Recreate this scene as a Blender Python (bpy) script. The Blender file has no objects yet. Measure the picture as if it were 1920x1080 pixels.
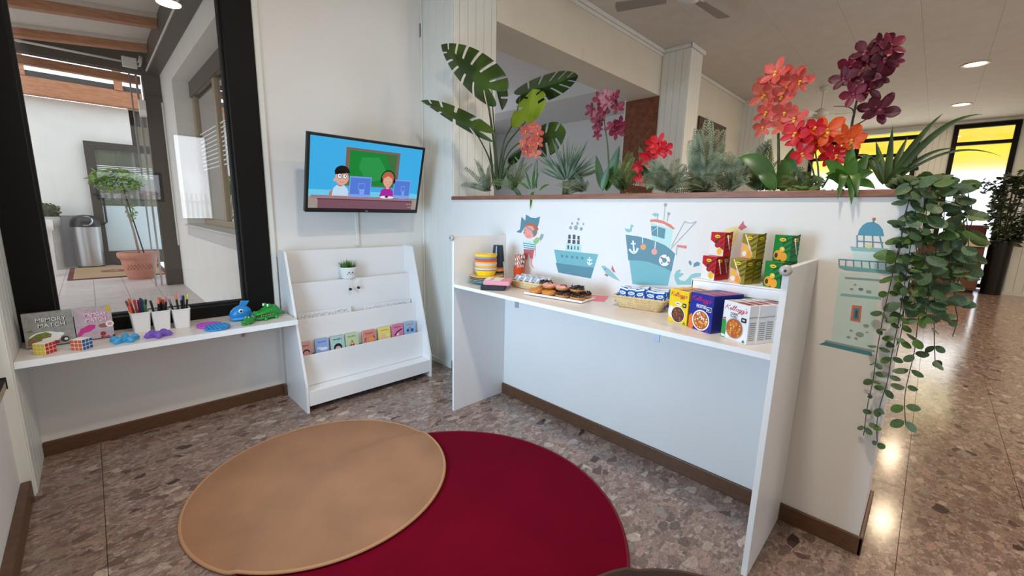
import bpy, bmesh, math, random
from mathutils import Vector, Matrix, Euler
random.seed(11)
PI = math.pi
SC = bpy.context.scene
COL = SC.collection
R = math.radians

# ---------------------------------------------------------------- camera
cam_d = bpy.data.cameras.new('camera')
cam_d.sensor_width = 36.0
cam_d.lens = 36.0 * 784.225 / 1920.0
cam_d.clip_start = 0.02
cam_d.clip_end = 300
cam = bpy.data.objects.new('camera', cam_d)
COL.objects.link(cam)
yaw, pitch, roll = 0.783004659, 0.178286874, -0.0241343452
fw = Vector((math.cos(yaw) * math.cos(pitch), math.sin(yaw) * math.cos(pitch), -math.sin(pitch)))
rt = Vector((math.sin(yaw), -math.cos(yaw), 0))
dn = fw.cross(rt)
rt, dn = math.cos(roll) * rt + math.sin(roll) * dn, -math.sin(roll) * rt + math.cos(roll) * dn
cam.matrix_world = Matrix(((rt.x, -dn.x, -fw.x, 0), (rt.y, -dn.y, -fw.y, 0), (rt.z, -dn.z, -fw.z, 1.45), (0, 0, 0, 1)))
SC.camera = cam

# ---------------------------------------------------------------- light and exposure
SC.view_settings.view_transform = 'Standard'
SC.view_settings.look = 'None'
SC.view_settings.gamma = 1.0
SC.view_settings.use_curve_mapping = False
SC.view_settings.exposure = 0.0
w = bpy.data.worlds.new('sky')
SC.world = w
w.use_nodes = True
bg = w.node_tree.nodes['Background']
bg.inputs[0].default_value = (0.80, 0.90, 1.0, 1)
bg.inputs[1].default_value = 2.2

def area(name, loc, rot, sx, sy, watts, color, spread=PI):
    l = bpy.data.lights.new(name, 'AREA')
    l.shape = 'RECTANGLE'; l.size = sx; l.size_y = sy
    l.energy = watts; l.color = color; l.spread = spread
    o = bpy.data.objects.new(name, l)
    o.location = loc; o.rotation_euler = rot
    COL.objects.link(o)
    return o
# daylight coming in through the window openings (left wall of the corner, far glazing, back of the hall)
area('daylight_left_window', (-0.43, 1.80, 1.12), (0, R(-90), 0), 0.9, 0.95, 25, (0.46, 0.72, 1.0), R(120))
area('daylight_back', (6.2, -4.9, 1.9), (R(90), 0, 0), 3.4, 2.4, 60, (0.95, 0.96, 1.0))
area('daylight_back_left', (1.775, -4.98, 2.05), (R(90), 0, 0), 0.55, 1.8, 11, (0.90, 0.95, 1.0))
area('daylight_far_glazing', (14.0, 0.9, 1.9), (0, R(90), 0), 2.6, 3.6, 40, (1.0, 0.96, 0.86))
area('added_side_room_lamp', (4.1, 8.7, 2.0), (R(-90), 0, 0), 2.4, 2.0, 66, (0.90, 0.95, 1.0))  # cool lamp panel added inside the side room; the wall behind has no window

# ---------------------------------------------------------------- mesh helpers
class MB:
    def __init__(s):
        s.v = []; s.f = []; s.m = []; s.sm = []
    def add(s, vs, fs, mi=0, smooth=False, M=None):
        b = len(s.v)
        for p in vs:
            p = Vector(p)
            s.v.append(tuple(M @ p) if M is not None else tuple(p))
        for f in fs:
            s.f.append([b + i for i in f]); s.m.append(mi); s.sm.append(smooth)
        return s
    def box(s, x0, x1, y0, y1, z0, z1, mi=0, M=None):
        v = [(x0, y0, z0), (x1, y0, z0), (x1, y1, z0), (x0, y1, z0), (x0, y0, z1), (x1, y0, z1), (x1, y1, z1), (x0, y1, z1)]
        return s.add(v, [(0, 3, 2, 1), (4, 5, 6, 7), (0, 1, 5, 4), (1, 2, 6, 5), (2, 3, 7, 6), (3, 0, 4, 7)], mi, False, M)
    def lathe(s, prof, n=24, mi=0, M=None, smooth=True, sx=1.0, sy=1.0, cap=True):
        v = []; f = []
        k = len(prof)
        for i in range(n):
            a = 2 * PI * i / n
            for r, z in prof:
                v.append((r * sx * math.cos(a), r * sy * math.sin(a), z))
        for i in range(n):
            j = (i + 1) % n
            for q in range(k - 1):
                f.append((i * k + q, j * k + q, j * k + q + 1, i * k + q + 1))
        s.add(v, f, mi, smooth, M)
        if cap:
            for q, fl in ((0, True), (k - 1, False)):
                if prof[q][0] > 1e-5:
                    ring = [(prof[q][0] * sx * math.cos(2 * PI * i / n), prof[q][0] * sy * math.sin(2 * PI * i / n), prof[q][1]) for i in range(n)]
                    idx = list(range(n))
                    s.add(ring, [idx[::-1] if fl else idx], mi, False, M)
        return s
    def tube(s, pts, r, n=8, mi=0, cap=True, M=None, smooth=True):
        pts = [Vector(p) for p in pts]
        rs = r if isinstance(r, (list, tuple)) else [r] * len(pts)
        v = []; f = []
        up = None
        for i, p in enumerate(pts):
            t = (pts[min(i + 1, len(pts) - 1)] - pts[max(i - 1, 0)])
            if t.length < 1e-9: t = Vector((0, 0, 1))
            t.normalize()
            if up is None:
                up = Vector((0, 0, 1)) if abs(t.z) < 0.9 else Vector((1, 0, 0))
            a = t.cross(up)
            if a.length < 1e-6: a = t.cross(Vector((0.3, 1, 0.2)))
            a.normalize(); up = a.cross(t).normalized()
            for k in range(n):
                an = 2 * PI * k / n
                v.append(p + (a * math.cos(an) + up * math.sin(an)) * rs[i])
        for i in range(len(pts) - 1):
            for k in range(n):
                k2 = (k + 1) % n
                f.append((i * n + k, i * n + k2, (i + 1) * n + k2, (i + 1) * n + k))
        if cap:
            f.append(tuple(range(n))[::-1]); f.append(tuple((len(pts) - 1) * n + k for k in range(n)))
        return s.add(v, f, mi, smooth, M)
    def prism(s, poly, z0, z1, mi=0, M=None):
        n = len(poly)
        v = [(x, y, z0) for x, y in poly] + [(x, y, z1) for x, y in poly]
        f = [tuple(range(n))[::-1], tuple(range(n, 2 * n))]
        for i in range(n):
            j = (i + 1) % n
            f.append((i, j, n + j, n + i))
        return s.add(v, f, mi, False, M)
    def poly(s, pts, mi=0, M=None):
        return s.add(pts, [tuple(range(len(pts)))], mi, False, M)
    def ball(s, c, r, mi=0, nu=16, nv=10, M=None):
        r = r if isinstance(r, (list, tuple)) else (r, r, r)
        T = Matrix.Translation(c) @ Matrix.Diagonal((r[0], r[1], r[2], 1))
        prof = [(math.sin(PI * i / nv), -math.cos(PI * i / nv)) for i in range(nv + 1)]
        return s.lathe(prof, nu, mi, (M @ T) if M is not None else T, cap=False)
    def mesh(s, name, mats):
        me = bpy.data.meshes.new(name)
        me.from_pydata(s.v, [], s.f)
        for m in mats: me.materials.append(m)
        me.polygons.foreach_set('material_index', s.m)
        me.polygons.foreach_set('use_smooth', s.sm)
        me.update()
        return me
    def obj(s, name, mats, parent=None, loc=None, bevel=0, rot=None):
        mats = mats if isinstance(mats, (list, tuple)) else [mats]
        o = bpy.data.objects.new(name, s.mesh(name, mats))
        COL.objects.link(o)
        if parent is not None: o.parent = parent
        if loc is not None: o.location = loc
        if rot is not None: o.rotation_euler = rot
        if bevel:
            b = o.modifiers.new('bevel', 'BEVEL'); b.width = bevel; b.segments = 2; b.limit_method = 'ANGLE'; b.angle_limit = R(40)
        return o

def share(name, mesh, parent=None, M=None):
    o = bpy.data.objects.new(name, mesh)
    COL.objects.link(o)
    if parent is not None: o.parent = parent
    if M is not None: o.matrix_local = M
    return o
def tag(o, label, cat, group=None):
    o['label'] = label; o['category'] = cat
    if group: o['group'] = group
    return o
def thing(name, label, cat, loc=(0, 0, 0), rotz=0.0, group=None, rot=None):
    o = bpy.data.objects.new(name, None)
    o.empty_display_size = 0.05
    COL.objects.link(o)
    o.location = loc
    o.rotation_euler = rot if rot else (0, 0, rotz)
    return tag(o, label, cat, group)
def struct(o):
    o['kind'] = 'structure'
    return o
def copy_tree(o, parent=None):
    c = o.copy(); COL.objects.link(c)
    if parent is not None:
        c.parent = parent
    for ch in list(o.children): copy_tree(ch, c)
    return c
def frame(o, u, v, w_):
    """matrix from an origin and three axes"""
    return Matrix(((u[0], v[0], w_[0], o[0]), (u[1], v[1], w_[1], o[1]), (u[2], v[2], w_[2], o[2]), (0, 0, 0, 1)))

def smooth(pts, k=4):
    """Catmull-Rom through the points"""
    pts = [Vector(p) for p in pts]; out = []
    P = [pts[0] * 2 - pts[1]] + pts + [pts[-1] * 2 - pts[-2]]
    for i in range(1, len(P) - 2):
        for q in range(k):
            t = q / k
            out.append(.5 * (2 * P[i] + (P[i + 1] - P[i - 1]) * t + (2 * P[i - 1] - 5 * P[i] + 4 * P[i + 1] - P[i + 2]) * t * t + (-P[i - 1] + 3 * P[i] - 3 * P[i + 1] + P[i + 2]) * t ** 3))
    out.append(pts[-1]); return out

_tc = {}
def text_geo(txt, shear=0.0, bold=0.0):
    """2D verts and faces of a line of lettering, height about 0.7, origin at its left baseline"""
    key = (txt, shear, bold)
    if key in _tc: return _tc[key]
    cu = bpy.data.curves.new('lettering', 'FONT')
    cu.body = txt; cu.size = 1.0; cu.shear = shear; cu.offset = bold; cu.resolution_u = 3
    o = bpy.data.objects.new('lettering', cu)
    COL.objects.link(o)
    dg = bpy.context.evaluated_depsgraph_get()
    me = bpy.data.meshes.new_from_object(o.evaluated_get(dg))
    vs = [(p.co.x, p.co.y) for p in me.vertices]
    fs = [tuple(p.vertices) for p in me.polygons]
    bpy.data.objects.remove(o); bpy.data.meshes.remove(me); bpy.data.curves.remove(cu)
    _tc[key] = (vs, fs)
    return vs, fs
def put_text(mb, txt, x, y, h, M, mi=0, z=0.0, width=None, shear=0.0, bold=0.0, center=False, rot=0.0):
    """lettering on a plane: M maps (x,y,z) of the print to 3D"""
    vs, fs = text_geo(txt, shear, bold)
    xs = [p[0] for p in vs]; x0, x1 = min(xs), max(xs)
    sy = h / 0.7
    sx = sy if width is None else width / (x1 - x0)
    ox = -(x0 + x1) / 2 * sx if center else -x0 * sx
    c, s_ = math.cos(rot), math.sin(rot)
    pts = []
    for a, b in vs:
        px, py = a * sx + ox, b * sy
        pts.append((x + c * px - s_ * py, y + s_ * px + c * py, z))
    mb.add(pts, fs, mi, False, M)
def disc(cx, cy, r, n=20, ry=None, a0=0, a1=2 * PI):
    ry = ry or r
    full = abs(a1 - a0 - 2 * PI) < 1e-6
    k = n if full else n + 1
    return [(cx + r * math.cos(a0 + (a1 - a0) * i / n), cy + ry * math.sin(a0 + (a1 - a0) * i / n)) for i in range(k)]
def rrect(x0, x1, y0, y1, r, n=4):
    p = []
    for cx, cy, a in ((x1 - r, y1 - r, 0), (x0 + r, y1 - r, PI / 2), (x0 + r, y0 + r, PI), (x1 - r, y0 + r, 1.5 * PI)):
        for i in range(n + 1):
            t = a + PI / 2 * i / n
            p.append((cx + r * math.cos(t), cy + r * math.sin(t)))
    return p
class Print:
    """flat print: coloured shapes stacked a hair apart on a plane given by M"""
    def __init__(s, M, mats, z0=0.0004, dz=0.00006):
        s.mb = MB(); s.M = M; s.mats = mats; s.z = z0; s.dz = dz
    def p(s, pts, mi):
        s.mb.poly([(a, b, s.z) for a, b in pts], mi, s.M); s.z += s.dz
    def line(s, pts, wd, mi):
        for (a, b), (c, d) in zip(pts[:-1], pts[1:]):
            l = math.hypot(c - a, d - b) or 1e-6
            nx, ny = -(d - b) / l * wd / 2, (c - a) / l * wd / 2
            s.mb.poly([(a + nx, b + ny, s.z), (a - nx, b - ny, s.z), (c - nx, d - ny, s.z), (c + nx, d + ny, s.z)], mi, s.M)
        s.z += s.dz
    def t(s, txt, x, y, h, mi, **k):
        put_text(s.mb, txt, x, y, h, s.M, mi, s.z, **k); s.z += s.dz
    def blur(s, x, y, h, mi, width, n=7, seed=1):
        """lettering too small to read: a row of short uneven strokes centred on x"""
        r_ = random.Random(seed)
        st = width / n
        for q in range(n):
            x0 = x - width / 2 + q * st; a = r_.uniform(.55, .85) * st; hh = h * r_.uniform(.6, 1.0)
            s.mb.poly([(x0, y, s.z), (x0 + a, y, s.z), (x0 + a, y + hh, s.z), (x0, y + hh, s.z)], mi, s.M)
        s.z += s.dz
    def script(s, x, y, h, width, mi, wd=.13):
        """the brush-script name on the cereal boxes, drawn stroke by stroke"""
        E8 = [(-1, .1), (-.2, .0), (.85, .2), (.75, .85), (.1, 1), (-.6, .7), (-.85, .1), (-.5, -.7), (.1, -1), (.9, -.7)]
        def el(cx, cy, rx, ry, a0=0, a1=6.9, n=16): return [(cx + rx * math.cos(a0 + (a1 - a0) * i / n), cy + ry * math.sin(a0 + (a1 - a0) * i / n)) for i in range(n + 1)]
        st = [[(.02, -.05), (.12, .5), (.20, 1.02)], [(.62, 1.0), (.38, .72), (.14, .48)], [(.20, .52), (.42, .25), (.60, -.05)],
              [(.86 + .15 * a, .22 + .26 * b) for a, b in E8]]
        for lx in (1.08, 1.34): st.append([(lx - .06, .10), (lx + .10, .55), (lx + .17, .95), (lx + .10, 1.02), (lx + .05, .80), (lx + .03, .30), (lx + .09, -.02), (lx + .18, .08)])
        st.append(el(1.76, .22, .15, .25))
        for gx in (2.12, 2.52): st += [el(gx, .20, .14, .24), [(gx + .16, .44), (gx + .15, .0), (gx + .10, -.36), (gx - .04, -.48), (gx - .14, -.36), (gx - .04, -.20), (gx + .24, .04)]]
        st += [[(2.86, 1.0), (2.84, .72)], [(3.14, .42), (3.0, .46), (2.93, .34), (3.08, .18), (3.10, .04), (2.98, -.05), (2.86, .02)]]
        kx, ky = width / 3.15, h
        for q in st:
            q = [(p.x, p.y) for p in smooth([Vector((a + b * .12, b, 0)) for a, b in q], 3)]
            s.line([(x + a * kx, y + b * ky) for a, b in q], h * wd, mi)
            s.z -= s.dz * .9
            for a, b in q[::2]: s.p(disc(x + a * kx, y + b * ky, h * wd * .5, 8), mi); s.z -= s.dz * .95
        s.z += s.dz
    def obj(s, name, parent=None):
        return s.mb.obj(name, s.mats, parent)

# ---------------------------------------------------------------- materials
def srgb(r, g, b):
    f = lambda c: (c / 255.0) / 12.92 if c <= 10 else ((c / 255.0 + 0.055) / 1.055) ** 2.4
    return (f(r), f(g), f(b), 1)
def mat(name, col, rough=0.6, metal=0.0, spec=0.5, noise=0.0, nscale=8.0, bump=0.0, bscale=60.0, emit=None, trans=0.0, stretch=None, sheen=0.0):
    m = bpy.data.materials.new(name)
    m.use_nodes = True
    nt = m.node_tree
    b = nt.nodes['Principled BSDF']
    b.inputs['Base Color'].default_value = col
    b.inputs['Roughness'].default_value = rough
    b.inputs['Metallic'].default_value = metal
    b.inputs['Specular IOR Level'].default_value = spec
    if trans: b.inputs['Transmission Weight'].default_value = trans
    if sheen: b.inputs['Sheen Weight'].default_value = sheen
    if emit:
        b.inputs['Emission Color'].default_value = col
        b.inputs['Emission Strength'].default_value = emit
    if noise or bump:
        tc = nt.nodes.new('ShaderNodeTexCoord')
        src = tc.outputs['Object']
        if stretch:
            mp = nt.nodes.new('ShaderNodeMapping'); mp.inputs['Scale'].default_value = stretch
            nt.links.new(src, mp.inputs['Vector']); src = mp.outputs['Vector']
    if noise:
        n = nt.nodes.new('ShaderNodeTexNoise'); n.inputs['Scale'].default_value = nscale; n.inputs['Detail'].default_value = 5
        nt.links.new(src, n.inputs['Vector'])
        rp = nt.nodes.new('ShaderNodeMapRange')
        rp.inputs['From Min'].default_value = 0.3; rp.inputs['From Max'].default_value = 0.7
        rp.inputs['To Min'].default_value = 1 - noise; rp.inputs['To Max'].default_value = 1 + noise * 0.6
        nt.links.new(n.outputs['Fac'], rp.inputs['Value'])
        mx = nt.nodes.new('ShaderNodeMix'); mx.data_type = 'RGBA'; mx.blend_type = 'MULTIPLY'
        mx.inputs['Factor'].default_value = 1
        mx.inputs['A'].default_value = col
        nt.links.new(rp.outputs['Result'], mx.inputs['B'])
        nt.links.new(mx.outputs['Result'], b.inputs['Base Color'])
    if bump:
        n2 = nt.nodes.new('ShaderNodeTexNoise'); n2.inputs['Scale'].default_value = bscale; n2.inputs['Detail'].default_value = 3
        nt.links.new(src, n2.inputs['Vector'])
        bp = nt.nodes.new('ShaderNodeBump'); bp.inputs['Strength'].default_value = bump; bp.inputs['Distance'].default_value = 0.004
        nt.links.new(n2.outputs['Fac'], bp.inputs['Height'])
        nt.links.new(bp.outputs['Normal'], b.inputs['Normal'])
    return m
def leafmat(name, col, col2, scale=6.0, rough=0.45, trans=0.25, stretch=None, edge=None):
    """leaf or petal: two-tone noise, some light passing through"""
    m = mat(name, col, rough)
    nt = m.node_tree; b = nt.nodes['Principled BSDF']
    tc = nt.nodes.new('ShaderNodeTexCoord')
    src = tc.outputs['Object']
    if stretch:
        mp = nt.nodes.new('ShaderNodeMapping'); mp.inputs['Scale'].default_value = stretch
        nt.links.new(src, mp.inputs['Vector']); src = mp.outputs['Vector']
    n = nt.nodes.new('ShaderNodeTexNoise'); n.inputs['Scale'].default_value = scale; n.inputs['Detail'].default_value = 4
    nt.links.new(src, n.inputs['Vector'])
    cr = nt.nodes.new('ShaderNodeValToRGB')
    cr.color_ramp.elements[0].position = 0.38; cr.color_ramp.elements[0].color = col
    cr.color_ramp.elements[1].position = 0.62; cr.color_ramp.elements[1].color = col2
    nt.links.new(n.outputs['Fac'], cr.inputs['Fac'])
    nt.links.new(cr.outputs['Color'], b.inputs['Base Color'])
    tr = nt.nodes.new('ShaderNodeBsdfTranslucent')
    nt.links.new(cr.outputs['Color'], tr.inputs['Color'])
    mx = nt.nodes.new('ShaderNodeMixShader'); mx.inputs['Fac'].default_value = trans
    nt.links.new(b.outputs['BSDF'], mx.inputs[1]); nt.links.new(tr.outputs['BSDF'], mx.inputs[2])
    nt.links.new(mx.outputs['Shader'], nt.nodes['Material Output'].inputs['Surface'])
    return m
def glassmat(name, tint=(1, 1, 1, 1), refl=0.08, frost=0.0, rough=0.0):
    m = bpy.data.materials.new(name); m.use_nodes = True
    nt = m.node_tree; nt.nodes.clear()
    out = nt.nodes.new('ShaderNodeOutputMaterial')
    tr = nt.nodes.new('ShaderNodeBsdfTransparent'); tr.inputs['Color'].default_value = tint
    gl = nt.nodes.new('ShaderNodeBsdfGlossy'); gl.inputs['Roughness'].default_value = rough
    fr = nt.nodes.new('ShaderNodeFresnel'); fr.inputs['IOR'].default_value = 1.5
    ml = nt.nodes.new('ShaderNodeMath'); ml.operation = 'MULTIPLY'; ml.inputs[1].default_value = refl / 0.04
    ml.use_clamp = True
    nt.links.new(fr.outputs['Fac'], ml.inputs[0])
    mx = nt.nodes.new('ShaderNodeMixShader')
    nt.links.new(ml.outputs['Value'], mx.inputs['Fac'])
    nt.links.new(tr.outputs['BSDF'], mx.inputs[1]); nt.links.new(gl.outputs['BSDF'], mx.inputs[2])
    nt.links.new(mx.outputs['Shader'], out.inputs['Surface'])
    return m
def terrazzo(name):
    m = bpy.data.materials.new(name); m.use_nodes = True
    nt = m.node_tree; b = nt.nodes['Principled BSDF']; L = nt.links.new
    geo = nt.nodes.new('ShaderNodeNewGeometry')
    mp = nt.nodes.new('ShaderNodeMapping'); mp.inputs['Rotation'].default_value = (0, 0, R(35)); mp.inputs['Scale'].default_value = (1.0, 1.6, 1.0)
    L(geo.outputs['Position'], mp.inputs['Vector'])
    wn = nt.nodes.new('ShaderNodeTexNoise'); wn.inputs['Scale'].default_value = 14; wn.inputs['Detail'].default_value = 3
    L(mp.outputs['Vector'], wn.inputs['Vector'])
    ad = nt.nodes.new('ShaderNodeVectorMath'); ad.operation = 'MULTIPLY_ADD'; ad.inputs[1].default_value = (0.065, 0.065, 0.0)
    L(wn.outputs['Color'], ad.inputs[0]); L(mp.outputs['Vector'], ad.inputs[2])
    def vor(scale, feature='F1'):
        v = nt.nodes.new('ShaderNodeTexVoronoi'); v.voronoi_dimensions = '2D'; v.feature = feature; v.inputs['Scale'].default_value = scale
        L(ad.outputs['Vector'], v.inputs['Vector']); return v
    def ramp(stops):
        cr = nt.nodes.new('ShaderNodeValToRGB'); cr.color_ramp.interpolation = 'CONSTANT'
        e = cr.color_ramp.elements
        e[0].position = 0; e[0].color = stops[0][1]
        e[1].position = stops[1][0]; e[1].color = stops[1][1]
        for p, c in stops[2:]:
            q = e.new(p); q.color = c
        return cr
    stops = [(0, srgb(150, 126, 112)), (0.16, srgb(128, 104, 92)), (0.30, srgb(176, 152, 138)), (0.42, srgb(140, 112, 102)), (0.54, srgb(112, 92, 82)), (0.64, srgb(164, 134, 120)), (0.76, srgb(188, 168, 154)), (0.84, srgb(98, 70, 64)), (0.91, srgb(150, 138, 126)), (0.97, srgb(72, 52, 50))]
    big = vor(15); sep = nt.nodes.new('ShaderNodeSeparateColor'); L(big.outputs['Color'], sep.inputs['Color'])
    cb = ramp(stops); L(sep.outputs['Red'], cb.inputs['Fac'])
    sm = vor(46); sep2 = nt.nodes.new('ShaderNodeSeparateColor'); L(sm.outputs['Color'], sep2.inputs['Color'])
    soft = [(p, tuple(.52 * a + .48 * b for a, b in zip(c, srgb(146, 124, 112)))) for p, c in stops]
    cs = ramp(soft); L(sep2.outputs['Green'], cs.inputs['Fac'])
    # which big cells are a whole chip, which are a field of small chips
    gt = nt.nodes.new('ShaderNodeMath'); gt.operation = 'GREATER_THAN'; gt.inputs[1].default_value = 0.62
    L(sep.outputs['Blue'], gt.inputs[0])
    de = vor(15, 'DISTANCE_TO_EDGE')
    rim = nt.nodes.new('ShaderNodeMapRange'); rim.inputs['From Min'].default_value = 0.05; rim.inputs['From Max'].default_value = 0.10
    L(de.outputs['Distance'], rim.inputs['Value'])
    fa = nt.nodes.new('ShaderNodeMath'); fa.operation = 'MULTIPLY'
    L(gt.outputs['Value'], fa.inputs[0]); L(rim.outputs['Result'], fa.inputs[1])
    mx = nt.nodes.new('ShaderNodeMix'); mx.data_type = 'RGBA'
    L(fa.outputs['Value'], mx.inputs['Factor']); L(cs.outputs['Color'], mx.inputs['A']); L(cb.outputs['Color'], mx.inputs['B'])
    de2 = vor(46, 'DISTANCE_TO_EDGE')
    rm2 = nt.nodes.new('ShaderNodeMapRange'); rm2.inputs['From Max'].default_value = 0.12; rm2.inputs['To Min'].default_value = 0.8; rm2.inputs['To Max'].default_value = 1.0
    L(de2.outputs['Distance'], rm2.inputs['Value'])
    n = nt.nodes.new('ShaderNodeTexNoise'); n.inputs['Scale'].default_value = 38; n.inputs['Detail'].default_value = 8; n.inputs['Distortion'].default_value = 2.2
    L(mp.outputs['Vector'], n.inputs['Vector'])
    rn = nt.nodes.new('ShaderNodeMapRange'); rn.inputs['From Min'].default_value = 0.3; rn.inputs['From Max'].default_value = 0.7; rn.inputs['To Min'].default_value = 0.66; rn.inputs['To Max'].default_value = 1.26
    L(n.outputs['Fac'], rn.inputs['Value'])
    mu = nt.nodes.new('ShaderNodeMath'); mu.operation = 'MULTIPLY'
    L(rm2.outputs['Result'], mu.inputs[0]); L(rn.outputs['Result'], mu.inputs[1])
    m2 = nt.nodes.new('ShaderNodeMix'); m2.data_type = 'RGBA'; m2.blend_type = 'MULTIPLY'; m2.inputs['Factor'].default_value = 1
    L(mx.outputs['Result'], m2.inputs['A']); L(mu.outputs['Value'], m2.inputs['B'])
    L(m2.outputs['Result'], b.inputs['Base Color'])
    b.inputs['Roughness'].default_value = 0.15
    b.inputs['Specular IOR Level'].default_value = 0.5
    return m
def voile(name, c1, c2, sc, stretch, rough=0.6, bump=0.0):
    """streaky two-tone material: wood, stone"""
    m = mat(name, c1, rough)
    nt = m.node_tree; b = nt.nodes['Principled BSDF']; L = nt.links.new
    g = nt.nodes.new('ShaderNodeNewGeometry')
    mp = nt.nodes.new('ShaderNodeMapping'); mp.inputs['Scale'].default_value = stretch
    L(g.outputs['Position'], mp.inputs['Vector'])
    n = nt.nodes.new('ShaderNodeTexNoise'); n.inputs['Scale'].default_value = sc; n.inputs['Detail'].default_value = 6; n.inputs['Roughness'].default_value = 0.65
    L(mp.outputs['Vector'], n.inputs['Vector'])
    cr = nt.nodes.new('ShaderNodeValToRGB'); cr.color_ramp.elements[0].position = 0.35; cr.color_ramp.elements[0].color = c1
    cr.color_ramp.elements[1].position = 0.65; cr.color_ramp.elements[1].color = c2
    L(n.outputs['Fac'], cr.inputs['Fac']); L(cr.outputs['Color'], b.inputs['Base Color'])
    return m

M_WALL = mat('white_wall_paint', srgb(232, 230, 226), 0.65, noise=0.03, nscale=2.0, bump=0.05, bscale=140)
M_PANEL = mat('white_matched_board', srgb(228, 230, 224), 0.4, noise=0.03, nscale=3)
M_CEIL = mat('ceiling_plaster', srgb(208, 202, 192), 0.75, noise=0.05, nscale=6, bump=0.1, bscale=40)
M_CREAM = mat('cream_plaster', srgb(222, 216, 200), 0.6, noise=0.03, nscale=3)
M_WHITE = mat('white_melamine', srgb(236, 236, 236), 0.32)
M_WHITE_EDGE = mat('white_edge_band', srgb(240, 243, 244), 0.4)
M_TOP = mat('pale_shelf_laminate', srgb(226, 218, 212), 0.3, noise=0.03, nscale=10)
M_BASE = voile('brown_baseboard_wood', srgb(84, 56, 38), srgb(104, 72, 48), 9, (3, 3, 14), 0.42)
M_LEDGE = voile('reddish_ledge_wood', srgb(122, 78, 58), srgb(150, 100, 76), 8, (10, 1.2, 10), 0.45)
M_DARK = mat('dark_bronze_frame', srgb(14, 12, 11), 0.6, spec=.2, noise=0.15, nscale=120)
M_TERRA = terrazzo('terrazzo_floor')
M_GROUT = mat('dark_floor_joint', srgb(74, 58, 50), 0.8)
M_BLACK = mat('black_plastic', srgb(16, 16, 18), 0.35)
M_BLACKM = mat('black_matt', srgb(20, 20, 22), 0.7)
M_CHROME = mat('brushed_steel', srgb(190, 192, 196), 0.28, metal=1.0)
M_GLASS = glassmat('clear_glass', (1, 1, 1, 1), 0.07)
M_SOIL = mat('dark_planter_soil', srgb(54, 44, 34), 0.9, noise=0.3, nscale=40)

# ================================================================ the room shell
XB, YA, ZC = 2.25, 3.45, 3.70

def sbox(name, m, *b, bevel=0, parent=None):
    o = MB().box(*b).obj(name, m, parent, bevel=bevel)
    return o if parent is not None else struct(o)

# floor: terrazzo slabs separated by thin dark joints
fl = struct(MB().box(-0.5, 14.6, -5.2, 3.6, -0.14, -0.006).box(2.6, 6.2, 3.6, 9.2, -0.14, -0.006).obj('floor', M_GROUT))
xs = [-0.5, -0.10, 3.02, 6.14, 9.26, 12.38, 14.6]
ys = [-5.2, -2.75, -1.64, -0.53, -0.085, 3.6]
for i in range(len(xs) - 1):
    for j in range(len(ys) - 1):
        MB().box(xs[i] + .0012, xs[i + 1] - .0012, ys[j] + .0012, ys[j + 1] - .0012, -0.03, 0.0).obj('slab', M_TERRA, fl)
MB().box(2.6, 6.2, 3.605, 9.2, -0.03, 0.0).obj('slab', M_TERRA, fl)

# window wall (left of the picture)
wb = MB()
wb.box(-0.6, 2.25, YA, 3.62, -0.1, 0.66)
wb.box(0.955, 2.25, YA, 3.62, 0.66, ZC)
wb.box(-0.6, 0.955, YA, 3.62, 3.05, ZC)
struct(wb.obj('wall_back', M_WALL))
bb = MB().box(-0.33, 0.948, YA - 0.018, YA, 0.0, 0.086).box(0.930, 0.948, YA - 0.06, YA - 0.018, 0.0, 0.086)
struct(bb.obj('baseboard_back', M_BASE, bevel=0.004))

# left wall with its own window, just beside the camera
wl = MB()
wl.box(-0.55, -0.38, 2.9, 3.0, -0.1, ZC).box(-0.55, -0.38, -4.9, 2.9, -0.1, 0.60).box(-0.55, -0.38, -4.9, 2.9, 2.9, ZC).box(-0.55, -0.38, -4.9, 1.3, 0.6, 2.9)
struct(wl.obj('wall_left', M_WALL))
sbox('baseboard_left', M_BASE, -0.38, -0.345, -4.9, 2.986, 0.0, 0.09, bevel=0.004)
M_SILL = voile('tan_marble_sill', srgb(150, 132, 100), srgb(184, 168, 138), 14, (4, 4, 4), 0.3)
sl = struct(MB().box(-0.55, -0.352, 1.3, 2.895, 0.60, 0.645).obj('window_2', M_SILL, bevel=0.004))
f2 = MB().box(-0.50, -0.44, 1.3, 2.9, 0.646, 0.70).box(-0.50, -0.44, 2.83, 2.9, 0.70, 2.9).box(-0.50, -0.44, 1.3, 1.37, 0.70, 2.9).box(-0.50, -0.44, 1.37, 2.83, 2.83, 2.9)
f2.obj('window_frame', M_DARK, sl, bevel=0.003)
MB().box(-0.38, -0.349, 2.895, 2.901, 0.60, 0.655).box(-0.38, -0.349, 1.3, 2.895, 0.646, 0.652).obj('sill_seal', M_DARK, sl)
# pilaster of matched boards in the corner
pil = struct(MB().box(-0.5, -0.343, 2.992, 3.45, 0.0, ZC).obj('trim_1', M_PANEL))
for k in range(5):
    y0 = 3.0 + k * 0.09
    MB().box(-0.343, -0.333, y0 + .002, min(y0 + .088, 3.449), 0.0, ZC).obj('board', M_PANEL, pil, bevel=0.004)
for k in range(1):
    MB().box(-0.425, -0.338, 2.982, 2.992, 0.0, ZC).obj('board', M_PANEL, pil, bevel=0.004)

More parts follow.
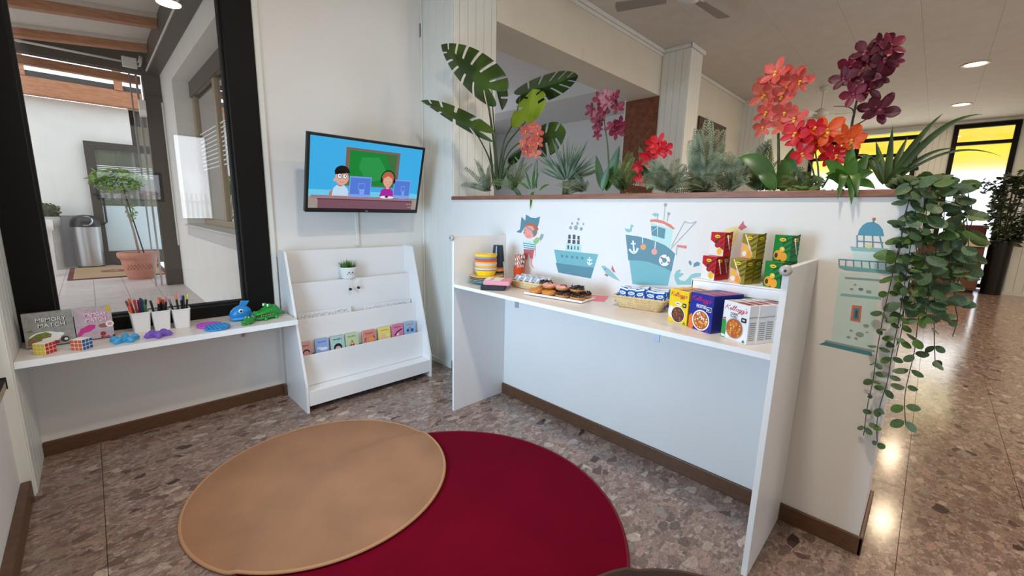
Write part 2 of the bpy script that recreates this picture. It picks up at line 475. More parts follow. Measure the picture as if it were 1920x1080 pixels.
# big window onto the porch
win = struct(MB().box(-0.336, -0.19, YA - 0.03, 3.60, 0.66, 3.05).box(0.745, 0.915, YA - 0.03, 3.60, 0.66, 3.05).box(-0.19, 0.745, YA - 0.03, 3.60, 0.66, 0.768).box(-0.19, 0.745, YA - 0.03, 3.60, 2.95, 3.05).obj('window_1', M_DARK, bevel=0.003))
MB().box(-0.19, 0.745, 3.515, 3.523, 0.768, 2.95).obj('pane', M_GLASS, win)
gb = MB()
for b in ((-0.19, -0.178, 3.49, 3.55, 0.768, 2.95), (0.733, 0.745, 3.49, 3.55, 0.768, 2.95), (-0.178, 0.733, 3.49, 3.55, 0.768, 0.778)): gb.box(*b)
gb.obj('glazing_bead', M_BLACKM, win)
MB().box(0.916, 0.957, YA - 0.02, 3.5, 0.69, ZC).obj('window_trim', M_PANEL, win, bevel=0.006)

# column of matched boards at the corner, from which the low wall starts
colm = struct(MB().box(2.266, 2.73, 3.011, 3.5, 0.0, ZC).obj('trim_2', M_PANEL))
for k in range(4):
    y1 = 3.45 - k * 0.112
    MB().box(2.254, 2.266, max(y1 - .110, 2.999), y1 - .001, 0.0, ZC).obj('board', M_PANEL, colm, bevel=0.004)
for k, (a, b) in enumerate(((2.266, 2.33), (2.33, 2.418), (2.418, 2.506), (2.506, 2.594), (2.594, 2.682), (2.682, 2.742))):
    MB().box(a + .001, b - .002, 2.998, 3.011, 0.0, ZC).obj('board', M_PANEL, colm, bevel=0.004)
MB().box(2.243, 2.2535, 2.998, 3.449, 0.0, 0.05).obj('base_strip', M_PANEL, colm, bevel=0.003)
MB().box(2.236, 2.253, 3.43, 3.4495, 0.05, ZC).obj('corner_bead', M_PANEL, colm, bevel=0.004)
MB().box(2.2345, 2.2365, 3.433, 3.445, 2.95, 3.06).obj('crack', M_BLACKM, colm)

# low wall with planter
pw = MB()
pw.box(XB, XB + 0.07, 0.045, 2.997, 0.0, 1.546).box(XB + 0.38, XB + 0.45, 0.045, 2.997, 0.0, 1.546).box(XB + .07, XB + 0.38, 0.045, 0.11, 0.0, 1.546).box(XB + .07, XB + .38, 0.11, 2.997, 1.40, 1.44)
lw = struct(pw.obj('wall_right', M_WALL))
MB().box(XB + .07, XB + .38, 0.11, 2.997, 1.44, 1.53).obj('planter_soil', M_SOIL, lw)
ld = MB().box(XB - 0.012, XB + 0.08, 1.62, 2.996, 1.546, 1.576).box(XB - 0.014, XB + 0.08, 0.035, 1.618, 1.546, 1.576).box(XB + 0.37, XB + .46, 0.035, 2.996, 1.546, 1.576).box(XB + .08, XB + .37, 0.035, 0.12, 1.546, 1.576)
ld.obj('ledge', M_LEDGE, lw, bevel=0.003)
struct(MB().box(XB - 0.015, XB, 0.03, 2.997, 0.0, 0.085).box(XB - 0.015, XB + 0.46, 0.030, 0.045, 0.0, 0.085).obj('baseboard_right', M_BASE, bevel=0.004))

# beam over the opening to the side room, cornice
bm = struct(MB().box(2.744, 5.855, 3.0, 3.5, 3.115, ZC).obj('trim_3', M_CREAM))
MB().box(2.744, 5.855, 2.965, 3.0, 3.655, ZC).box(2.744, 5.855, 2.98, 3.0, 3.615, 3.652).obj('cornice', M_PANEL, bm, bevel=0.006)
MB().box(4.022, 4.03, 2.996, 3.0, 3.13, 3.24).box(4.03, 4.10, 2.9975, 3.0, 3.118, 3.22).obj('cover_plate', M_CREAM, bm)

# second column and the wall beyond
c2 = struct(MB().box(5.87, 6.25, 2.615, 3.55, 0.0, ZC).obj('trim_4', M_PANEL))
for k in range(4):
    MB().box(5.86, 5.87, 2.615 + k * .0965 + .001, 2.615 + (k + 1) * .0965 - .001, 0.0, ZC - .045).obj('board', M_PANEL, c2, bevel=0.003)
for k in range(4):
    MB().box(5.872 + k * .095, 5.965 + k * .095, 2.605, 2.615, 0.0, ZC - .045).obj('board', M_PANEL, c2, bevel=0.003)
MB().box(5.83, 5.86, 2.585, 3.0, 3.655, ZC).box(5.83, 6.28, 2.575, 2.605, 3.655, ZC).obj('cornice', M_PANEL, c2, bevel=0.006)
M_JAMB = voile('brown_marbled_panel', srgb(98, 52, 30), srgb(134, 78, 48), 7, (2, 2, 2), 0.4)
MB().box(5.85, 5.86, 3.004, 3.52, 0.0, 3.112).obj('jamb_panel', M_JAMB, c2)
w3 = struct(MB().box(6.25, 9.3, 3.0, 3.2, 0.0, ZC).obj('wall_hall', M_CREAM))
MB().box(6.28, 9.3, 2.965, 3.0, 3.655, ZC).obj('cornice', M_PANEL, w3, bevel=0.006)
c3 = struct(MB().box(9.312, 9.75, 2.55, 3.2, 0.0, ZC).obj('trim_5', M_PANEL))
for k in range(5):
    MB().box(9.30, 9.312, 2.55 + k * .09 + .001, 2.55 + (k + 1) * .09 - .001, 0.0, ZC - .045).obj('board', M_PANEL, c3, bevel=0.003)
MB().box(9.27, 9.30, 2.52, 3.0, 3.655, ZC).obj('cornice', M_PANEL, c3, bevel=0.005)
struct(MB().box(9.75, 14.3, 3.0, 3.2, 0.0, ZC).obj('wall_hall_end', M_CREAM))

# far wall with two glazed bays
XW = 14.2
fw_ = MB()
fw_.box(XW, XW + 0.2, 2.72, 3.2, 0, ZC).box(XW, XW + .2, 0.02, 0.55, 0, ZC).box(XW, XW + .2, -5.2, -0.98, 0, ZC).box(XW, XW + .2, -0.98, 0.02, 3.63, ZC).box(XW, XW + .2, 0.55, 2.72, 3.60, ZC).box(XW, XW + .2, 0.55, 2.72, 0.0, 0.45)
fwall = struct(fw_.obj('wall_far', M_PANEL))
for y0 in (0.03, 0.13, 0.23, 0.33, 0.43):
    MB().box(XW - 0.012, XW, y0, y0 + .096, 0.1, ZC - .05).obj('board', M_PANEL, fwall, bevel=0.004)
MB().box(XW - 0.04, XW, -5.0, 3.0, ZC - .045, ZC).obj('cornice', M_PANEL, fwall)
M_BLUR = mat('glare_blur_glass', (1, 1, 1, 1), 0.62, trans=1.0, spec=.2)  # rough glass added to blur the awning's yellow into a soft glare
M_BLUR.node_tree.nodes['Principled BSDF'].inputs['IOR'].default_value = 1.12
def glazed(name, y0, y1, z0, z1, muls, tr):
    f = MB(); t = 0.085
    f.box(XW - .05, XW + .07, y0, y0 + t, z0, z1).box(XW - .05, XW + .07, y1 - t, y1, z0, z1).box(XW - .05, XW + .07, y0 + t, y1 - t, z1 - t, z1).box(XW - .05, XW + .07, y0 + t, y1 - t, z0, z0 + t)
    f.box(XW - .05, XW + .07, y0 + t, y1 - t, tr - .035, tr + .035)
    cols = [y0 + t]
    for m_ in muls:
        f.box(XW - .05, XW + .07, m_ - .045, m_ + .045, z0 + t, tr - .035); f.box(XW - .05, XW + .07, m_ - .045, m_ + .045, tr + .035, z1 - t)
        cols += [m_ - .045, m_ + .045]
    cols.append(y1 - t)
    o = struct(f.obj(name, M_DARK))
    for a, b in zip(cols[::2], cols[1::2]):
        MB().box(XW, XW + .008, a, b, z0 + t, tr - .035).obj('diffusing_pane', M_BLUR, o)  # lower panes blur the view in place of glare
        MB().box(XW, XW + .008, a, b, tr + .035, z1 - t).obj('pane', M_GLASS, o)
    return o
glazed('window_3', -0.98, 0.02, 0.02, 3.64, (), 3.22)
glazed('window_4', 0.55, 2.72, 0.45, 3.50, (1.72,), 3.06)
# column at the right edge of the picture
c4 = struct(MB().box(13.42, 14.2, -2.6, -1.18, 0.0, ZC).obj('trim_6', M_PANEL))
for k in range(8):
    MB().box(13.408, 13.42, -1.18 - (k + 1) * .13 + .002, -1.18 - k * .13 - .002, 0.06, ZC).obj('board', M_PANEL, c4, bevel=0.004)
MB().box(13.395, 13.42, -2.6, -1.17, 0.0, 0.06).obj('base_strip', M_PANEL, c4)

# back and right walls of the hall, out of the picture
wf = MB()
for b in ((-0.5, .15, 0, ZC), (.15, 1.22, 0, 1.5), (.15, 1.22, 2.12, ZC), (1.22, 1.45, 0, ZC), (1.45, 2.1, 0, 1.1), (1.45, 2.1, 3.0, ZC), (2.1, 4.5, 0, ZC), (4.5, 8.0, 0, .5), (4.5, 8.0, 3.1, ZC), (8.0, 14.4, 0, ZC)):
    wf.box(b[0], b[1], -5.2, -5.0, b[2], b[3])
struct(wf.obj('wall_front', M_WALL))
for nm, x0, x1, z0, z1 in (('window_6', .15, 1.22, 1.5, 2.12), ('window_7', 1.45, 2.1, 1.1, 3.0), ('window_8', 4.5, 8.0, .5, 3.1)):
    fb = MB()
    for q in ((x0, x0 + .05, z0, z1), (x1 - .05, x1, z0, z1), (x0 + .05, x1 - .05, z0, z0 + .05), (x0 + .05, x1 - .05, z1 - .05, z1)): fb.box(q[0], q[1], -5.12, -5.06, q[2], q[3])
    MB().box(x0 + .05, x1 - .05, -5.10, -5.092, z0 + .05, z1 - .05).obj('pane', M_GLASS, struct(fb.obj(nm, M_DARK)))
struct(MB().box(-10, 20, -30, -5.21, -.2, -.05).obj('ground_garden', mat('pale_garden_gravel', srgb(190, 188, 182), .9)))

# ceiling panels with fine joints
ce = struct(MB().box(-0.6, 14.6, -5.3, 3.7, ZC + .012, ZC + .12).obj('ceiling', M_CEIL))
yb = [-5.2, -3.9, -2.66, -1.42, -0.18, 0.44, 1.06, 1.68, 2.30, 3.62]
xb = [-0.5, 3.5, 7.4, 11.3, 14.5]
for i in range(len(xb) - 1):
    for j in range(len(yb) - 1):
        MB().box(xb[i] + .0008, xb[i + 1] - .0008, yb[j] + .0008, yb[j + 1] - .0008, ZC, ZC + .012).obj('ceiling_panel', M_CEIL, ce)

# side room beyond the opening: cool white, with a dropped beam across
M_COOL = mat('cool_white_paint', srgb(216, 218, 220), 0.7)
sr = MB()
sr.box(2.55, 2.73, 3.5, 9.2, 0.0, 3.7).box(2.55, 8.2, 9.1, 9.3, 0.0, 3.7).box(8.0, 8.2, 3.2, 9.1, 0.0, 3.7)
struct(sr.obj('wall_side_room', M_COOL))
struct(MB().box(2.55, 8.2, 3.5, 9.3, 3.5, 3.69).obj('ceiling_side_room', M_COOL))
struct(MB().box(5.55, 6.0, 3.56, 9.1, 3.25, 3.499).obj('trim_7', M_COOL))
struct(MB().box(2.55, 8.2, 3.62, 9.3, -.14, -.004).obj('floor_side_room', M_TERRA))

# ================================================================ the porch outside the window
PZ = 0.35
M_PTILE = voile('greige_wood_look_tile', srgb(176, 160, 154), srgb(212, 198, 190), 7, (1.2, 9, 1), 0.45)
M_PGROUT = mat('pale_tile_joint', srgb(186, 174, 168), 0.8)
M_OUTW = mat('white_outdoor_render', srgb(226, 221, 212), 0.7, noise=0.04, nscale=5)
M_OUTG = mat('grey_dado_render', srgb(142, 140, 140), 0.7, noise=0.06, nscale=6)
M_STEEL = mat('taupe_painted_steel', srgb(60, 53, 47), 0.45)
M_JOIST = voile('orange_pine_beam', srgb(150, 92, 58), srgb(190, 128, 86), 6, (1.4, 12, 12), 0.5)
M_TERRACOTTA = mat('terracotta', srgb(188, 124, 102), 0.75, noise=0.12, nscale=10)
M_TAN = mat('tan_window_frame', srgb(150, 132, 104), 0.4)
M_PALEW = mat('porch_soffit_board', srgb(206, 198, 186), 0.7, noise=0.04, nscale=20)

pf = struct(MB().box(-7.0, 0.845, 3.63, 10.62, 0.0, PZ - .008).obj('floor_porch', M_PGROUT))
for i in range(9):
    for j in range(6):
        x0 = 0.845 - (j + 1) * 0.30; y0 = 3.64 + i * 0.78 - (0.39 if j % 2 else 0)
        a, b = max(y0, 3.635), min(y0 + 0.776, 10.6)
        MB().box(x0 + .002, x0 + .298, a, b, PZ - .02, PZ).obj('tile', M_PTILE, pf)
MB().box(-7.0, -0.957, 3.635, 10.6, PZ - .02, PZ - .001).obj('tile_field', M_PTILE, pf)

# house wall on the right of the porch with a window
hw = MB()
hw.box(0.845, 1.2, 3.63, 7.45, 0.0, 1.085).box(0.845, 1.2, 6.47, 7.45, 1.085, 3.6).box(0.845, 1.2, 3.63, 3.85, 1.085, 3.6).box(0.845, 1.2, 3.85, 6.47, 2.87, 3.6)
hwall = struct(hw.obj('wall_porch_house', M_OUTW))
MB().box(0.84, 1.2, 3.852, 6.468, 1.087, 1.20).box(0.815, 1.2, 3.852, 6.468, 1.20, 1.222).obj('window_ledge', mat('pale_stone_sill', srgb(198, 194, 188), 0.5, noise=.05), hwall, bevel=0.003)
hwin = struct(MB().box(1.02, 1.08, 3.86, 6.465, 1.224, 1.29).box(1.02, 1.08, 3.86, 6.465, 2.72, 2.868).box(1.02, 1.08, 6.36, 6.465, 1.29, 2.72).box(1.02, 1.08, 5.26, 5.36, 1.29, 2.72).box(1.02, 1.08, 4.1, 4.2, 1.29, 2.72).obj('window_5', M_TAN, bevel=0.004))
MB().box(1.0, 1.02, 3.86, 6.465, 2.70, 2.867).obj('blind_box', M_STEEL, hwin)
M_GLASSR = glassmat('reflecting_glass', (0.80, 0.86, 0.86, 1), 0.22)
for a, b in ((4.2, 5.26), (5.36, 6.36)):
    MB().box(1.045, 1.052, a, b, 1.29, 2.72).obj('pane', M_GLASSR, hwin)
sb = MB()
for k in range(10):
    sb.box(1.0425, 1.0445, 4.22, 6.34, 1.86 + k * .045, 1.873 + k * .045)
sb.obj('film_stripes', mat('white_film_stripe', srgb(225, 226, 224), 0.6), hwin)
struct(MB().box(1.9, 2.0, 3.63, 7.5, 0.3, 3.4).obj('wall_porch_house_inner', M_OUTW))

# steel frame: post, side beam, cross beam
sfr = thing('steel_portal_frame', 'dark taupe steel post and beams framing the porch beyond the window', 'steel frame', (0.75, 7.42, PZ))
def st(name, m, *b, bevel=0.004):
    b = list(b); b[0] -= .75; b[1] -= .75; b[2] -= 7.42; b[3] -= 7.42; b[4] -= PZ; b[5] -= PZ
    return MB().box(*b).obj(name, m, sfr, bevel=bevel)
st('post', M_STEEL, 0.665, 0.843, 7.365, 7.50, PZ, 3.068)
st('side_beam', M_STEEL, 0.718, 0.843, 3.65, 7.36, 3.085, 3.50)
st('cross_beam', M_STEEL, -2.6, 0.843, 7.365, 7.50, 3.07, 3.46)
st('cable_strip', M_OUTW, 0.705, 0.717, 3.7, 7.34, 3.10, 3.112, bevel=0)
st('glass_profile', M_CHROME, 0.60, 0.622, 7.40, 7.42, PZ, 3.06, bevel=0)
st('glass_profile', M_CHROME, 0.54, 0.556, 7.40, 7.42, PZ, 3.06, bevel=0)
st('conduit_clip', M_OUTW, 0.825, 0.842, 7.335, 7.358, 0.9, 2.75, bevel=0)
# conduit and junction box on the cross beam
cd = thing('junction_box', 'white junction box and cable conduit on the dark cross beam', 'junction box', (0.56, 7.357, 3.165))
MB().box(-.07, .07, -.05, 0, -.06, .06).obj('box', M_OUTW, cd, bevel=0.006)
MB().tube([(-.075, -.02, .0), (-1.2, -.02, .0)], .013).obj('conduit', M_OUTW, cd)
MB().tube([(.075, -.02, -.02), (.095, -.03, -.02), (.11, -.035, .03), (.122, -.03, .09)], .014).tube([(.075, -.02, .02), (.09, -.03, .03), (.10, -.035, .06), (.108, -.03, .10)], .012).obj('flexible_conduit', M_OUTW, cd)
MB().lathe([(0.017, -.02), (0.017, .02)], 10, M=Matrix.Translation((-.9, -.02, 0)) @ Matrix.Rotation(PI / 2, 4, 'Y')).obj('clamp', M_OUTW, cd)

# roof of the porch: soffit boards and pine joists
rf = MB()
def quad_slab(mb, x0, x1, y0, y1, zl, zr, t, mi=0):
    v = [(x0, y0, zl), (x1, y0, zr), (x1, y1, zr), (x0, y1, zl), (x0, y0, zl + t), (x1, y0, zr + t), (x1, y1, zr + t), (x0, y1, zl + t)]
    mb.add(v, [(0, 3, 2, 1), (4, 5, 6, 7), (0, 1, 5, 4), (1, 2, 6, 5), (2, 3, 7, 6), (3, 0, 4, 7)], mi)
quad_slab(rf, -2.6, 0.715, 3.63, 7.36, 2.96, 3.36, 0.05)
struct(rf.obj('ceiling_porch', M_PALEW))
for yj in (5.0, 6.0, 7.0):
    t = thing('roof_joist', {5.0: 'pine roof joist over the porch, nearest to the window', 6.0: 'pine roof joist over the porch, second from the window', 7.0: 'pine roof joist over the porch, just in front of the dark cross beam'}[yj], 'joist', (0, yj, 3.2), group='pine joists under the porch roof')
    b = MB(); quad_slab(b, -2.6, 0.714, -.05, .05, 2.845 - 3.2, 3.245 - 3.2, 0.114)
    b.obj('joist_beam', M_JOIST, t, bevel=0.006)
    b = MB(); quad_slab(b, -2.6, 0.714, -.075, -.051, 2.925 - 3.2, 3.325 - 3.2, 0.034); b.obj('joist_moulding', M_PALEW, t)
tb = MB().box(-2.6, .66, -.04, .04, -.05, .045).obj('header_beam', M_JOIST, None, loc=(0, 7.56, 3.02), bevel=0.004)
tag(tb, 'slim pine header beam directly behind the dark cross beam', 'beam')
# glulam beam on the far wall with short posts and the bright strip above
gl = thing('glulam_beam', 'deep knotty pine beam on top of the far white porch wall', 'beam', (-0.5, 10.36, 3.1))
MB().box(-3.0, 1.40, -.08, .08, 0.0, 0.26).obj('beam', M_JOIST, gl, bevel=0.006)
MB().box(-3.0, 1.40, -.02, .10, 0.262, 0.36).obj('gutter', M_STEEL, gl)
for x in (-0.02, 1.10):
    MB().box(x - .055, x + .055, -.09, .0, 0.262, 0.62).obj('short_post', M_JOIST, gl, bevel=0.004)
# far wall of the porch
struct(MB().box(-7.0, 0.70, 10.48, 10.6, 1.222, 3.10).obj('wall_porch_far', M_OUTW))
struct(MB().box(-7.0, 0.70, 10.475, 10.6, 0.0, 1.22).obj('wall_porch_dado', M_OUTG))
dr = struct(MB().box(0.72, 2.6, 10.9, 11.0, PZ, 3.3).obj('wall_porch_entry', mat('tan_entry_panel', srgb(150, 138, 112), 0.6)))  # tan panel at the back of the entry recess
MB().box(0.70, 1.9, 10.55, 10.62, 2.36, 2.50).box(0.70, 1.9, 10.55, 10.62, 2.84, 3.1).box(0.70, 0.80, 10.55, 10.62, PZ, 3.1).obj('entry_frame', M_STEEL, dr)
# glass door standing open against the far wall
gd = struct(MB().box(.06, .185, 10.38, 10.43, PZ + .01, 2.48).box(1.0, 1.125, 10.38, 10.43, PZ + .01, 2.48).box(.185, 1.0, 10.38, 10.43, 2.36, 2.48).box(.185, 1.0, 10.38, 10.43, PZ + .01, .60).obj('door_1', M_STEEL, bevel=0.003))
M_FROSTD = mat('frosted_door_film', srgb(196, 210, 212), 0.35)
MB().box(.185, 1.0, 10.40, 10.408, .60, 1.40).obj('diffusing_pane', M_FROSTD, gd)
MB().box(.185, 1.0, 10.40, 10.408, 1.402, 2.36).obj('pane', glassmat('door_glass', (0.86, 0.9, 0.86, 1), 0.10), gd)
s2 = MB()
for k in range(7): s2.box(.19, .995, 10.397, 10.399, 1.90 + k * .03, 1.91 + k * .03)
s2.obj('film_stripes', mat('white_door_stripe', srgb(230, 232, 230), 0.6), gd)
MB().tube([(.10, 10.38, 1.08), (.17, 10.31, 1.08), (.21, 10.31, 1.12), (.21, 10.31, 1.55), (.17, 10.31, 1.59), (.10, 10.38, 1.59)], .016).obj('door_handle', M_BLACK, gd)

# litter bin
bn = thing('litter_bin', 'steel litter bin with black dome lid beside the porch door', 'bin', (-.06, 10.22, PZ))
MB().lathe([(.165, 0), (.17, .012), (.172, .03)], 28).obj('base_ring', M_BLACK, bn)
MB().lathe([(.172, .03), (.186, .68), (.186, .69)], 28).obj('body', mat('satin_steel', srgb(176, 174, 172), 0.35, metal=0.85), bn)
MB().lathe([(.190, .69), (.192, .73), (.18, .79), (.15, .845), (.10, .88), (.0, .895)], 28).obj('lid', M_BLACK, bn)
MB().lathe([(.0, .0), (.085, .004), (.09, .0)], 24, M=Matrix.Translation((0.01, -.150, .795)) @ Matrix.Rotation(R(62), 4, 'X')).obj('flap', M_CHROME, bn)

# planters at the left
M_STONE = mat('grey_cast_stone', srgb(170, 166, 160), 0.85, noise=0.12, nscale=12)
def leaf_ball(rx, rz, n, size, rnd):
    mb = MB()
    for i in range(n):
        u = rnd.uniform(-1, 1); a = rnd.uniform(0, 2 * PI); q = math.sqrt(1 - u * u); k = rnd.uniform(.72, 1.0)
        p = Vector((q * math.cos(a) * rx * k, q * math.sin(a) * rx * k, u * rz * k))
        e = Euler((rnd.uniform(-.9, .9), rnd.uniform(-.9, .9), rnd.uniform(0, 6.3))).to_matrix()
        L_ = size * rnd.uniform(.7, 1.2)
        mb.add([p + e @ Vector(q_) for q_ in ((0, 0, 0), (L_ * .3, L_ * .45, .01), (0, L_, 0), (-L_ * .3, L_ * .45, .01))], [(0, 1, 2, 3)], 0)
    return mb
rnd = random.Random(5)
M_BOX = leafmat('dark_box_leaf', srgb(40, 56, 34), srgb(70, 92, 50), 20)
for nm, lb, x, y, rr, hh, mm in (('stone_planter', 'tall grey stone planter with a clipped dark green ball by the porch bin', -.50, 10.15, .155, .86, M_STONE), ('stone_planter', 'pale planter partly hidden behind the window jamb', -.56, 9.3, .16, .83, M_OUTW)):
    p = thing(nm, lb, 'planter', (x, y, PZ))
    MB().lathe([(rr * .8, 0), (rr * .86, .5), (rr * .9, hh - .16), (rr * 1.02, hh - .15), (rr * 1.05, hh), (rr * .9, hh), (rr * .88, hh - .05), (0.0, hh - .05)], 24).obj('pot', mm, p)
    if mm is M_STONE:
        leaf_ball(.15, .13, 420, .05, rnd).ball((0, 0, 0), (.115, .115, .1), 0).obj('foliage', M_BOX, p, loc=(0.03, 0, hh + .09))

# door mat
dm = thing('doormat', 'tan doormat with dark red border in front of the porch door', 'doormat', (.25, 9.36, PZ))
MB().box(-.57, .57, -.80, .80, .001, .010).obj('border', mat('maroon_mat_border', srgb(96, 46, 44), 0.95), dm, bevel=0.003)
MB().box(-.51, .51, -.74, .74, .0101, .013).obj('pile', mat('tan_coir', srgb(164, 134, 96), 0.95, noise=.25, nscale=120), dm)
P_ = Print(Matrix.Translation((0, 0, .0133)), [mat('maroon_print', srgb(128, 62, 54), .9)])
for q in range(7): P_.p(disc(-.05 + .12 * math.cos(q * .9), .12 * math.sin(q * .9), .055, 10, .08), 0)
P_.obj('motif', dm)

# potted standard tree in a terracotta pot
tp = thing('potted_tree', 'small tree with staked thin trunk in a terracotta pot on the porch', 'potted tree', (.46, 8.30, PZ))
MB().lathe([(.15, 0), (.155, .015), (.205, .26), (.21, .30), (.222, .305), (.24, .33), (.242, .385), (.23, .395), (.205, .39), (.195, .34), (0, .34)], 32).obj('pot', M_TERRACOTTA, tp)
g = MB()
for k in range(9):
    a = -PI / 2 + (k - 4) * .2; q = .196
    for (da, dz) in ((-.06, .0), (.06, .02), (0, .045)): g.ball((q * math.cos(a + da), q * math.sin(a + da), .17 + dz), (.016, .016, .020), 0, 8, 6)
g.obj('garland', M_TERRACOTTA, tp)
MB().tube([(.01, 0, .33), (-.02, 0, .7), (-.06, 0, 1.0), (-.10, .01, 1.38)], [.016, .014, .012, .010]).obj('trunk', mat('grey_bark', srgb(150, 140, 126), 0.8), tp)
MB().tube([(.07, .02, .33), (-.02, .02, .95), (-.08, .0, 1.42)], .008).obj('stake', M_BLACKM, tp)
M_TREE = leafmat('bright_green_leaf', srgb(78, 104, 48), srgb(150, 178, 86), 9)
leaf_ball(.29, .14, 700, .075, rnd).obj('crown', M_TREE, tp, loc=(-.12, 0, 1.42))
tb2 = MB()
for k in range(6):
    a = k * 1.05; tb2.tube([(-.10, .01, 1.36), (-.10 + .1 * math.cos(a), .1 * math.sin(a), 1.42), (-.11 + .2 * math.cos(a), .2 * math.sin(a), 1.45)], [.008, .005, .003], 6)
tb2.obj('branch', M_BLACKM, tp)
sp = leaf_ball(.06, .14, 60, .05, rnd).obj('shoot', M_TREE, tp, loc=(-.03, 0, .98))
# emergency lamp on the post
lm = thing('emergency_lamp', 'small white box lamp on the dark post under the pine beam', 'lamp', (.63, 7.34, 2.64))
MB().box(-.035, .035, -.05, .018, -.10, .10).obj('housing', M_OUTW, lm, bevel=0.008)
MB().box(-.028, .028, -.054, -.0505, -.085, -.02).obj('diffuser', mat('lamp_diffuser', srgb(250, 248, 240), .3), lm)

# garden behind the camera, seen only as a reflection in the window pane
struct(MB().box(-30, -0.56, -5, 40, -0.2, -0.1).box(-30, -7.0, 3.6, 40, -.1, .3).obj('ground', mat('garden_gravel', srgb(168, 164, 156), .9)))
hd = leaf_ball(.42, .20, 500, .09, rnd).obj('hedge', leafmat('hedge_leaf', srgb(96, 132, 40), srgb(168, 200, 90), 6), None, loc=(.55, -6.3, 1.86))
tag(hd, 'bright green clipped bush in the garden, seen reflected in the window glass', 'bush')
hp = leaf_ball(.60, .09, 260, .07, rnd).obj('flower_bed', leafmat('pink_blossom', srgb(222, 120, 140), srgb(250, 214, 220), 9), None, loc=(.75, -6.2, 1.66))
tag(hp, 'pink flowers in front of the bush, seen reflected in the window glass', 'flowers')
fn = thing('picket_fence', 'white picket fence in the garden, seen reflected in the window glass', 'fence', (1.1, -6.6, 0))
for k in range(26): MB().box(-1.2 + k * .10, -1.15 + k * .10, -.012, .012, 0, 1.75).obj('picket', M_OUTW, fn)
for z in (.5, 1.5): MB().box(-1.25, 1.45, .013, .04, z, z + .06).obj('rail', M_OUTW, fn)

# ================================================================ long shelf under the window and what lies on it
SZ = 0.69
sh = thing('wall_shelf', 'long white wall shelf under the window with toys and pens', 'shelf', (0.30, 3.23, SZ))
MB().box(-.632, .641, -.216, .216, -.035, 0.0).obj('board', M_TOP, sh, bevel=0.002)
MB().box(-.632, .641, -.2185, -.2165, -.035, 0.0).obj('edge_band', M_WHITE_EDGE, sh)
def bracket(par, M):
    b = MB(); b.box(-.012, .012, -.17, 0, -.004, 0.0, 0, M).box(-.012, .012, -.004, 0, -.14, -.004, 0, M)
    b.tube([(0, -.15, -.006), (0, -.02, -.125)], .004, 6, 0, M=M)
    return b.obj('bracket', M_CHROME, par)
bracket(sh, Matrix.Translation((.40, .216, -.0352)))

# memory card games
M_GAMEG = mat('grey_game_card', srgb(150, 152, 148), 0.35, noise=0.25, nscale=40)
M_GAMEP = mat('pink_grey_game_card', srgb(188, 172, 182), 0.35, noise=0.2, nscale=40)
cl = [mat('game_green', srgb(120, 124, 50), .45, noise=.4, nscale=60), mat('game_white', srgb(236, 236, 236), .4), mat('game_magenta', srgb(198, 48, 138), .4), mat('game_dark', srgb(56, 52, 46), .4), mat('game_yellow', srgb(206, 180, 40), .4), mat('game_brown', srgb(150, 96, 76), .4), mat('game_pink', srgb(214, 150, 160), .4), mat('game_red', srgb(150, 44, 50), .4)]
def game(label, x, y, wd, h, rz, mt, pink):
    t = thing('memory_game_box', label, 'game box', (x, y, SZ + .001), rz, 'memory games on the window shelf', rot=(R(-4), 0, rz))
    MB().box(-wd / 2, wd / 2, 0, .042, 0, h).obj('box', mt, t, bevel=0.002)
    M = frame((0, 0, 0), (1, 0, 0), (0, 0, 1), (0, -1, 0))
    p = Print(M, cl)
    p.t('MEMORY', .012, h * .72, .024, 2 if pink else 3, width=wd * .62, center=True, bold=.02); p.t('MEMORY', .010, h * .725, .022, 1, width=wd * .6, center=True)
    p.t('MATCH', .012, h * .56, .024, 2 if pink else 3, width=wd * .56, center=True, bold=.02); p.t('MATCH', .010, h * .565, .022, 1, width=wd * .54, center=True)
    if pink:
        p.p([(-.075, .03), (-.055, .07), (-.02, .088), (.005, .085), (.0, .065), (-.02, .05), (-.045, .045), (-.06, .026)], 2)
        p.p(disc(.035, .075, .02, 14, .012), 5); p.p(disc(.03, .03, .012, 10), 7); p.p(disc(.062, .082, .017, 16), 1); p.p(disc(.062, .082, .010, 12), 6)
        p.p([(wd / 2 - .022, h - .03), (wd / 2 - .002, h - .03), (wd / 2 - .002, h - .002), (wd / 2 - .022, h - .002)], 4)
        for q in range(5): p.p(disc(.045 + .012 * q - .02, .012, .006, 10), (7, 5, 2, 6, 3)[q])
    else:
        p.p(disc(-.02, .05, .058, 18, .033), 1)
        p.p([(-.085, .015), (-.08, .05), (-.05, .072), (-.015, .08), (.005, .066), (.0, .05), (-.03, .045), (-.04, .02)], 0)
        p.p(disc(-.06, .028, .02, 12), 5); p.p(disc(.03, .06, .02, 12, .012), 1); p.p(disc(.05, .03, .016, 12), 3); p.p(disc(.01, .02, .02, 12, .010), 7); p.p(disc(.054, .03, .007, 10), 1)
        p.p([(-.085, .09), (-.06, .10), (-.06, .085)], 0)
    p.obj('cover_print', t)
    MB().box(-wd / 2 + .004, wd / 2 - .004, -.001, -.0003, .002, .006).obj('edge_print', cl[3], t)
    return t
game('grey memory card game box with green dinosaur print, left one on the window shelf', -.213, 3.235, .182, .185, R(3), M_GAMEG, False)
game('pink and grey memory card game box with magenta print, right of the grey one', -.045, 3.245, .150, .185, R(-1), M_GAMEP, True)

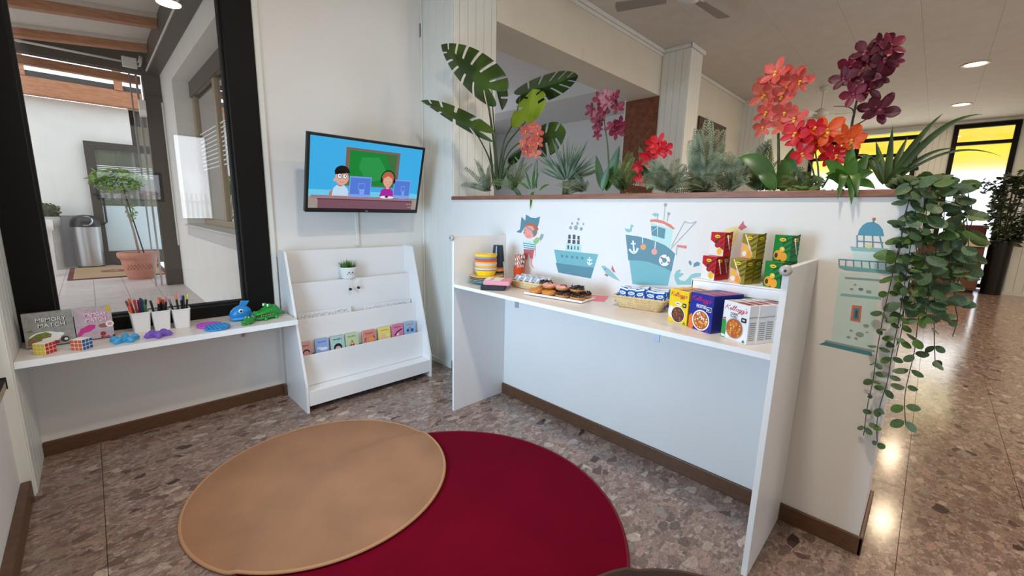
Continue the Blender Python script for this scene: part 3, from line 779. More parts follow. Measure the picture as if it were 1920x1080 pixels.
# puzzle cubes
def cube(label, x, y, rz, body, left, right):
    t = thing('puzzle_cube', label, 'puzzle cube', (x, y, SZ + .0005), rz, 'puzzle cubes on the window shelf')
    s = .057
    MB().box(-s / 2, s / 2, -s / 2, s / 2, 0, s).obj('body', mat('cube_body', body, .4), t, bevel=0.002)
    for mcol, faces in ((left, 0), (right, 1), (srgb(240, 240, 236), 2)):
        mm = mat('cube_sticker', mcol, .35)
        for i in range(3):
            for j in range(3):
                a, b = -s / 2 + s * (i + .5) / 3, s * (j + .5) / 3
                k = .0078
                if faces == 0: m_ = MB().box(a - k, a + k, -s / 2 - .0008, -s / 2 + .0002, b - k, b + k)
                elif faces == 1: m_ = MB().box(s / 2 - .0002, s / 2 + .0008, a - k, a + k, b - k, b + k)
                else: m_ = MB().box(a - k, a + k, b - s / 2 - k, b - s / 2 + k, s - .0002, s + .0008)
                m_.obj('sticker', mm, t)
cube('puzzle cube with yellow and red faces in front of the grey game box', -.232, 3.105, R(-40), srgb(228, 218, 190), srgb(214, 190, 44), srgb(196, 38, 52))
cube('puzzle cube with orange and blue faces in front of the pink game box', -.100, 3.078, R(-42), srgb(240, 236, 230), srgb(206, 96, 50), srgb(30, 92, 150))

# star shaped poppers
def star(label, x, y, rz, col):
    t = thing('star_toy', label, 'toy', (x, y, SZ + .0005), rz, 'soft star toys on the window shelf')
    mm = mat('soft_silicone', col, .3)
    n = 60; prof = []
    for (k, z) in ((.90, 0), (1.0, .006), (1.02, .013), (.97, .019), (.85, .0225), (.55, .024), (.0, .0235)):
        prof.append((k, z))
    v = []; f = []
    for k, z in prof:
        for i in range(n):
            a = 2 * PI * i / n
            r = .047 + .020 * math.cos(5 * a)
            v.append((r * k * math.cos(a), r * k * math.sin(a), z))
    for q in range(len(prof) - 1):
        for i in range(n):
            j = (i + 1) % n
            f.append((q * n + i, q * n + j, (q + 1) * n + j, (q + 1) * n + i))
    MB().add(v, f, 0, True).obj('body', mm, t)
    for i in range(5):
        a = 2 * PI * i / 5
        MB().ball((.044 * math.cos(a), .044 * math.sin(a), .020), (.0175, .0175, .0135), 0, 14, 8).obj('bubble', mm, t)
    MB().ball((0, 0, .020), (.016, .016, .012), 0, 14, 8).obj('bubble', mm, t)
star('blue soft star toy with round bubbles, lying next to the orange and blue cube', .066, 3.112, .2, srgb(62, 160, 214))
star('purple soft star toy with round bubbles, in front of the pen cups', .212, 3.115, .9, srgb(122, 84, 190))

# pen cups
def pen(x, y, z, lean_x, lean_y, h, col, cap, r=.0045, tip=None, label='', nm='pen', group='pens and pencils in the three white cups'):
    t = thing(nm, label, 'pen', (x, y, z), 0, group, rot=(lean_y, lean_x, 0))
    MB().lathe([(r, 0), (r, h * .82)], 8).obj('barrel', col, t)
    MB().lathe([(r, h * .8201), (r * 1.05, h * .83), (r * 1.05, h * .97), (r * .4, h)], 8).obj('cap', cap, t)
CC = {k: mat('pen_' + k, v, .4) for k, v in dict(orange=srgb(226, 96, 40), red=srgb(190, 36, 44), crimson=srgb(150, 24, 60), navy=srgb(34, 36, 84), teal=srgb(20, 110, 120), black=srgb(22, 22, 24), green=srgb(46, 110, 60), brown=srgb(120, 60, 40), coral=srgb(244, 130, 100), lime=srgb(214, 226, 70), lilac=srgb(150, 140, 200), grey=srgb(120, 120, 124), blue=srgb(40, 80, 170), pinkc=srgb(220, 120, 140), white=srgb(230, 230, 230)).items()}
def cup(label, x, y, rz):
    t = thing('pen_cup', label, 'pen cup', (x, y, SZ + .0005), rz, 'white pen cups on the window shelf')
    def sq(h, z, k=5):
        return [(a, b, z) for a, b in rrect(-h, h, -h, h, .010, 3)]
    rings = [sq(.036, 0), sq(.0445, .116), sq(.0465, .117), sq(.0465, .123), sq(.0425, .123), sq(.034, .006)]
    n = len(rings[0]); v = []; f = []
    for rg in rings: v += rg
    for q in range(len(rings) - 1):
        for i in range(n):
            j = (i + 1) % n; f.append((q * n + i, q * n + j, (q + 1) * n + j, (q + 1) * n + i))
    f.append(tuple(range(n))[::-1]); f.append(tuple((len(rings) - 1) * n + i for i in range(n)))
    MB().add(v, f, 0).obj('cup', mat('white_cup_plastic', srgb(238, 236, 234), .35), t)
cups = ((.152, 3.300), (.246, 3.287), (.342, 3.270))
cup('white square pen cup full of colored pencils, leftmost of the three', cups[0][0], cups[0][1], R(4))
cup('white square pen cup with black markers, middle of the three', cups[1][0], cups[1][1], R(2))
cup('white square pen cup with coral and lime tipped markers, rightmost of the three', cups[2][0], cups[2][1], R(1))
pens = [
 (0, -.018, -.01, -.28, .04, .185, 'orange', 'brown', 'orange pencil leaning far left in the leftmost pen cup'),
 (0, -.010, .010, -.22, -.04, .19, 'red', 'orange', 'red pencil with orange tip leaning left in the leftmost pen cup'),
 (0, -.004, -.012, -.10, .05, .185, 'brown', 'red', 'brown pencil near the middle of the leftmost pen cup'),
 (0, .004, .012, -.02, -.05, .175, 'crimson', 'crimson', 'crimson pencil upright in the leftmost pen cup'),
 (0, .008, -.008, .03, .05, .19, 'navy', 'navy', 'navy pencil standing tallest in the leftmost pen cup'),
 (0, .012, .008, .08, -.03, .178, 'teal', 'teal', 'teal pencil leaning right in the leftmost pen cup'),
 (0, .018, .0, .15, .03, .178, 'green', 'black', 'dark green pencil at the right rim of the leftmost pen cup'),
 (1, -.022, .0, -.16, .02, .17, 'black', 'black', 'black pen crossing left in the middle pen cup'),
 (1, -.016, .01, .12, -.02, .18, 'black', 'grey', 'black pen crossing right in the middle pen cup'),
 (1, -.002, -.006, -.02, .03, .175, 'black', 'coral', 'black marker with coral cap in the middle pen cup'),
 (1, .006, .008, .02, -.03, .18, 'black', 'orange', 'black marker with orange cap in the middle pen cup'),
 (1, .014, -.004, .05, .03, .17, 'black', 'brown', 'black marker with brown cap in the middle pen cup'),
 (1, .020, .006, .14, -.03, .18, 'black', 'pinkc', 'black marker with pink cap leaning right in the middle pen cup'),
 (2, -.022, .0, -.24, .02, .17, 'black', 'grey', 'black marker leaning left in the rightmost pen cup'),
 (2, -.006, .006, -.06, -.03, .195, 'black', 'coral', 'black marker with coral cap in the rightmost pen cup'),
 (2, .010, .008, .02, -.03, .185, 'black', 'lilac', 'black marker with lilac cap in the rightmost pen cup'),
 (2, .016, -.006, .05, .03, .185, 'black', 'black', 'plain black marker at the right of the rightmost pen cup'),
 (2, .020, .004, .20, -.02, .19, 'black', 'lime', 'black marker with lime cap leaning right in the rightmost pen cup')]
for ci, dx, dy, lx, ly, h, a, b, lb in pens:
    pen(cups[ci][0] + dx * .9, cups[ci][1] + dy * .9, SZ + .018, lx * .72, ly * .7, h, CC[a], CC[b], .0058, label=lb)

# round popper boards
def popit(label, x, y, z, r, col, tilt):
    t = thing('popper_board', label, 'toy', (x, y, z), 0.3, 'round bubble poppers on the window shelf', rot=tilt)
    mm = mat('popper_silicone', col, .35)
    MB().lathe([(r * .97, 0), (r, .003), (r, .011), (r * .97, .014), (r * .9, .014), (r * .88, .011), (0, .011)], 36).obj('board', mm, t)
    for i in range(-3, 4):
        for j in range(-3, 4):
            px, py = i * r * .27, j * r * .27
            if math.hypot(px, py) < r * .82:
                MB().ball((px, py, .0105), (r * .105, r * .105, .007), 0, 10, 6).obj('bubble', mm, t)
popit('magenta round bubble popper lying flat behind the blue one', .468, 3.185, SZ + .0005, .068, srgb(190, 74, 198), (0, 0, .3))
popit('blue round bubble popper lying over the edge of the magenta one', .494, 3.085, SZ + .0035, .068, srgb(44, 138, 200), (R(4), R(-3), .1))

# toy animals
def lump(rings, n=18, mi=0):
    """rings: (x, half width y, z centre, half height)"""
    mb = MB(); v = []; f = []
    for x, hy, zc, hz in rings:
        for i in range(n):
            a = 2 * PI * i / n
            v.append((x, hy * math.cos(a), zc + hz * math.sin(a)))
    for q in range(len(rings) - 1):
        for i in range(n):
            j = (i + 1) % n; f.append((q * n + i, q * n + j, (q + 1) * n + j, (q + 1) * n + i))
    f.append(tuple(range(n))[::-1]); f.append(tuple((len(rings) - 1) * n + i for i in range(n)))
    return mb.add(v, f, mi, True)
M_SHARK = mat('blue_toy_plastic', srgb(40, 140, 214), .25)
M_CROC = mat('green_toy_plastic', srgb(34, 148, 52), .25, noise=.1, nscale=30)
M_EYE = mat('toy_eye_white', srgb(246, 246, 246), .25)
sk = thing('toy_shark', 'blue plastic toy shark with fin, left of the green crocodiles', 'toy', (.655, 3.235, SZ + .0005), R(188))
lump([(-.066, .012, .034, .012), (-.055, .030, .045, .034), (-.03, .043, .055, .044), (0, .046, .057, .047), (.03, .043, .052, .040), (.052, .034, .045, .028), (.064, .016, .040, .014)]).obj('head', M_SHARK, sk)
lump([(-.05, .028, .014, .012), (-.03, .040, .016, .016), (.01, .043, .016, .016), (.045, .036, .016, .015), (.060, .016, .016, .010)]).obj('jaw', mat('blue_toy_jaw', srgb(60, 164, 232), .25), sk)
MB().prism([(-.032, .088), (-.058, .125), (-.010, .132), (.004, .099)], -.008, .008, M=Matrix.Rotation(PI / 2, 4, 'X')).obj('fin', M_SHARK, sk, bevel=.003)
for s in (-1, 1):
    MB().ball((.012, s * .041, .070), (.014, .008, .014), 0, 12, 8).obj('eye', M_EYE, sk)
    MB().ball((.013, s * .047, .070), (.008, .005, .008), 0, 10, 6).obj('pupil', M_BLACK, sk)
def croc(label, x, y, k, rz):
    t = thing('toy_crocodile', label, 'toy', (x, y, SZ + .0005), rz, 'green toy crocodiles on the window shelf')
    S = Matrix.Scale(k, 4)
    def L_(rings, nm, m):
        mb = lump(rings); mb.v = [tuple(S @ Vector(p)) for p in mb.v]; return mb.obj(nm, m, t)
    L_([(.085, .010, .040, .006), (.078, .028, .042, .013), (.045, .034, .044, .015), (.015, .038, .052, .022), (-.02, .042, .054, .034), (-.05, .040, .046, .036), (-.078, .020, .030, .020), (-.115, .006, .012, .006)], 'head', M_CROC)
    L_([(.080, .014, .014, .010), (.06, .030, .015, .014), (.02, .036, .016, .0155), (-.03, .040, .018, .0175), (-.06, .030, .016, .014)], 'jaw', M_CROC)
    MB().box(-.04, .072, -.030, .030, .028, .031, M=S).obj('mouth', mat('toy_mouth_red', srgb(150, 40, 40), .4), t)
    for s in (-1, 1):
        MB().ball((.0, s * .020, .084), (.014, .013, .014), 0, 12, 8, M=S).obj('eye_bump', M_CROC, t)
        MB().ball((.010, s * .020, .087), (.008, .008, .009), 0, 10, 6, M=S).obj('eye', M_EYE, t)
        MB().ball((.0165, s * .020, .088), (.003, .004, .0045), 0, 8, 6, M=S).obj('pupil', M_BLACK, t)
        MB().ball((.074, s * .014, .054), (.007, .006, .006), 0, 8, 6, M=S).obj('nostril', M_CROC, t)
        for xx in (-.03, .04):
            MB().lathe([(.009, 0), (.010, .012), (.006, .02)], 10, M=S @ Matrix.Translation((xx, s * .040, 0))).obj('foot', M_CROC, t)
    tm = MB()
    for q in range(9):
        for s in (-1, 1): tm.lathe([(.003, .0), (.0, -.006)], 6, M=S @ Matrix.Translation((-.03 + q * .0115, s * .0325, .0335)), cap=False)
    tm.obj('teeth', M_EYE, t)
croc('big green toy crocodile with open mouth at the right end of the window shelf', .800, 3.170, 1.1, R(200))
croc('small green toy crocodile in front of the blue shark', .662, 3.085, .55, R(215))

# ================================================================ book rack with its books, and the television
RX0, RX1 = 0.952, 2.004
rk = thing('book_rack', 'white sloping display book rack with three pockets under the television', 'book rack', (1.478, 3.2, 0))
def rb(name, x0, x1, y0, y1, z0, z1, mm=None, bevel=0.0015, rot=None):
    return MB().box(x0 - 1.478, x1 - 1.478, y0 - 3.2, y1 - 3.2, z0, z1).obj(name, mm or M_WHITE, rk, bevel=bevel)
side = [(3.395, 0), (3.395, 1.128), (3.385, 1.140), (3.262, 1.140), (3.244, 1.130), (2.972, .20), (2.972, 0)]
for x0, x1 in ((RX0, RX0 + .017), (RX1 - .017, RX1)):
    M = Matrix(((0, 0, 1, -1.478), (1, 0, 0, -3.2), (0, 1, 0, 0), (0, 0, 0, 1)))
    MB().prism(side, x0, x1, 0, M).obj('side_panel', M_WHITE, rk, bevel=.002)
a, b = RX0 + .0175, RX1 - .0175
rb('back_panel', a, b, 3.378, 3.392, .05, 1.128)
rb('pocket_panel', a, b, 3.288, 3.302, .618, .892)
rb('pocket_panel', a, b, 3.188, 3.202, .368, .640)
rb('pocket_panel', a, b, 3.088, 3.102, .160, .392)
rb('pocket_floor', a, b, 3.3025, 3.3775, .650, .664)
rb('pocket_floor', a, b, 3.2025, 3.2875, .405, .419)
rb('pocket_floor', a, b, 3.1025, 3.1875, .170, .184)
rb('bottom_shelf', a, b, 2.992, 3.377, .142, .158)
rb('plinth_board', a, b, 2.976, 2.991, .05, .158)
# eight little board books in the front pocket
def book(label, x, w_, col, edge, inks, top):
    t = thing('board_book', label, 'book', (x, 3.148, .1845), 0, 'little board books in the front pocket of the rack', rot=(R(-5), 0, 0))
    h = top - .1845
    MB().prism(rrect(-w_ / 2, w_ / 2, 0, h, .012, 4), -.002, .0, M=frame((0, -.012, 0), (1, 0, 0), (0, 0, 1), (0, -1, 0))).obj('cover', mat('book_cover', col, .4), t)
    MB().prism(rrect(-w_ / 2 + .001, w_ / 2 - .001, .001, h - .001, .012, 4), 0, .0182, M=frame((0, .0085, 0), (1, 0, 0), (0, 0, 1), (0, -1, 0))).obj('pages', mat('book_pages', srgb(206, 200, 190), .6), t)
    MB().prism(rrect(-w_ / 2, w_ / 2, 0, h, .012, 4), 0, .002, M=frame((0, .011, 0), (1, 0, 0), (0, 0, 1), (0, -1, 0))).obj('back_cover', mat('book_edge', edge, .4), t)
    p = Print(frame((0, -.0122, 0), (1, 0, 0), (0, 0, 1), (0, -1, 0)), [mat('book_ink', c, .4) for c in inks])
    return t, p, h
B_ = [
 ('pale pink board book with a dark arched smile shape, first from the left', 1.030, .078, srgb(226, 168, 166), srgb(150, 90, 90), [srgb(150, 70, 80), srgb(40, 28, 30), srgb(240, 200, 190)], .472, 'arch'),
 ('light blue board book with a blue title, second from the left', 1.146, .098, srgb(150, 178, 224), srgb(60, 80, 110), [srgb(90, 110, 190), srgb(210, 226, 246), srgb(230, 236, 248)], .478, 'cloud'),
 ('pale mint board book with a dark round head drawn on it, third from the left', 1.264, .108, srgb(178, 212, 206), srgb(30, 66, 66), [srgb(30, 100, 100), srgb(34, 24, 26), srgb(226, 190, 176)], .475, 'head'),
 ('pale green board book with a red triangle figure, fourth from the left', 1.378, .106, srgb(198, 216, 170), srgb(50, 66, 46), [srgb(110, 140, 90), srgb(200, 70, 40), srgb(240, 220, 200)], .476, 'tri'),
 ('salmon red board book with an orange drawing, fifth from the left', 1.526, .112, srgb(226, 140, 122), srgb(150, 60, 56), [srgb(150, 60, 50), srgb(240, 160, 80), srgb(90, 40, 60)], .474, 'fish'),
 ('yellow board book with a pale pink blot, sixth from the left', 1.660, .110, srgb(240, 222, 120), srgb(150, 140, 60), [srgb(190, 170, 70), srgb(244, 190, 190), srgb(250, 240, 200)], .476, 'blot'),
 ('bright pink board book with dark strokes, seventh from the left', 1.782, .110, srgb(224, 130, 168), srgb(110, 60, 80), [srgb(200, 60, 80), srgb(40, 30, 50), srgb(250, 220, 230)], .480, 'stroke'),
 ('blue board book with blue and orange spots, rightmost in the rack', 1.902, .112, srgb(150, 192, 226), srgb(44, 60, 92), [srgb(220, 110, 80), srgb(40, 90, 150), srgb(230, 170, 120)], .482, 'spots')]
for lb, x, w_, col, edge, inks, top, kind in B_:
    t, p, h = book(lb, x, w_, col, edge, inks, top)
    p.blur(0, h - .030, .011, 0, w_ * .62, 8, len(kind) + int(x * 100))
    c = h - .06
    if kind == 'arch': p.p(disc(0, c - .02, .026, 14, .026, 0, PI) + disc(0, c - .022, .019, 14, .018, PI, 0), 1)
    if kind == 'cloud': p.p(disc(-.02, c - .01, .018, 12, .01), 1); p.p(disc(.01, c - .02, .03, 12, .012), 2)
    if kind == 'head': p.p(disc(0, c - .03, .032, 18), 1); p.p(disc(0, c - .042, .022, 16), 2)
    if kind == 'tri': p.p([(-.02, c - .04), (.02, c - .04), (0, c + .008)], 1); p.p(disc(0, c - .022, .008, 10), 2)
    if kind == 'fish': p.p(disc(.015, c - .02, .026, 14, .016), 1); p.line([(-.045, c - .03), (-.03, c + .002)], .006, 2); p.line([(.045, c - .01), (.03, c + .012)], .006, 2)
    if kind == 'blot': p.p(disc(-.012, c - .02, .02, 12, .02), 1); p.p(disc(.03, c - .01, .012, 12), 2)
    if kind == 'stroke': p.line([(-.03, c - .035), (.0, c - .005), (.045, c + .012)], .010, 1); p.p(disc(.0, c - .03, .012, 10), 2)
    if kind == 'spots': p.p(disc(-.02, c - .015, .014, 12), 1); p.p(disc(.022, c - .018, .016, 12), 1); p.p(disc(0, c + .006, .010, 12), 0)
    p.obj('cover_print', t)
# two stacks of colouring sheets in the middle pocket
M_PAPER = mat('white_paper', srgb(236, 236, 238), .6)
M_INK = mat('grey_outline_ink', srgb(88, 86, 92), .6)
for lb, x, w_, top, sd in (('loose colouring sheets with outline faces standing at the left of the middle pocket', 1.222, .405, .672, 3), ('loose colouring sheets with outline drawings standing at the right of the middle pocket', 1.752, .440, .664, 8)):
    t = thing('colouring_sheets', lb, 'paper', (x, 3.235, .4195), 0, 'colouring sheets in the rack', rot=(R(-4), 0, R(1)))
    h = top - .4195
    for k in range(4):
        MB().box(-w_ / 2 + .002 * k, w_ / 2 - .003 * k, .002 * k, .002 * k + .0012, 0, h - .002 * k).obj('sheet', M_PAPER, t)
    rr = random.Random(sd)
    p = Print(frame((0, -.0001, 0), (1, 0, 0), (0, 0, 1), (0, -1, 0)), [M_INK])
    for k in range(12):
        cx = -w_ / 2 + .03 + k * (w_ - .05) / 12; rad = rr.uniform(.012, .03)
        pts = disc(cx, h - .045 + rr.uniform(-.01, .01), rad, 14); p.line(pts + pts[:1], .0012, 0)
        p.line([(cx - .01, h - .03), (cx + rr.uniform(-.01, .02), h - .012)], .0012, 0)
    p.obj('drawing', t)
# potted grass with a face and dangling legs
pt = thing('face_pot', 'small white pot with a face, dangling legs and green grass on the rack', 'plant pot', (1.445, 3.322, .894))
MB().lathe([(.050, 0), (.058, .01), (.067, .088), (.069, .092), (.064, .092), (.060, .075), (0, .075)], 28).obj('pot', mat('white_ceramic', srgb(240, 242, 240), .2), pt)
p = MB()
def onpot(ax, z, r):
    a = -PI / 2 + ax - .12; q = .0605 + (z - .01) / .078 * .0075
    return (q * math.cos(a), q * math.sin(a), z)
for ax, z in ((-.2, .052), (.22, .052)):
    MB().ball(onpot(ax, z, 0), .0055, 0, 10, 8).obj('eye', M_BLACK, pt)
MB().ball(onpot(.01, .041, 0), (.005, .004, .003), 0, 10, 6).obj('nose', mat('pot_nose', srgb(140, 90, 90), .4), pt)
for ax in (-.38, .40): MB().ball(onpot(ax, .040, 0), (.007, .003, .005), 0, 10, 6).obj('cheek', mat('pot_cheek', srgb(190, 160, 156), .4), pt)
for sx, dz in ((-.022, -.076), (.046, -.070)):
    lg = MB().tube([(sx, -.046, .006), (sx, -.066, -.004), (sx + .003, -.060, -.03), (sx, -.061, dz)], .003, 6).obj('leg', mat('white_cord', srgb(235, 235, 235), .7), pt)
    MB().ball((sx + .004, -.066, dz - .006), (.012, .018, .011), 0, 12, 8).obj('shoe', M_BLACK, lg)
gm = MB(); rr = random.Random(4)
for k in range(150):
    a = rr.uniform(0, 2 * PI); q = rr.uniform(0, .055); L_ = rr.uniform(.04, .085); o = rr.uniform(.1, .75) * (q / .055 + .25)
    b0 = Vector((q * math.cos(a), q * math.sin(a), .072)); d = Vector((math.cos(a) * o, math.sin(a) * o, 1)).normalized(); s_ = Vector((-math.sin(a), math.cos(a), 0)) * .0032
    e = b0 + d * L_ - Vector((0, 0, .012 * o)); m_ = b0 + d * L_ * .55
    gm.add([b0 - s_, b0 + s_, m_ + s_ * .9, e, m_ - s_ * .9], [(0, 1, 2, 4), (4, 2, 3)], 0)
gr = gm.obj('grass', leafmat('pot_grass', srgb(50, 92, 34), srgb(104, 150, 60), 30), pt); gr['kind'] = 'stuff'

# television on its bracket
W_, H_ = .94, .555
tv = thing('television', 'wall television tilted downwards showing a cartoon classroom', 'television', (1.575, 3.163, 1.692), rot=(0.266, -0.006, 0.019))
MB().box(-W_ / 2, W_ / 2, .0005, .032, -H_ / 2, H_ / 2).obj('housing', M_BLACK, tv, bevel=.003)
bz = MB()
iw, ih0, ih1 = W_ / 2 - .018, -H_ / 2 + .030, H_ / 2 - .018
for q in ((-W_ / 2, -iw, -H_ / 2, H_ / 2), (iw, W_ / 2, -H_ / 2, H_ / 2), (-iw, iw, ih1, H_ / 2), (-iw, iw, -H_ / 2, ih0)): bz.box(q[0], q[1], -.006, 0, q[2], q[3])
bz.obj('bezel', M_BLACK, tv)
MB().box(-.16, .16, .0325, .06, -.18, .14).obj('rear_housing', M_BLACKM, tv, bevel=.005)
MB().ball((0, -.0065, -H_ / 2 + .012), (.011, .001, .003), 0, 12, 6).obj('badge', mat('silver_badge', srgb(190, 190, 196), .3), tv)
def emat(n, c, s=0.92): 
    m = mat(n, c, .5, spec=.2)
    b = m.node_tree.nodes['Principled BSDF']; b.inputs['Base Color'].default_value = (0, 0, 0, 1); b.inputs['Emission Color'].default_value = c; b.inputs['Emission Strength'].default_value = s
    return m
TVC = [emat('screen_sky', srgb(62, 176, 234)), emat('screen_board_frame', srgb(122, 98, 84)), emat('screen_green', srgb(20, 132, 52)), emat('screen_desk', srgb(126, 84, 98)), emat('screen_desk_top', srgb(160, 124, 136)),
       emat('screen_skin', srgb(226, 170, 150)), emat('screen_black', srgb(24, 18, 20)), emat('screen_shirt', srgb(196, 222, 246)), emat('screen_monitor', srgb(84, 124, 218)), emat('screen_monitor_light', srgb(128, 164, 238)),
       emat('screen_hair', srgb(196, 96, 70)), emat('screen_purple', srgb(168, 36, 160)), emat('screen_white', srgb(236, 240, 246)), emat('screen_cyan', srgb(110, 206, 240)), emat('screen_skin_dark', srgb(186, 128, 112)), emat('screen_green_light', srgb(40, 150, 72)), emat('screen_grey', srgb(160, 150, 140)), emat('screen_yellow', srgb(210, 190, 60)), emat('screen_olive', srgb(60, 112, 60)), emat('screen_desk_dark', srgb(96, 60, 76))]
sc = Print(frame((-iw, -.0008, ih0), (1, 0, 0), (0, 0, 1), (0, -1, 0)), TVC, 0.0, .00018)
SW, SH = 2 * iw, ih1 - ih0
def S_(pts): return [(u * SW, v * SH) for u, v in pts]
def E_(cx, cy, rx, ry, n=20, a0=0, a1=2 * PI): return [(cx * SW + rx * SW * math.cos(a0 + (a1 - a0) * i / n), cy * SH + ry * SW * math.sin(a0 + (a1 - a0) * i / n)) for i in range(n + (0 if abs(a1 - a0 - 2 * PI) < 1e-6 else 1))]
def RC(x0, x1, y0, y1): return S_([(x0, y0), (x1, y0), (x1, y1), (x0, y1)])
sc.p(RC(0, 1, 0, 1), 0)
sc.p(RC(0, 1, .17, .27), 13)
sc.p(RC(.285, .775, .345, .90), 1); sc.p(RC(.318, .745, .365, .865), 2); sc.p(S_([(.42, .78), (.58, .80), (.70, .48), (.48, .42), (.40, .62)]), 15); sc.p(S_([(.63, .85), (.745, .865), (.745, .50)]), 18)
sc.p(RC(.0, .075, 0, .17), 16); sc.p(RC(.02, 1, .145, .19), 4); sc.p(RC(.07, .955, .125, .145), 19); sc.p(RC(.075, .95, 0, .127), 3); sc.p(RC(.95, 1, 0, .17), 16)
# boy
sc.p(E_(.185, .215, .022, .03), 14); sc.p(E_(.330, .20, .018, .025), 14)
sc.p(S_([(.185, .19), (.195, .30), (.22, .345), (.285, .345), (.315, .30), (.325, .19)]), 7); sc.p(S_([(.235, .33), (.268, .33), (.268, .37), (.235, .37)]), 14)
sc.p(E_(.262, .455, .056, .060, 22), 5); sc.p(E_(.203, .42, .011, .014), 5)
sc.p(E_(.262, .53, .064, .058, 22, 0, PI) + S_([(.305, .53), (.27, .56), (.235, .545), (.205, .50), (.2, .52)]), 6)
for u in (.24, .285): sc.p(E_(u, .48, .020, .022, 16), 6); sc.p(E_(u, .48, .0165, .0185, 16), 12); sc.p(E_(u + .004, .485, .006, .007, 10), 6)
sc.line(S_([(.245, .395), (.265, .388), (.285, .397)]), .004, 14)
# monitors
for x0, x1, y0, y1 in ((.335, .515, .195, .475), (.745, .905, .205, .470)):
    sc.p(RC(x0 - .008, x1 + .006, y0 - .012, y1 + .018), 9); sc.p(RC(x0, x1, y0 + .03, y1), 8); sc.p(RC(x0 + .07, x1 - .05, y0 + .10, y1 - .08), 9); sc.p(RC(x0 + .075, x1 - .054, y0 + .11, y1 - .09), 8)
    sc.p(S_([(x0 + .085, .22), (x1 - .055, .22), (x1 - .05, .30), (x0 + .08, .30)]), 9); sc.p(E_((x0 + x1) / 2 + .01, .20, .05, .012, 16), 9)
# girl
sc.p(S_([(.605, .20), (.62, .31), (.655, .345), (.705, .345), (.735, .30), (.742, .20)]), 11); sc.p(S_([(.662, .33), (.695, .33), (.695, .37), (.662, .37)]), 5)
sc.p(E_(.676, .49, .056, .062, 22), 10); sc.p(E_(.676, .455, .044, .055, 22), 5); sc.p(E_(.676, .50, .046, .035, 16, 0, PI) + S_([(.64, .50), (.676, .535), (.712, .50)]), 10)
ar = E_(.676, .49, .066, .072, 18, 0, PI); sc.line(ar, .008, 6)
for u in (.614, .738): sc.p(E_(u, .46, .011, .022, 14), 6)
for u in (.655, .697): sc.line(S_([(u - .01, .44), (u, .433), (u + .01, .44)]), .003, 14)
sc.line(S_([(.665, .40), (.676, .394), (.688, .40)]), .003, 14)
sc.p(E_(.655, .198, .045, .012, 16), 12); sc.p(E_(.705, .198, .04, .011, 16), 12); sc.p(E_(.675, .205, .018, .008, 12), 6)
sc.blur(.915 * SW, .085 * SH, .012, 16, .05, 4, 2); sc.blur(.945 * SW, .03 * SH, .014, 16, .07, 5, 3)
so = sc.obj('screen', tv)
# arm that carries it
MB().box(-.10, .10, .062, .075, -.12, .12).obj('mount_plate', M_BLACKM, tv)
MB().tube([(.01, .076, -.02), (.05, .15, -.02), (0.0, .215, -.06)], .016).box(-.08, .08, .205, .225, -.16, .02).obj('wall_arm', M_BLACKM, tv)
cv = MB().box(1.575, 1.602, 3.432, 3.449, 1.143, 1.62).obj('cable_duct', M_PANEL, bevel=.003)
tag(cv, 'white cable duct running down the wall below the television', 'cable duct')

# ================================================================ snack counter along the low wall
CZ = 0.95
ct = thing('snack_counter', 'white snack counter with end panels and one long shelf along the low wall', 'counter', (2.0, 1.335, 0))
def cb(name, x0, x1, y0, y1, z0, z1, mm=None, bevel=.0015):
    return MB().box(x0 - 2.0, x1 - 2.0, y0 - 1.335, y1 - 1.335, z0, z1).obj(name, mm or M_WHITE, ct, bevel=bevel)
lp = cb('end_panel', 1.748, 2.2485, 2.314, 2.332, 0.0, 1.281); lp['label'] = 'far end panel beside the column'
rp = cb('end_panel', 1.748, 2.2485, 0.344, 0.366, 0.0, 1.279); rp['label'] = 'near end panel'
for y in (2.323, .355):
    MB().lathe([(.0, 0), (.017, 0), (.020, .003), (.020, .018), (.011, .020), (.0, .0205)], 20, M=Matrix.Translation((1.7475 - 2.0, y - 1.335, 1.270)) @ Matrix.Rotation(-PI / 2, 4, 'Y')).obj('corner_guard', mat('clear_bumper', srgb(184, 176, 170), .25), ct)
    MB().ball((1.7475 - 2.0 - .021, y - 1.335, 1.270), (.002, .005, .005), 0, 8, 6).obj('screw', M_STEEL, ct)
cb('shelf_board', 1.752, 2.2485, .3665, 2.3135, CZ - .022, CZ, M_TOP)
cb('edge_band', 1.7495, 1.7515, .3665, 2.3135, CZ - .022, CZ, M_WHITE_EDGE, 0)
for y in (1.75, .84):
    bracket(ct, Matrix.Translation((0.2485, y - 1.335, CZ - .0222)) @ Matrix.Rotation(R(-90), 4, 'Z'))
    MB().box(1.80 - 2.0, 1.806 - 2.0, y - 1.335 - .014, y - 1.335 + .014, CZ - .075, CZ - .0225).box(1.80 - 2.0, 1.85 - 2.0, y - 1.335 - .014, y - 1.335 + .014, CZ - .026, CZ - .0225).obj('bracket', mat('pale_metal', srgb(178, 184, 192), .35, metal=.6), ct)

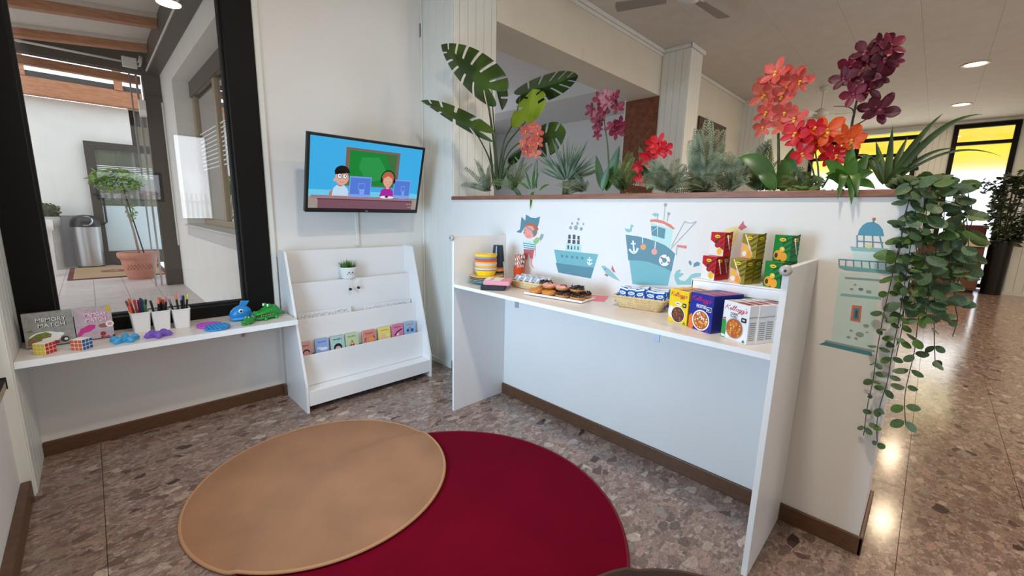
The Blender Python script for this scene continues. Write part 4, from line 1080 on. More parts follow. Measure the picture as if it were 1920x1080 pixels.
# --- bowls, plates, cups
def lath(name, prof, mm, par, z=0, n=36):
    return MB().lathe(prof, n).obj(name, mm, par, loc=(0, 0, z))
PC = {k: mat('dish_' + k, v, .25) for k, v in dict(yellow=srgb(250, 208, 30), teal=srgb(110, 168, 164), tan=srgb(206, 166, 88), greybrown=srgb(140, 120, 100), darkteal=srgb(60, 140, 138), orange=srgb(236, 96, 36), amber=srgb(246, 178, 64), mauve=srgb(160, 100, 110), grey=srgb(150, 160, 160), paleg=srgb(206, 206, 196), sand=srgb(214, 184, 120)).items()}
px_, py_ = 1.955, 2.205
def plate(label, z, col, rim, r):
    t = thing('plate', label, 'plate', (px_, py_, z), 0, 'stacked plates on the counter')
    lath('dish', [(r * .6, 0), (r * .64, .001), (r * .97, .016), (r, .020), (r * .97, .0205), (r * .62, .006), (0, .006)], PC[col], t)
    lath('rim', [(r * .99, .0195), (r * 1.005, .0205), (r * .985, .0225), (r * .96, .0212)], PC[rim], t)
plate('teal plate at the very bottom of the plate stack', CZ + .001, 'darkteal', 'teal', .110)
plate('grey brown plate second from the bottom of the stack', CZ + .0135, 'greybrown', 'grey', .118)
plate('brown plate third from the bottom of the stack', CZ + .026, 'greybrown', 'mauve', .119)
plate('sand coloured plate on top of the plate stack', CZ + .0385, 'tan', 'sand', .121)
def bowl(label, z, bands, inside):
    t = thing('bowl', label, 'bowl', (px_ - .008, py_ - .002, z), 0, 'striped bowls stacked on the plates')
    prof = [(.048, 0), (.052, .004), (.066, .022), (.075, .045), (.080, .072)]
    k = len(bands)
    hs = [0] + [b[0] for b in bands]
    def rad(h):
        for (r0, z0), (r1, z1) in zip(prof[:-1], prof[1:]):
            if z0 <= h <= z1: return r0 + (r1 - r0) * (h - z0) / (z1 - z0)
        return prof[-1][0]
    for (h0, c), h1 in zip([(hs[i], bands[i][1]) for i in range(k)], hs[1:]):
        pr = [(rad(h0 + (h1 - h0) * q / 3), h0 + (h1 - h0) * q / 3) for q in range(4)]
        MB().lathe(pr, 36, cap=False).obj('band', PC[c], t)
    lath('inside', [(.0, .008), (.046, .008), (.060, .024), (.070, .046), (.0765, .0725), (.080, .072)], PC[inside], t)
bowl('yellow bowl at the bottom of the bowl stack', CZ + .046, [(.052, 'yellow'), (.058, 'mauve'), (.072, 'paleg')], 'yellow')
bowl('bowl with amber and orange bands, third in the bowl stack', CZ + .080, [(.04, 'grey'), (.055, 'amber'), (.072, 'paleg')], 'amber')
bowl('orange banded bowl just below the top of the bowl stack', CZ + .108, [(.035, 'grey'), (.052, 'amber'), (.063, 'orange'), (.072, 'mauve')], 'orange')
bowl('bright yellow bowl open on top of the bowl stack', CZ + .140, [(.04, 'orange'), (.056, 'grey'), (.072, 'yellow')], 'yellow')
CU = {k: mat('cup_' + k, v, .18) for k, v in dict(navy=srgb(24, 44, 58), orange=srgb(224, 96, 44), amber=srgb(226, 170, 84), dark=srgb(30, 30, 30), olive=srgb(120, 100, 50)).items()}
for i, (lb, dz) in enumerate((('dark striped tumbler at the bottom of the upturned cup stack', 0), ('dark striped tumbler second from the bottom of the cup stack', .026), ('dark striped tumbler second from the top of the cup stack', .052), ('dark navy tumbler on top of the upturned cup stack', .150))):
    t = thing('tumbler', lb, 'cup', (2.065, 2.205, CZ + .001 + dz), 0, 'upturned tumblers stacked on the counter')
    hh = .118; segs = [(0, .016, 'olive' if i % 2 == 0 else 'amber'), (.016, .030, 'dark'), (.030, .044, 'amber'), (.044, .056, 'orange'), (.056, hh - .006, 'navy')]
    if i == 3: segs = [(0, .012, 'navy'), (.012, hh - .006, 'navy')]
    for z0, z1, c in segs:
        MB().lathe([(.047 - .012 * z0 / hh, z0), (.047 - .012 * z1 / hh, z1)], 30, cap=False).obj('band', CU[c], t)
    MB().lathe([(.0355, hh - .006), (.034, hh - .001), (.030, hh), (0, hh)], 30).obj('base', CU['navy'], t)
    MB().lathe([(.047, 0), (.0455, 0), (.034, hh - .006)], 30, cap=False).obj('inside', CU['navy'], t)
# --- straws in an orange cup
sx_, sy_ = 2.165, 2.085
oc = thing('paper_cup', 'orange paper cup holding the striped straws', 'cup', (sx_, sy_, CZ + .0005))
MB().lathe([(.034, 0), (.0345, .002), (.0435, .112), (.0455, .114), (.0435, .116), (.0415, .112), (.033, .004), (0, .004)], 32).obj('cup', mat('orange_cup', srgb(238, 86, 34), .35), oc)
M_STW = mat('straw_white', srgb(246, 240, 234), .6)
SCOL = [('red', mat('straw_red', srgb(214, 60, 48), .6)), ('black', mat('straw_black', srgb(40, 40, 44), .6)), ('orange', mat('straw_orange', srgb(236, 120, 60), .6))]
rr = random.Random(9)
smesh = {}
for cn, cm in SCOL:
    mb = MB(); n = 9; L_ = .185; seg = 34
    v = []; f = []; 
    for i in range(seg + 1):
        for k in range(n):
            a = 2 * PI * k / n; v.append((.0036 * math.cos(a), .0036 * math.sin(a), L_ * i / seg))
    for i in range(seg):
        for k in range(n):
            k2 = (k + 1) % n
            mb_i = 1 if ((i * 1.0 + k * 6.0 / n) % 6.0) < 2.6 else 0
            f.append(((i * n + k, i * n + k2, (i + 1) * n + k2, (i + 1) * n + k), mb_i))
    mb.v = v; mb.f = [list(q[0]) for q in f]; mb.m = [q[1] for q in f]; mb.sm = [True] * len(f)
    smesh[cn] = mb.mesh('straw', [M_STW, cm])
for k in range(34):
    cn = ('red', 'orange', 'red', 'black')[k % 4] if k > 5 else ('black', 'red')[k % 2]
    a = k * 2.4; q = .032 * math.sqrt((k + .5) / 34)
    lean = Vector((math.cos(a) * q * 3.6, math.sin(a) * q * 3.6, 1)).normalized()
    rot_ = lean.to_track_quat('Z', 'Y').to_matrix().to_4x4()
    o = share('straw', smesh[cn], None, Matrix.Translation((sx_ + math.cos(a) * q * .5, sy_ + math.sin(a) * q * .5, CZ + .010 + .004 * (k % 5))) @ rot_)
    tag(o, {'red': 'paper straw with red and white spiral stripes in the orange cup', 'orange': 'paper straw with orange and white spiral stripes in the orange cup', 'black': 'paper straw with black and white spiral stripes in the orange cup'}[cn], 'straw', {'red': 'red striped straws in the orange cup', 'orange': 'orange striped straws in the orange cup', 'black': 'black striped straws in the orange cup'}[cn])

# --- wicker baskets
M_WICK = mat('pale_wicker', srgb(222, 192, 142), .7, noise=.18, nscale=60)
def basket(label, x, y, rz, L_, W__, h, z):
    t = thing('wicker_basket', label, 'basket', (x, y, z), rz)
    def ring(f_, zz):
        return [(p[0], p[1], zz) for p in rrect(-L_ / 2 * f_, L_ / 2 * f_, -W__ / 2 * f_, W__ / 2 * f_, min(L_, W__) * .13 * f_, 6)]
    n = len(ring(1, 0))
    wv = MB(); rows = 9
    for q in range(rows):
        u = q / (rows - 1); f_ = .80 + .20 * u; zz = .004 + (h - .012) * u
        rg = ring(f_, zz); pts = []
        for i, p in enumerate(rg + rg[:2]):
            k = .0018 * (1 if (i + q) % 2 else -1); d = Vector((p[0], p[1], 0)); d.normalize()
            pts.append(Vector(p) + d * k)
        wv.tube(pts, h / rows * .62, 6, cap=False)
    wv.obj('weave', M_WICK, t)
    sp_ = MB(); a0, a1 = ring(.80, .0), ring(1.0, h)
    for i in range(0, n): sp_.tube([a0[i], a1[i]], .0022, 5)
    sp_.obj('stakes', M_WICK, t)
    rm = MB(); rg = ring(1.01, h)
    rm.tube([Vector(p) for p in rg + rg[:1]], .0055, 7)
    pts = []
    for i, p in enumerate(rg + rg[:1]): pts.append(Vector((p[0] * 1.0, p[1] * 1.0, p[2] + (.005 if i % 2 else .001))))
    rm.tube(pts, .004, 6); rm.obj('rim', M_WICK, t)
    MB().prism([(p[0], p[1]) for p in ring(.80, 0)], .001, .004).obj('bottom', M_WICK, t)
    return t
basket('long wicker basket of silver wrapped snack bars behind the doughnuts', 2.07, 1.875, R(-88), .30, .16, .045, CZ + .001)
basket('wicker basket full of blue wrapped biscuit packets', 2.115, 1.085, R(-80), .28, .16, .060, CZ + .001)
def pillow(lx, ly, h, n=8):
    mb = MB(); v = []; f = []
    for s in (1, -1):
        for i in range(n + 1):
            for j in range(n + 1):
                u, w_ = i / n * 2 - 1, j / n * 2 - 1
                zz = h / 2 * (max(0, 1 - u ** 4) * max(0, 1 - w_ ** 4)) ** .6
                v.append((u * lx / 2, w_ * ly / 2, s * zz))
    q = (n + 1) ** 2
    for s in range(2):
        for i in range(n):
            for j in range(n):
                a = s * q + i * (n + 1) + j
                fc = (a, a + n + 1, a + n + 2, a + 1); f.append(fc if s == 0 else fc[::-1])
    return mb.add(v, f, 0, True)
M_SILV = mat('silver_wrapper', srgb(206, 210, 218), .3, metal=.25, noise=.1, nscale=50)
M_CHOC = mat('dark_chocolate', srgb(52, 30, 22), .35)
M_BLUEW = mat('blue_foil', srgb(34, 104, 196), .25, metal=.1, noise=.45, nscale=70)
M_BWHITE = mat('packet_white', srgb(226, 234, 244), .35)
M_BDEEP = mat('packet_deep_blue', srgb(20, 54, 130), .3)
def packet(nm, label, cat, group, M, body, lx, ly, h, kind):
    t = thing(nm, label, cat, (0, 0, 0), 0, group); t.matrix_world = M
    pillow(lx, ly, h).obj('wrapper', body, t)
    if kind == 'silver':
        MB().ball((0, -ly * .28, h * .26), (lx * .36, ly * .24, h * .36), 0, 14, 8).obj('picture', M_CHOC, t)
        p = Print(Matrix.Translation((0, ly * .12, h * .5)), [mat('pale_blue_print', srgb(150, 176, 206), .4)]); p.p(disc(0, 0, lx * .3, 14, ly * .14), 0); p.obj('print', t)
    else:
        p = Print(Matrix.Translation((0, 0, h * .5)), [M_BWHITE, M_BDEEP, mat('packet_tan', srgb(226, 196, 166), .4)])
        p.p(disc(0, -ly * .18, lx * .22, 12, ly * .16), 2); p.p(disc(0, ly * .16, lx * .34, 12, ly * .10), 0); p.p([(-lx * .42, ly * .36), (lx * .42, ly * .36), (lx * .42, ly * .45), (-lx * .42, ly * .45)], 0); p.p([(-lx * .36, -ly * .42), (-lx * .1, -ly * .38), (-lx * .3, -ly * .02)], 1); p.p([(lx * .36, -ly * .40), (lx * .2, -ly * .1), (lx * .4, ly * .1)], 0); p.blur(0, ly * .12, ly * .10, 1, lx * .45, 5, 3); p.obj('print', t)
NTH = ('first', 'second', 'third', 'fourth', 'fifth')
B1 = Matrix.Translation((2.07, 1.875, CZ)) @ Matrix.Rotation(R(-88), 4, 'Z')
for r_ in range(2):
    for k in range(5):
        x = -.108 + k * .054
        packet('snack_bar', 'silver wrapped snack bar, %s from the left in the %s row of the long basket' % (NTH[k], ('front', 'back')[r_]), 'snack bar', 'silver snack bars in the long basket, ' + ('front row' if r_ == 0 else 'back row'),
               B1 @ Matrix.Translation((x, -.030 + r_ * .052, .050 + r_ * .004)) @ Matrix.Rotation(R(52), 4, 'X') @ Matrix.Rotation(R((k % 3 - 1) * 5), 4, 'Z'), M_SILV, .050, .075, .024, 'silver')
B2 = Matrix.Translation((2.115, 1.085, CZ)) @ Matrix.Rotation(R(-80), 4, 'Z')
for r_ in range(3):
    for k in range(5):
        x = -.104 + k * .052 + (r_ % 2) * .008
        packet('biscuit_packet', 'blue biscuit packet, %s from the left in the %s row of its basket' % (NTH[k], ('front', 'middle', 'back')[r_]), 'biscuit packet', 'blue biscuit packets, ' + ('front', 'middle', 'back')[r_] + ' row',
               B2 @ Matrix.Translation((x, -.034 + r_ * .036, .060 + r_ * .003)) @ Matrix.Rotation(R(70 - r_ * 6), 4, 'X') @ Matrix.Rotation(R((k * 7 % 5 - 2) * 6), 4, 'Z'), M_BLUEW, .056, .092, .030, 'blue')

# --- napkins
nk = thing('napkin_pack', 'pink and white napkin pack lying at the front edge before the plates', 'napkins', (1.885, 2.005, CZ + .0315), R(-62) , rot=(0, R(0), R(-52)))
MB().box(-.085, .085, -.085, .085, 0, .030).obj('napkins', mat('pink_napkin', srgb(222, 150, 162), .8), nk, bevel=.008)
p = Print(Matrix.Translation((0, 0, .030)), [mat('napkin_white', srgb(242, 236, 232), .5), mat('napkin_rose', srgb(206, 96, 110), .6)])
p.p([(-.085, -.078), (.02, -.078), (.03, .078), (-.085, .078)], 0)
for q in range(4): p.p(disc(-.045 + .01 * (q % 2), -.05 + .035 * q, .012, 10), 1)
p.obj('print', nk)
MB().box(-.0865, -.0852, -.08, .08, .002, .028).obj('white_side', M_WHITE, nk)
bk = MB().box(-.08, .08, -.08, .08, 0, .030).obj('napkin_pack', mat('black_napkin', srgb(34, 36, 44), .7), None, loc=(1.858, 2.020, CZ + .0005), rot=(0, 0, R(-48)), bevel=.006)
tag(bk, 'black napkin pack underneath the pink and white one', 'napkins')
rn = MB().box(-.085, .085, -.085, .085, 0, .003).obj('napkin', mat('rose_napkin', srgb(232, 130, 140), .85), None, loc=(2.115, 1.415, CZ + .0005), rot=(0, 0, R(-66)))
tag(rn, 'single rose napkin spread flat under the doughnut tray', 'napkin')
# --- doughnuts on a tray
ty = thing('paper_tray', 'white rectangular paper tray under the doughnuts', 'tray', (1.985, 1.565, CZ + .004), R(-82))
MB().box(-.20, .20, -.085, .085, 0, .004).obj('tray', mat('white_card', srgb(244, 240, 236), .5), ty)
MB().box(-.20, .20, -.089, -.0855, 0, .012).box(-.20, .20, .0855, .089, 0, .012).obj('edge', mat('tray_edge', srgb(240, 226, 220), .5), ty)
M_DOUGH = mat('fried_dough', srgb(214, 150, 84), .6, noise=.12, nscale=30)
ICE = {'pink': mat('pink_icing', srgb(222, 150, 140), .3), 'choc': mat('chocolate_icing', srgb(60, 34, 26), .28), 'caramel': mat('caramel_icing', srgb(206, 128, 44), .25)}
M_CRUMB = mat('chocolate_shards', srgb(46, 26, 22), .4)
def torus(mb, R0, r0, a0, a1, zc, mi, n=28, m=10, zs=.8, wob=0.0):
    v = []; f = []
    for i in range(n):
        t = 2 * PI * i / n
        for j in range(m + 1):
            a = a0 + (a1 - a0) * j / m
            rr0 = r0 * (1 + wob * math.sin(t * 7 + 1))
            v.append(((R0 + rr0 * math.cos(a)) * math.cos(t), (R0 + rr0 * math.cos(a)) * math.sin(t), zc + rr0 * zs * math.sin(a)))
    for i in range(n):
        i2 = (i + 1) % n
        for j in range(m): f.append((i * (m + 1) + j, i2 * (m + 1) + j, i2 * (m + 1) + j + 1, i * (m + 1) + j + 1))
    return mb.add(v, f, mi, True)
TR = Matrix.Translation((1.985, 1.565, CZ + .0085)) @ Matrix.Rotation(R(-82), 4, 'Z')
def donut(label, x, y, z, ice, tilt=0, crumbs=0, seed=1):
    t = thing('doughnut', label, 'doughnut', (0, 0, 0), 0, 'doughnuts on the white tray')
    t.matrix_world = TR @ Matrix.Translation((x, y, z)) @ Matrix.Rotation(tilt, 4, 'X')
    torus(MB(), .026, .0185, 0, 2 * PI, .016, 0).obj('dough', M_DOUGH, t)
    torus(MB(), .026, .0195, R(12), R(168), .0163, 0, wob=.05).obj('icing', ICE[ice], t)
    if crumbs:
        r2 = random.Random(seed); cm = MB()
        for q in range(crumbs):
            a = r2.uniform(0, 6.28); d = r2.uniform(.010, .042); e = Euler((r2.uniform(-1, 1), r2.uniform(-1, 1), r2.uniform(0, 6))).to_matrix().to_4x4()
            zz = .016 + .0155 * math.sqrt(max(.05, 1 - ((d - .026) / .0195) ** 2))
            cm.box(-.007, .007, -.0025, .0025, -.0012, .0012, M=Matrix.Translation((d * math.cos(a), d * math.sin(a), zz + r2.uniform(0, .006))) @ e)
        cm.obj('topping', M_CRUMB, t)['kind'] = 'stuff'
for lb, x, y, z, ic, cr in (
  ('caramel doughnut at the far end of the tray, front row', -.148, -.036, 0, 'caramel', 0),
  ('caramel doughnut second in the front row of the tray', -.052, -.038, 0, 'caramel', 0),
  ('chocolate doughnut third in the front row of the tray', .045, -.038, 0, 'choc', 14),
  ('chocolate doughnut with shards at the near end, front row', .142, -.034, 0, 'choc', 26),
  ('caramel doughnut in the back row under the pink ones', -.148, .044, 0, 'caramel', 0),
  ('chocolate doughnut in the back row behind the caramel ones', -.052, .044, 0, 'choc', 10),
  ('chocolate doughnut third in the back row of the tray', .045, .046, 0, 'choc', 24),
  ('chocolate doughnut with shards at the near end, back row', .142, .048, 0, 'choc', 40),
  ('pink iced doughnut on top, the farther of the two', -.075, .004, .035, 'pink', 5),
  ('pink iced doughnut on top, the nearer of the two', .020, .002, .035, 'pink', 5),
  ('shard covered chocolate doughnut on top at the near end', .112, .016, .035, 'choc', 44),
  ('dark doughnut on top at the far end behind the pink ones', -.13, .05, .035, 'choc', 30)):
    donut(lb, x, y, z, ic, 0, cr, int(abs(x * 1000)) + 3)

# --- cereal boxes
M_KRED = mat('lettering_red', srgb(200, 24, 60), .35)
def flakes(p, cx, cy, r, cols, seed, n=46):
    r2 = random.Random(seed)
    for q in range(n):
        a = r2.uniform(0, 6.28); d = r * .86 * math.sqrt(r2.random()); w_ = r * r2.uniform(.10, .17)
        t0 = r2.uniform(0, 3); pts = [(cx + d * math.cos(a) + w_ * math.cos(t0 + k * 2.09 / 2) * (1 if k % 2 else .7), cy + d * math.sin(a) + w_ * math.sin(t0 + k * 2.09 / 2) * (1 if k % 2 else .7)) for k in range(6)]
        p.p(pts, cols[q % len(cols)]); p.z -= p.dz * .93
def cereal(label, o, dirv, w_, h, d, body, kind, front, group):
    """o: front lower left corner on the shelf; dirv: unit vector along the front, to the right"""
    t = thing('cereal_box', label, 'cereal box', (o[0], o[1], CZ + .0005), math.atan2(dirv[1], dirv[0]), group)
    MB().box(0, w_, 0, d, 0, h).obj('carton', body, t, bevel=.0008)
    mats = [mat('box_white', srgb(244, 244, 244), .35), M_KRED, mat('box_black', srgb(26, 26, 30), .35), mat('box_green', srgb(44, 150, 60), .35), mat('flake_orange', srgb(226, 132, 36), .5), mat('flake_gold', srgb(236, 170, 74), .5), mat('flake_brown', srgb(176, 92, 36), .5), mat('choc_dark', srgb(84, 44, 28), .5), mat('choc_mid', srgb(124, 70, 44), .5), mat('bowl_navy', srgb(40, 46, 90), .4), mat('box_orange', srgb(232, 118, 40), .4), mat('box_grey', srgb(176, 178, 184), .4), mat('choc_red', srgb(150, 40, 40), .4), mat('box_pinkred', srgb(196, 30, 96), .35), mat('milk', srgb(236, 228, 226), .4), mat('panel_text', srgb(150, 152, 158), .4)]
    if front:
        p = Print(frame((0, 0, 0), (1, 0, 0), (0, 0, 1), (0, -1, 0)), mats)
        p.script(w_ * .05, h * (.79 if kind == 'white' else .81), h * .115, w_ * .86, 13 if kind == 'blue' else 1)
        bx = w_ * .80
        if kind == 'white':
            p.t('CORN', w_ * .30, h * .665, h * .062, 2, width=w_ * .27, bold=.02); p.t('FLAKES', w_ * .30, h * .60, h * .05, 2, width=w_ * .27, bold=.01)
            p.p([(0, .0), (0, h * .50), (w_ * .14, h * .50), (w_ * .20, h * .30), (w_ * .15, 0)], 3)
            p.p(disc(w_ * .50, h * .32, w_ * .335, 30), 11); p.p(disc(w_ * .50, h * .32, w_ * .31, 30), 6)
            flakes(p, w_ * .5, h * .32, w_ * .31, (4, 5, 4, 6), 3)
            p.p(rrect(w_ * .02, w_ * .16, h * .02, h * .09, .003), 0); p.p(rrect(bx - w_ * .07, bx + w_ * .12, h * .54, h * .66, .003), 2); p.blur(bx + w_ * .03, h * .58, h * .05, 0, w_ * .11, 3, 6)
            p.p([(w_ * .82, h * .03), (w_ * .95, h * .03), (w_ * .885, h * .10)], 3); p.p([(w_ * .85, h * .03), (w_ * .91, h * .03), (w_ * .885, h * .06)], 2)
            p.p([(0, h * .52), (w_ * .10, h * .56), (w_ * .16, h * .53), (w_ * .10, h * .51)], 1)
        elif kind == 'yellow':
            p.p(disc(w_ * .50, h * .60, w_ * .17, 20, h * .05), 0); p.blur(w_ * .5, h * .585, h * .035, 2, w_ * .22, 6, 5)
            p.p(disc(w_ * .16, h * .32, w_ * .17, 18, h * .18), 14); p.p(disc(w_ * .52, h * .27, w_ * .36, 28), 0); p.p(disc(w_ * .52, h * .27, w_ * .33, 28), 7)
            flakes(p, w_ * .52, h * .27, w_ * .32, (8, 7, 8, 6), 7)
            p.p(rrect(bx - w_ * .07, bx + w_ * .12, h * .52, h * .64, .003), 2); p.blur(bx + w_ * .03, h * .56, h * .05, 0, w_ * .11, 3, 6)
            p.p([(w_ * .80, h * .03), (w_ * .95, h * .03), (w_ * .885, h * .11)], 3)
        else:
            p.t('FROSTIES', w_ * .30, h * .62, h * .09, 0, width=w_ * .42, bold=.02)
            p.p([(w_ * .02, 0), (w_ * .0, h * .34), (w_ * .12, h * .42), (w_ * .28, h * .26), (w_ * .22, 0)], 10)
            p.p(disc(w_ * .54, h * .29, w_ * .375, 30), 0); p.p(disc(w_ * .54, h * .29, w_ * .33, 30), 6)
            flakes(p, w_ * .54, h * .29, w_ * .32, (5, 4, 5, 14), 5)
            p.p(rrect(bx - w_ * .06, bx + w_ * .15, h * .56, h * .69, .003), 0); p.p(rrect(bx - w_ * .045, bx + w_ * .135, h * .575, h * .675, .003), 9); p.blur(bx + w_ * .03, h * .60, h * .05, 0, w_ * .11, 3, 6)
            p.p([(w_ * .80, h * .02), (w_ * .92, h * .02), (w_ * .86, h * .06)], 13)
        p.obj('front_print', t)
    # side panel text, top flap
    p = Print(frame((w_, 0, 0), (0, 1, 0), (0, 0, 1), (1, 0, 0)), mats)
    for q in range(9): p.mb.poly([(d * .15, h * (.1 + q * .055), p.z), (d * .85, h * (.1 + q * .055), p.z), (d * .85, h * (.1 + q * .055) + .004, p.z), (d * .15, h * (.1 + q * .055) + .004, p.z)], 15 if kind == 'white' else 9, p.M)
    p.line([(0, h * .70), (d, h * .70)], h * .03, 11 if kind == 'white' else 9)
    p.obj('side_print', t)
    p = Print(frame((0, 0, h), (1, 0, 0), (0, 1, 0), (0, 0, 1)), mats)
    p.p([(w_ * .42, d * .12), (w_ * .9, d * .12), (w_ * .9, d * .88), (w_ * .42, d * .88)], 12 if kind != 'blue' else 13)
    p.p([(w_ * .05, d * .2), (w_ * .36, d * .2), (w_ * .36, d * .8), (w_ * .05, d * .8)], 11 if kind == 'white' else (5 if kind == 'yellow' else 9))
    p.obj('top_print', t)
M_KY = mat('carton_yellow', srgb(244, 206, 20), .35)
M_KB = mat('carton_blue', srgb(30, 44, 150), .3)
M_KW = mat('carton_white', srgb(238, 238, 240), .35)
ORD = ('at the front', 'second from the front', 'third from the front', 'at the back')
fd = Vector((-.038, -.113, 0)).normalized(); bk_ = Vector((-fd.y, fd.x, 0))
for k in range(4):
    o = Vector((1.942, .858, 0)) + bk_ * (.0465 * k) + fd * .0
    cereal('yellow cereal box with a bowl of chocolate cereal, %s of its row' % ORD[k], o, fd, .112, .160, .046, M_KY, 'yellow', k == 0, 'yellow cereal boxes on the counter')
fd = Vector((-.045, -.117, 0)).normalized(); bk_ = Vector((-fd.y, fd.x, 0))
for k in range(4):
    o = Vector((1.902, .742, 0)) + bk_ * (.0465 * k)
    cereal('blue cereal box with a bowl of frosted flakes, %s of its row' % ORD[k], o, fd, .124, .166, .046, M_KB, 'blue', k == 0, 'blue cereal boxes on the counter')
fd = Vector((-.058, -.116, 0)).normalized(); bk_ = Vector((-fd.y, fd.x, 0))
for k in range(4):
    o = Vector((1.866, .586, 0)) + bk_ * (.0455 * k) + fd * (.004 * (k % 2))
    cereal('white cereal box with a bowl of corn flakes, %s of its row' % ORD[k], o, fd, .130, .158, .045, M_KW, 'white', k == 0, 'white cereal boxes on the counter')

# --- riser with juice cartons
RZ = 1.156
rs = thing('shelf_riser', 'white bent plastic riser at the back of the counter under the juice cartons', 'riser', (2.145, .600, CZ + .0005))
MB().box(-.095, .095, -.205, .205, RZ - CZ - .009, RZ - CZ - .0005).obj('top', M_WHITE, rs, bevel=.003)
MB().box(-.095, -.088, -.205, .205, RZ - CZ - .055, RZ - CZ - .0092).obj('front_lip', M_WHITE, rs, bevel=.003)
for y in (-.199, .199): MB().box(-.095, .095, y - .005, y + .005, 0, RZ - CZ - .0092).obj('leg_panel', M_WHITE, rs, bevel=.003)
JM = dict(red=mat('juice_red', srgb(196, 24, 40), .3), redd=mat('juice_red_dark', srgb(140, 18, 34), .3, noise=.2, nscale=50), gold=mat('juice_gold', srgb(150, 136, 36), .3), goldd=mat('juice_gold_dark', srgb(104, 92, 26), .3, noise=.2, nscale=50), green=mat('juice_green', srgb(20, 128, 52), .3), greend=mat('juice_green_dark', srgb(12, 88, 38), .3, noise=.2, nscale=50))
JP = [mat('label_yellow', srgb(244, 208, 40), .35), mat('label_black', srgb(24, 26, 24), .4), mat('label_white', srgb(236, 232, 228), .4), mat('fruit_orange', srgb(240, 160, 40), .4), mat('fruit_peach', srgb(240, 176, 130), .4), mat('fruit_dark', srgb(74, 46, 26), .4), mat('fruit_red', srgb(170, 30, 40), .4), mat('fruit_yellow', srgb(240, 190, 50), .4), mat('leaf_green', srgb(60, 150, 60), .4)]
def juice(label, x, y, z, rz, kind):
    t = thing('juice_carton', label, 'juice carton', (x, y, z + .0006), rz, 'juice cartons on the riser')
    w_, d, h = .078, .052, .112
    MB().box(-w_ / 2, w_ / 2, -d / 2, d / 2, 0, h).obj('carton', JM[kind], t, bevel=.0012)
    for M, ww, nm in ((frame((0, -d / 2, 0), (1, 0, 0), (0, 0, 1), (0, -1, 0)), w_, 'front_print'), (frame((w_ / 2, 0, 0), (0, 1, 0), (0, 0, 1), (1, 0, 0)), d, 'side_print')):
        p = Print(M, JP + [JM[kind + 'd']])
        if nm == 'side_print':
            for q in range(5): p.p([(-ww / 2, .015 + q * .02), (ww / 2, .03 + q * .02), (ww / 2, .038 + q * .02), (-ww / 2, .023 + q * .02)], 9)
        else:
            for q in range(4): p.p([(0, .02 + q * .024), (ww / 2, min(.1112, .045 + q * .024)), (ww / 2, .055 + q * .024 if q < 2 else min(.1118, .055 + q * .024)), (0, .03 + q * .024)], 9)
            if kind == 'red':
                p.p([(-ww / 2, 0), (ww / 2, 0), (ww / 2, .028), (-ww / 2, .075)], 2); p.p(disc(.004, .05, .016, 12, .012), 6); p.p(disc(.018, .022, .015, 12, .016), 7); p.p(disc(-.004, .066, .009, 10), 5)
            elif kind == 'gold':
                p.p([(-ww / 2, 0), (ww / 2 * .5, 0), (.01, .055), (-ww / 2, .07)], 4); p.p(disc(.008, .020, .017, 14), 3); p.p(disc(-.018, .045, .012, 12), 7); p.p(disc(-.02, .02, .012, 12), 2)
            else:
                p.p(disc(-.014, .024, .020, 16, .022), 3); p.p(disc(-.022, .022, .008, 12, .012), 5); p.p(disc(.012, .018, .016, 14, .02), 3); p.p(disc(.002, .05, .012, 12), 7); p.p(disc(.004, .052, .004, 8), 2)
        p.p(disc(0, .092, .017, 18, .009), 1); p.p(disc(0, .092, .0155, 18, .0078), 0); p.blur(0, .089, .006, 1, .022, 6, 4)
        p.obj(nm, t)
    MB().tube([(w_ / 2 + .002, -.01, .10), (w_ / 2 + .002, .012, .03)], .0018, 6).obj('straw', M_STW, t) if kind != 'gold' else None
    if kind == 'gold':
        MB().tube([(-w_ / 2 + .016, -d / 2 - .002, .108), (w_ / 2 - .012, -d / 2 - .002, .008)], .0022, 6).obj('straw', M_STW, t)
jr = R(-112)
juice('red juice carton on the riser, front of the red pair underneath', 2.095, .730, RZ, jr, 'red')
juice('red juice carton on the riser, behind the lower front one', 2.150, .722, RZ, jr + .04, 'red')
juice('red juice carton standing on top of the lower red ones', 2.130, .715, RZ + .1135, jr + .02, 'red')
juice('gold juice carton on the riser, lower front of the gold stack', 2.085, .598, RZ, jr, 'gold')
juice('gold juice carton on the riser, lower back of the gold stack', 2.142, .580, RZ, jr + .03, 'gold')
juice('gold juice carton with a slanting straw on top of the gold stack', 2.130, .575, RZ + .1135, jr - .05, 'gold')
juice('green juice carton on the riser, lower front one nearest the end panel', 2.100, .462, RZ, jr - .04, 'green')
juice('green juice carton on the riser, lower back one', 2.165, .452, RZ, jr, 'green')
juice('green juice carton standing on top of the lower green ones', 2.148, .450, RZ + .1135, jr - .02, 'green')

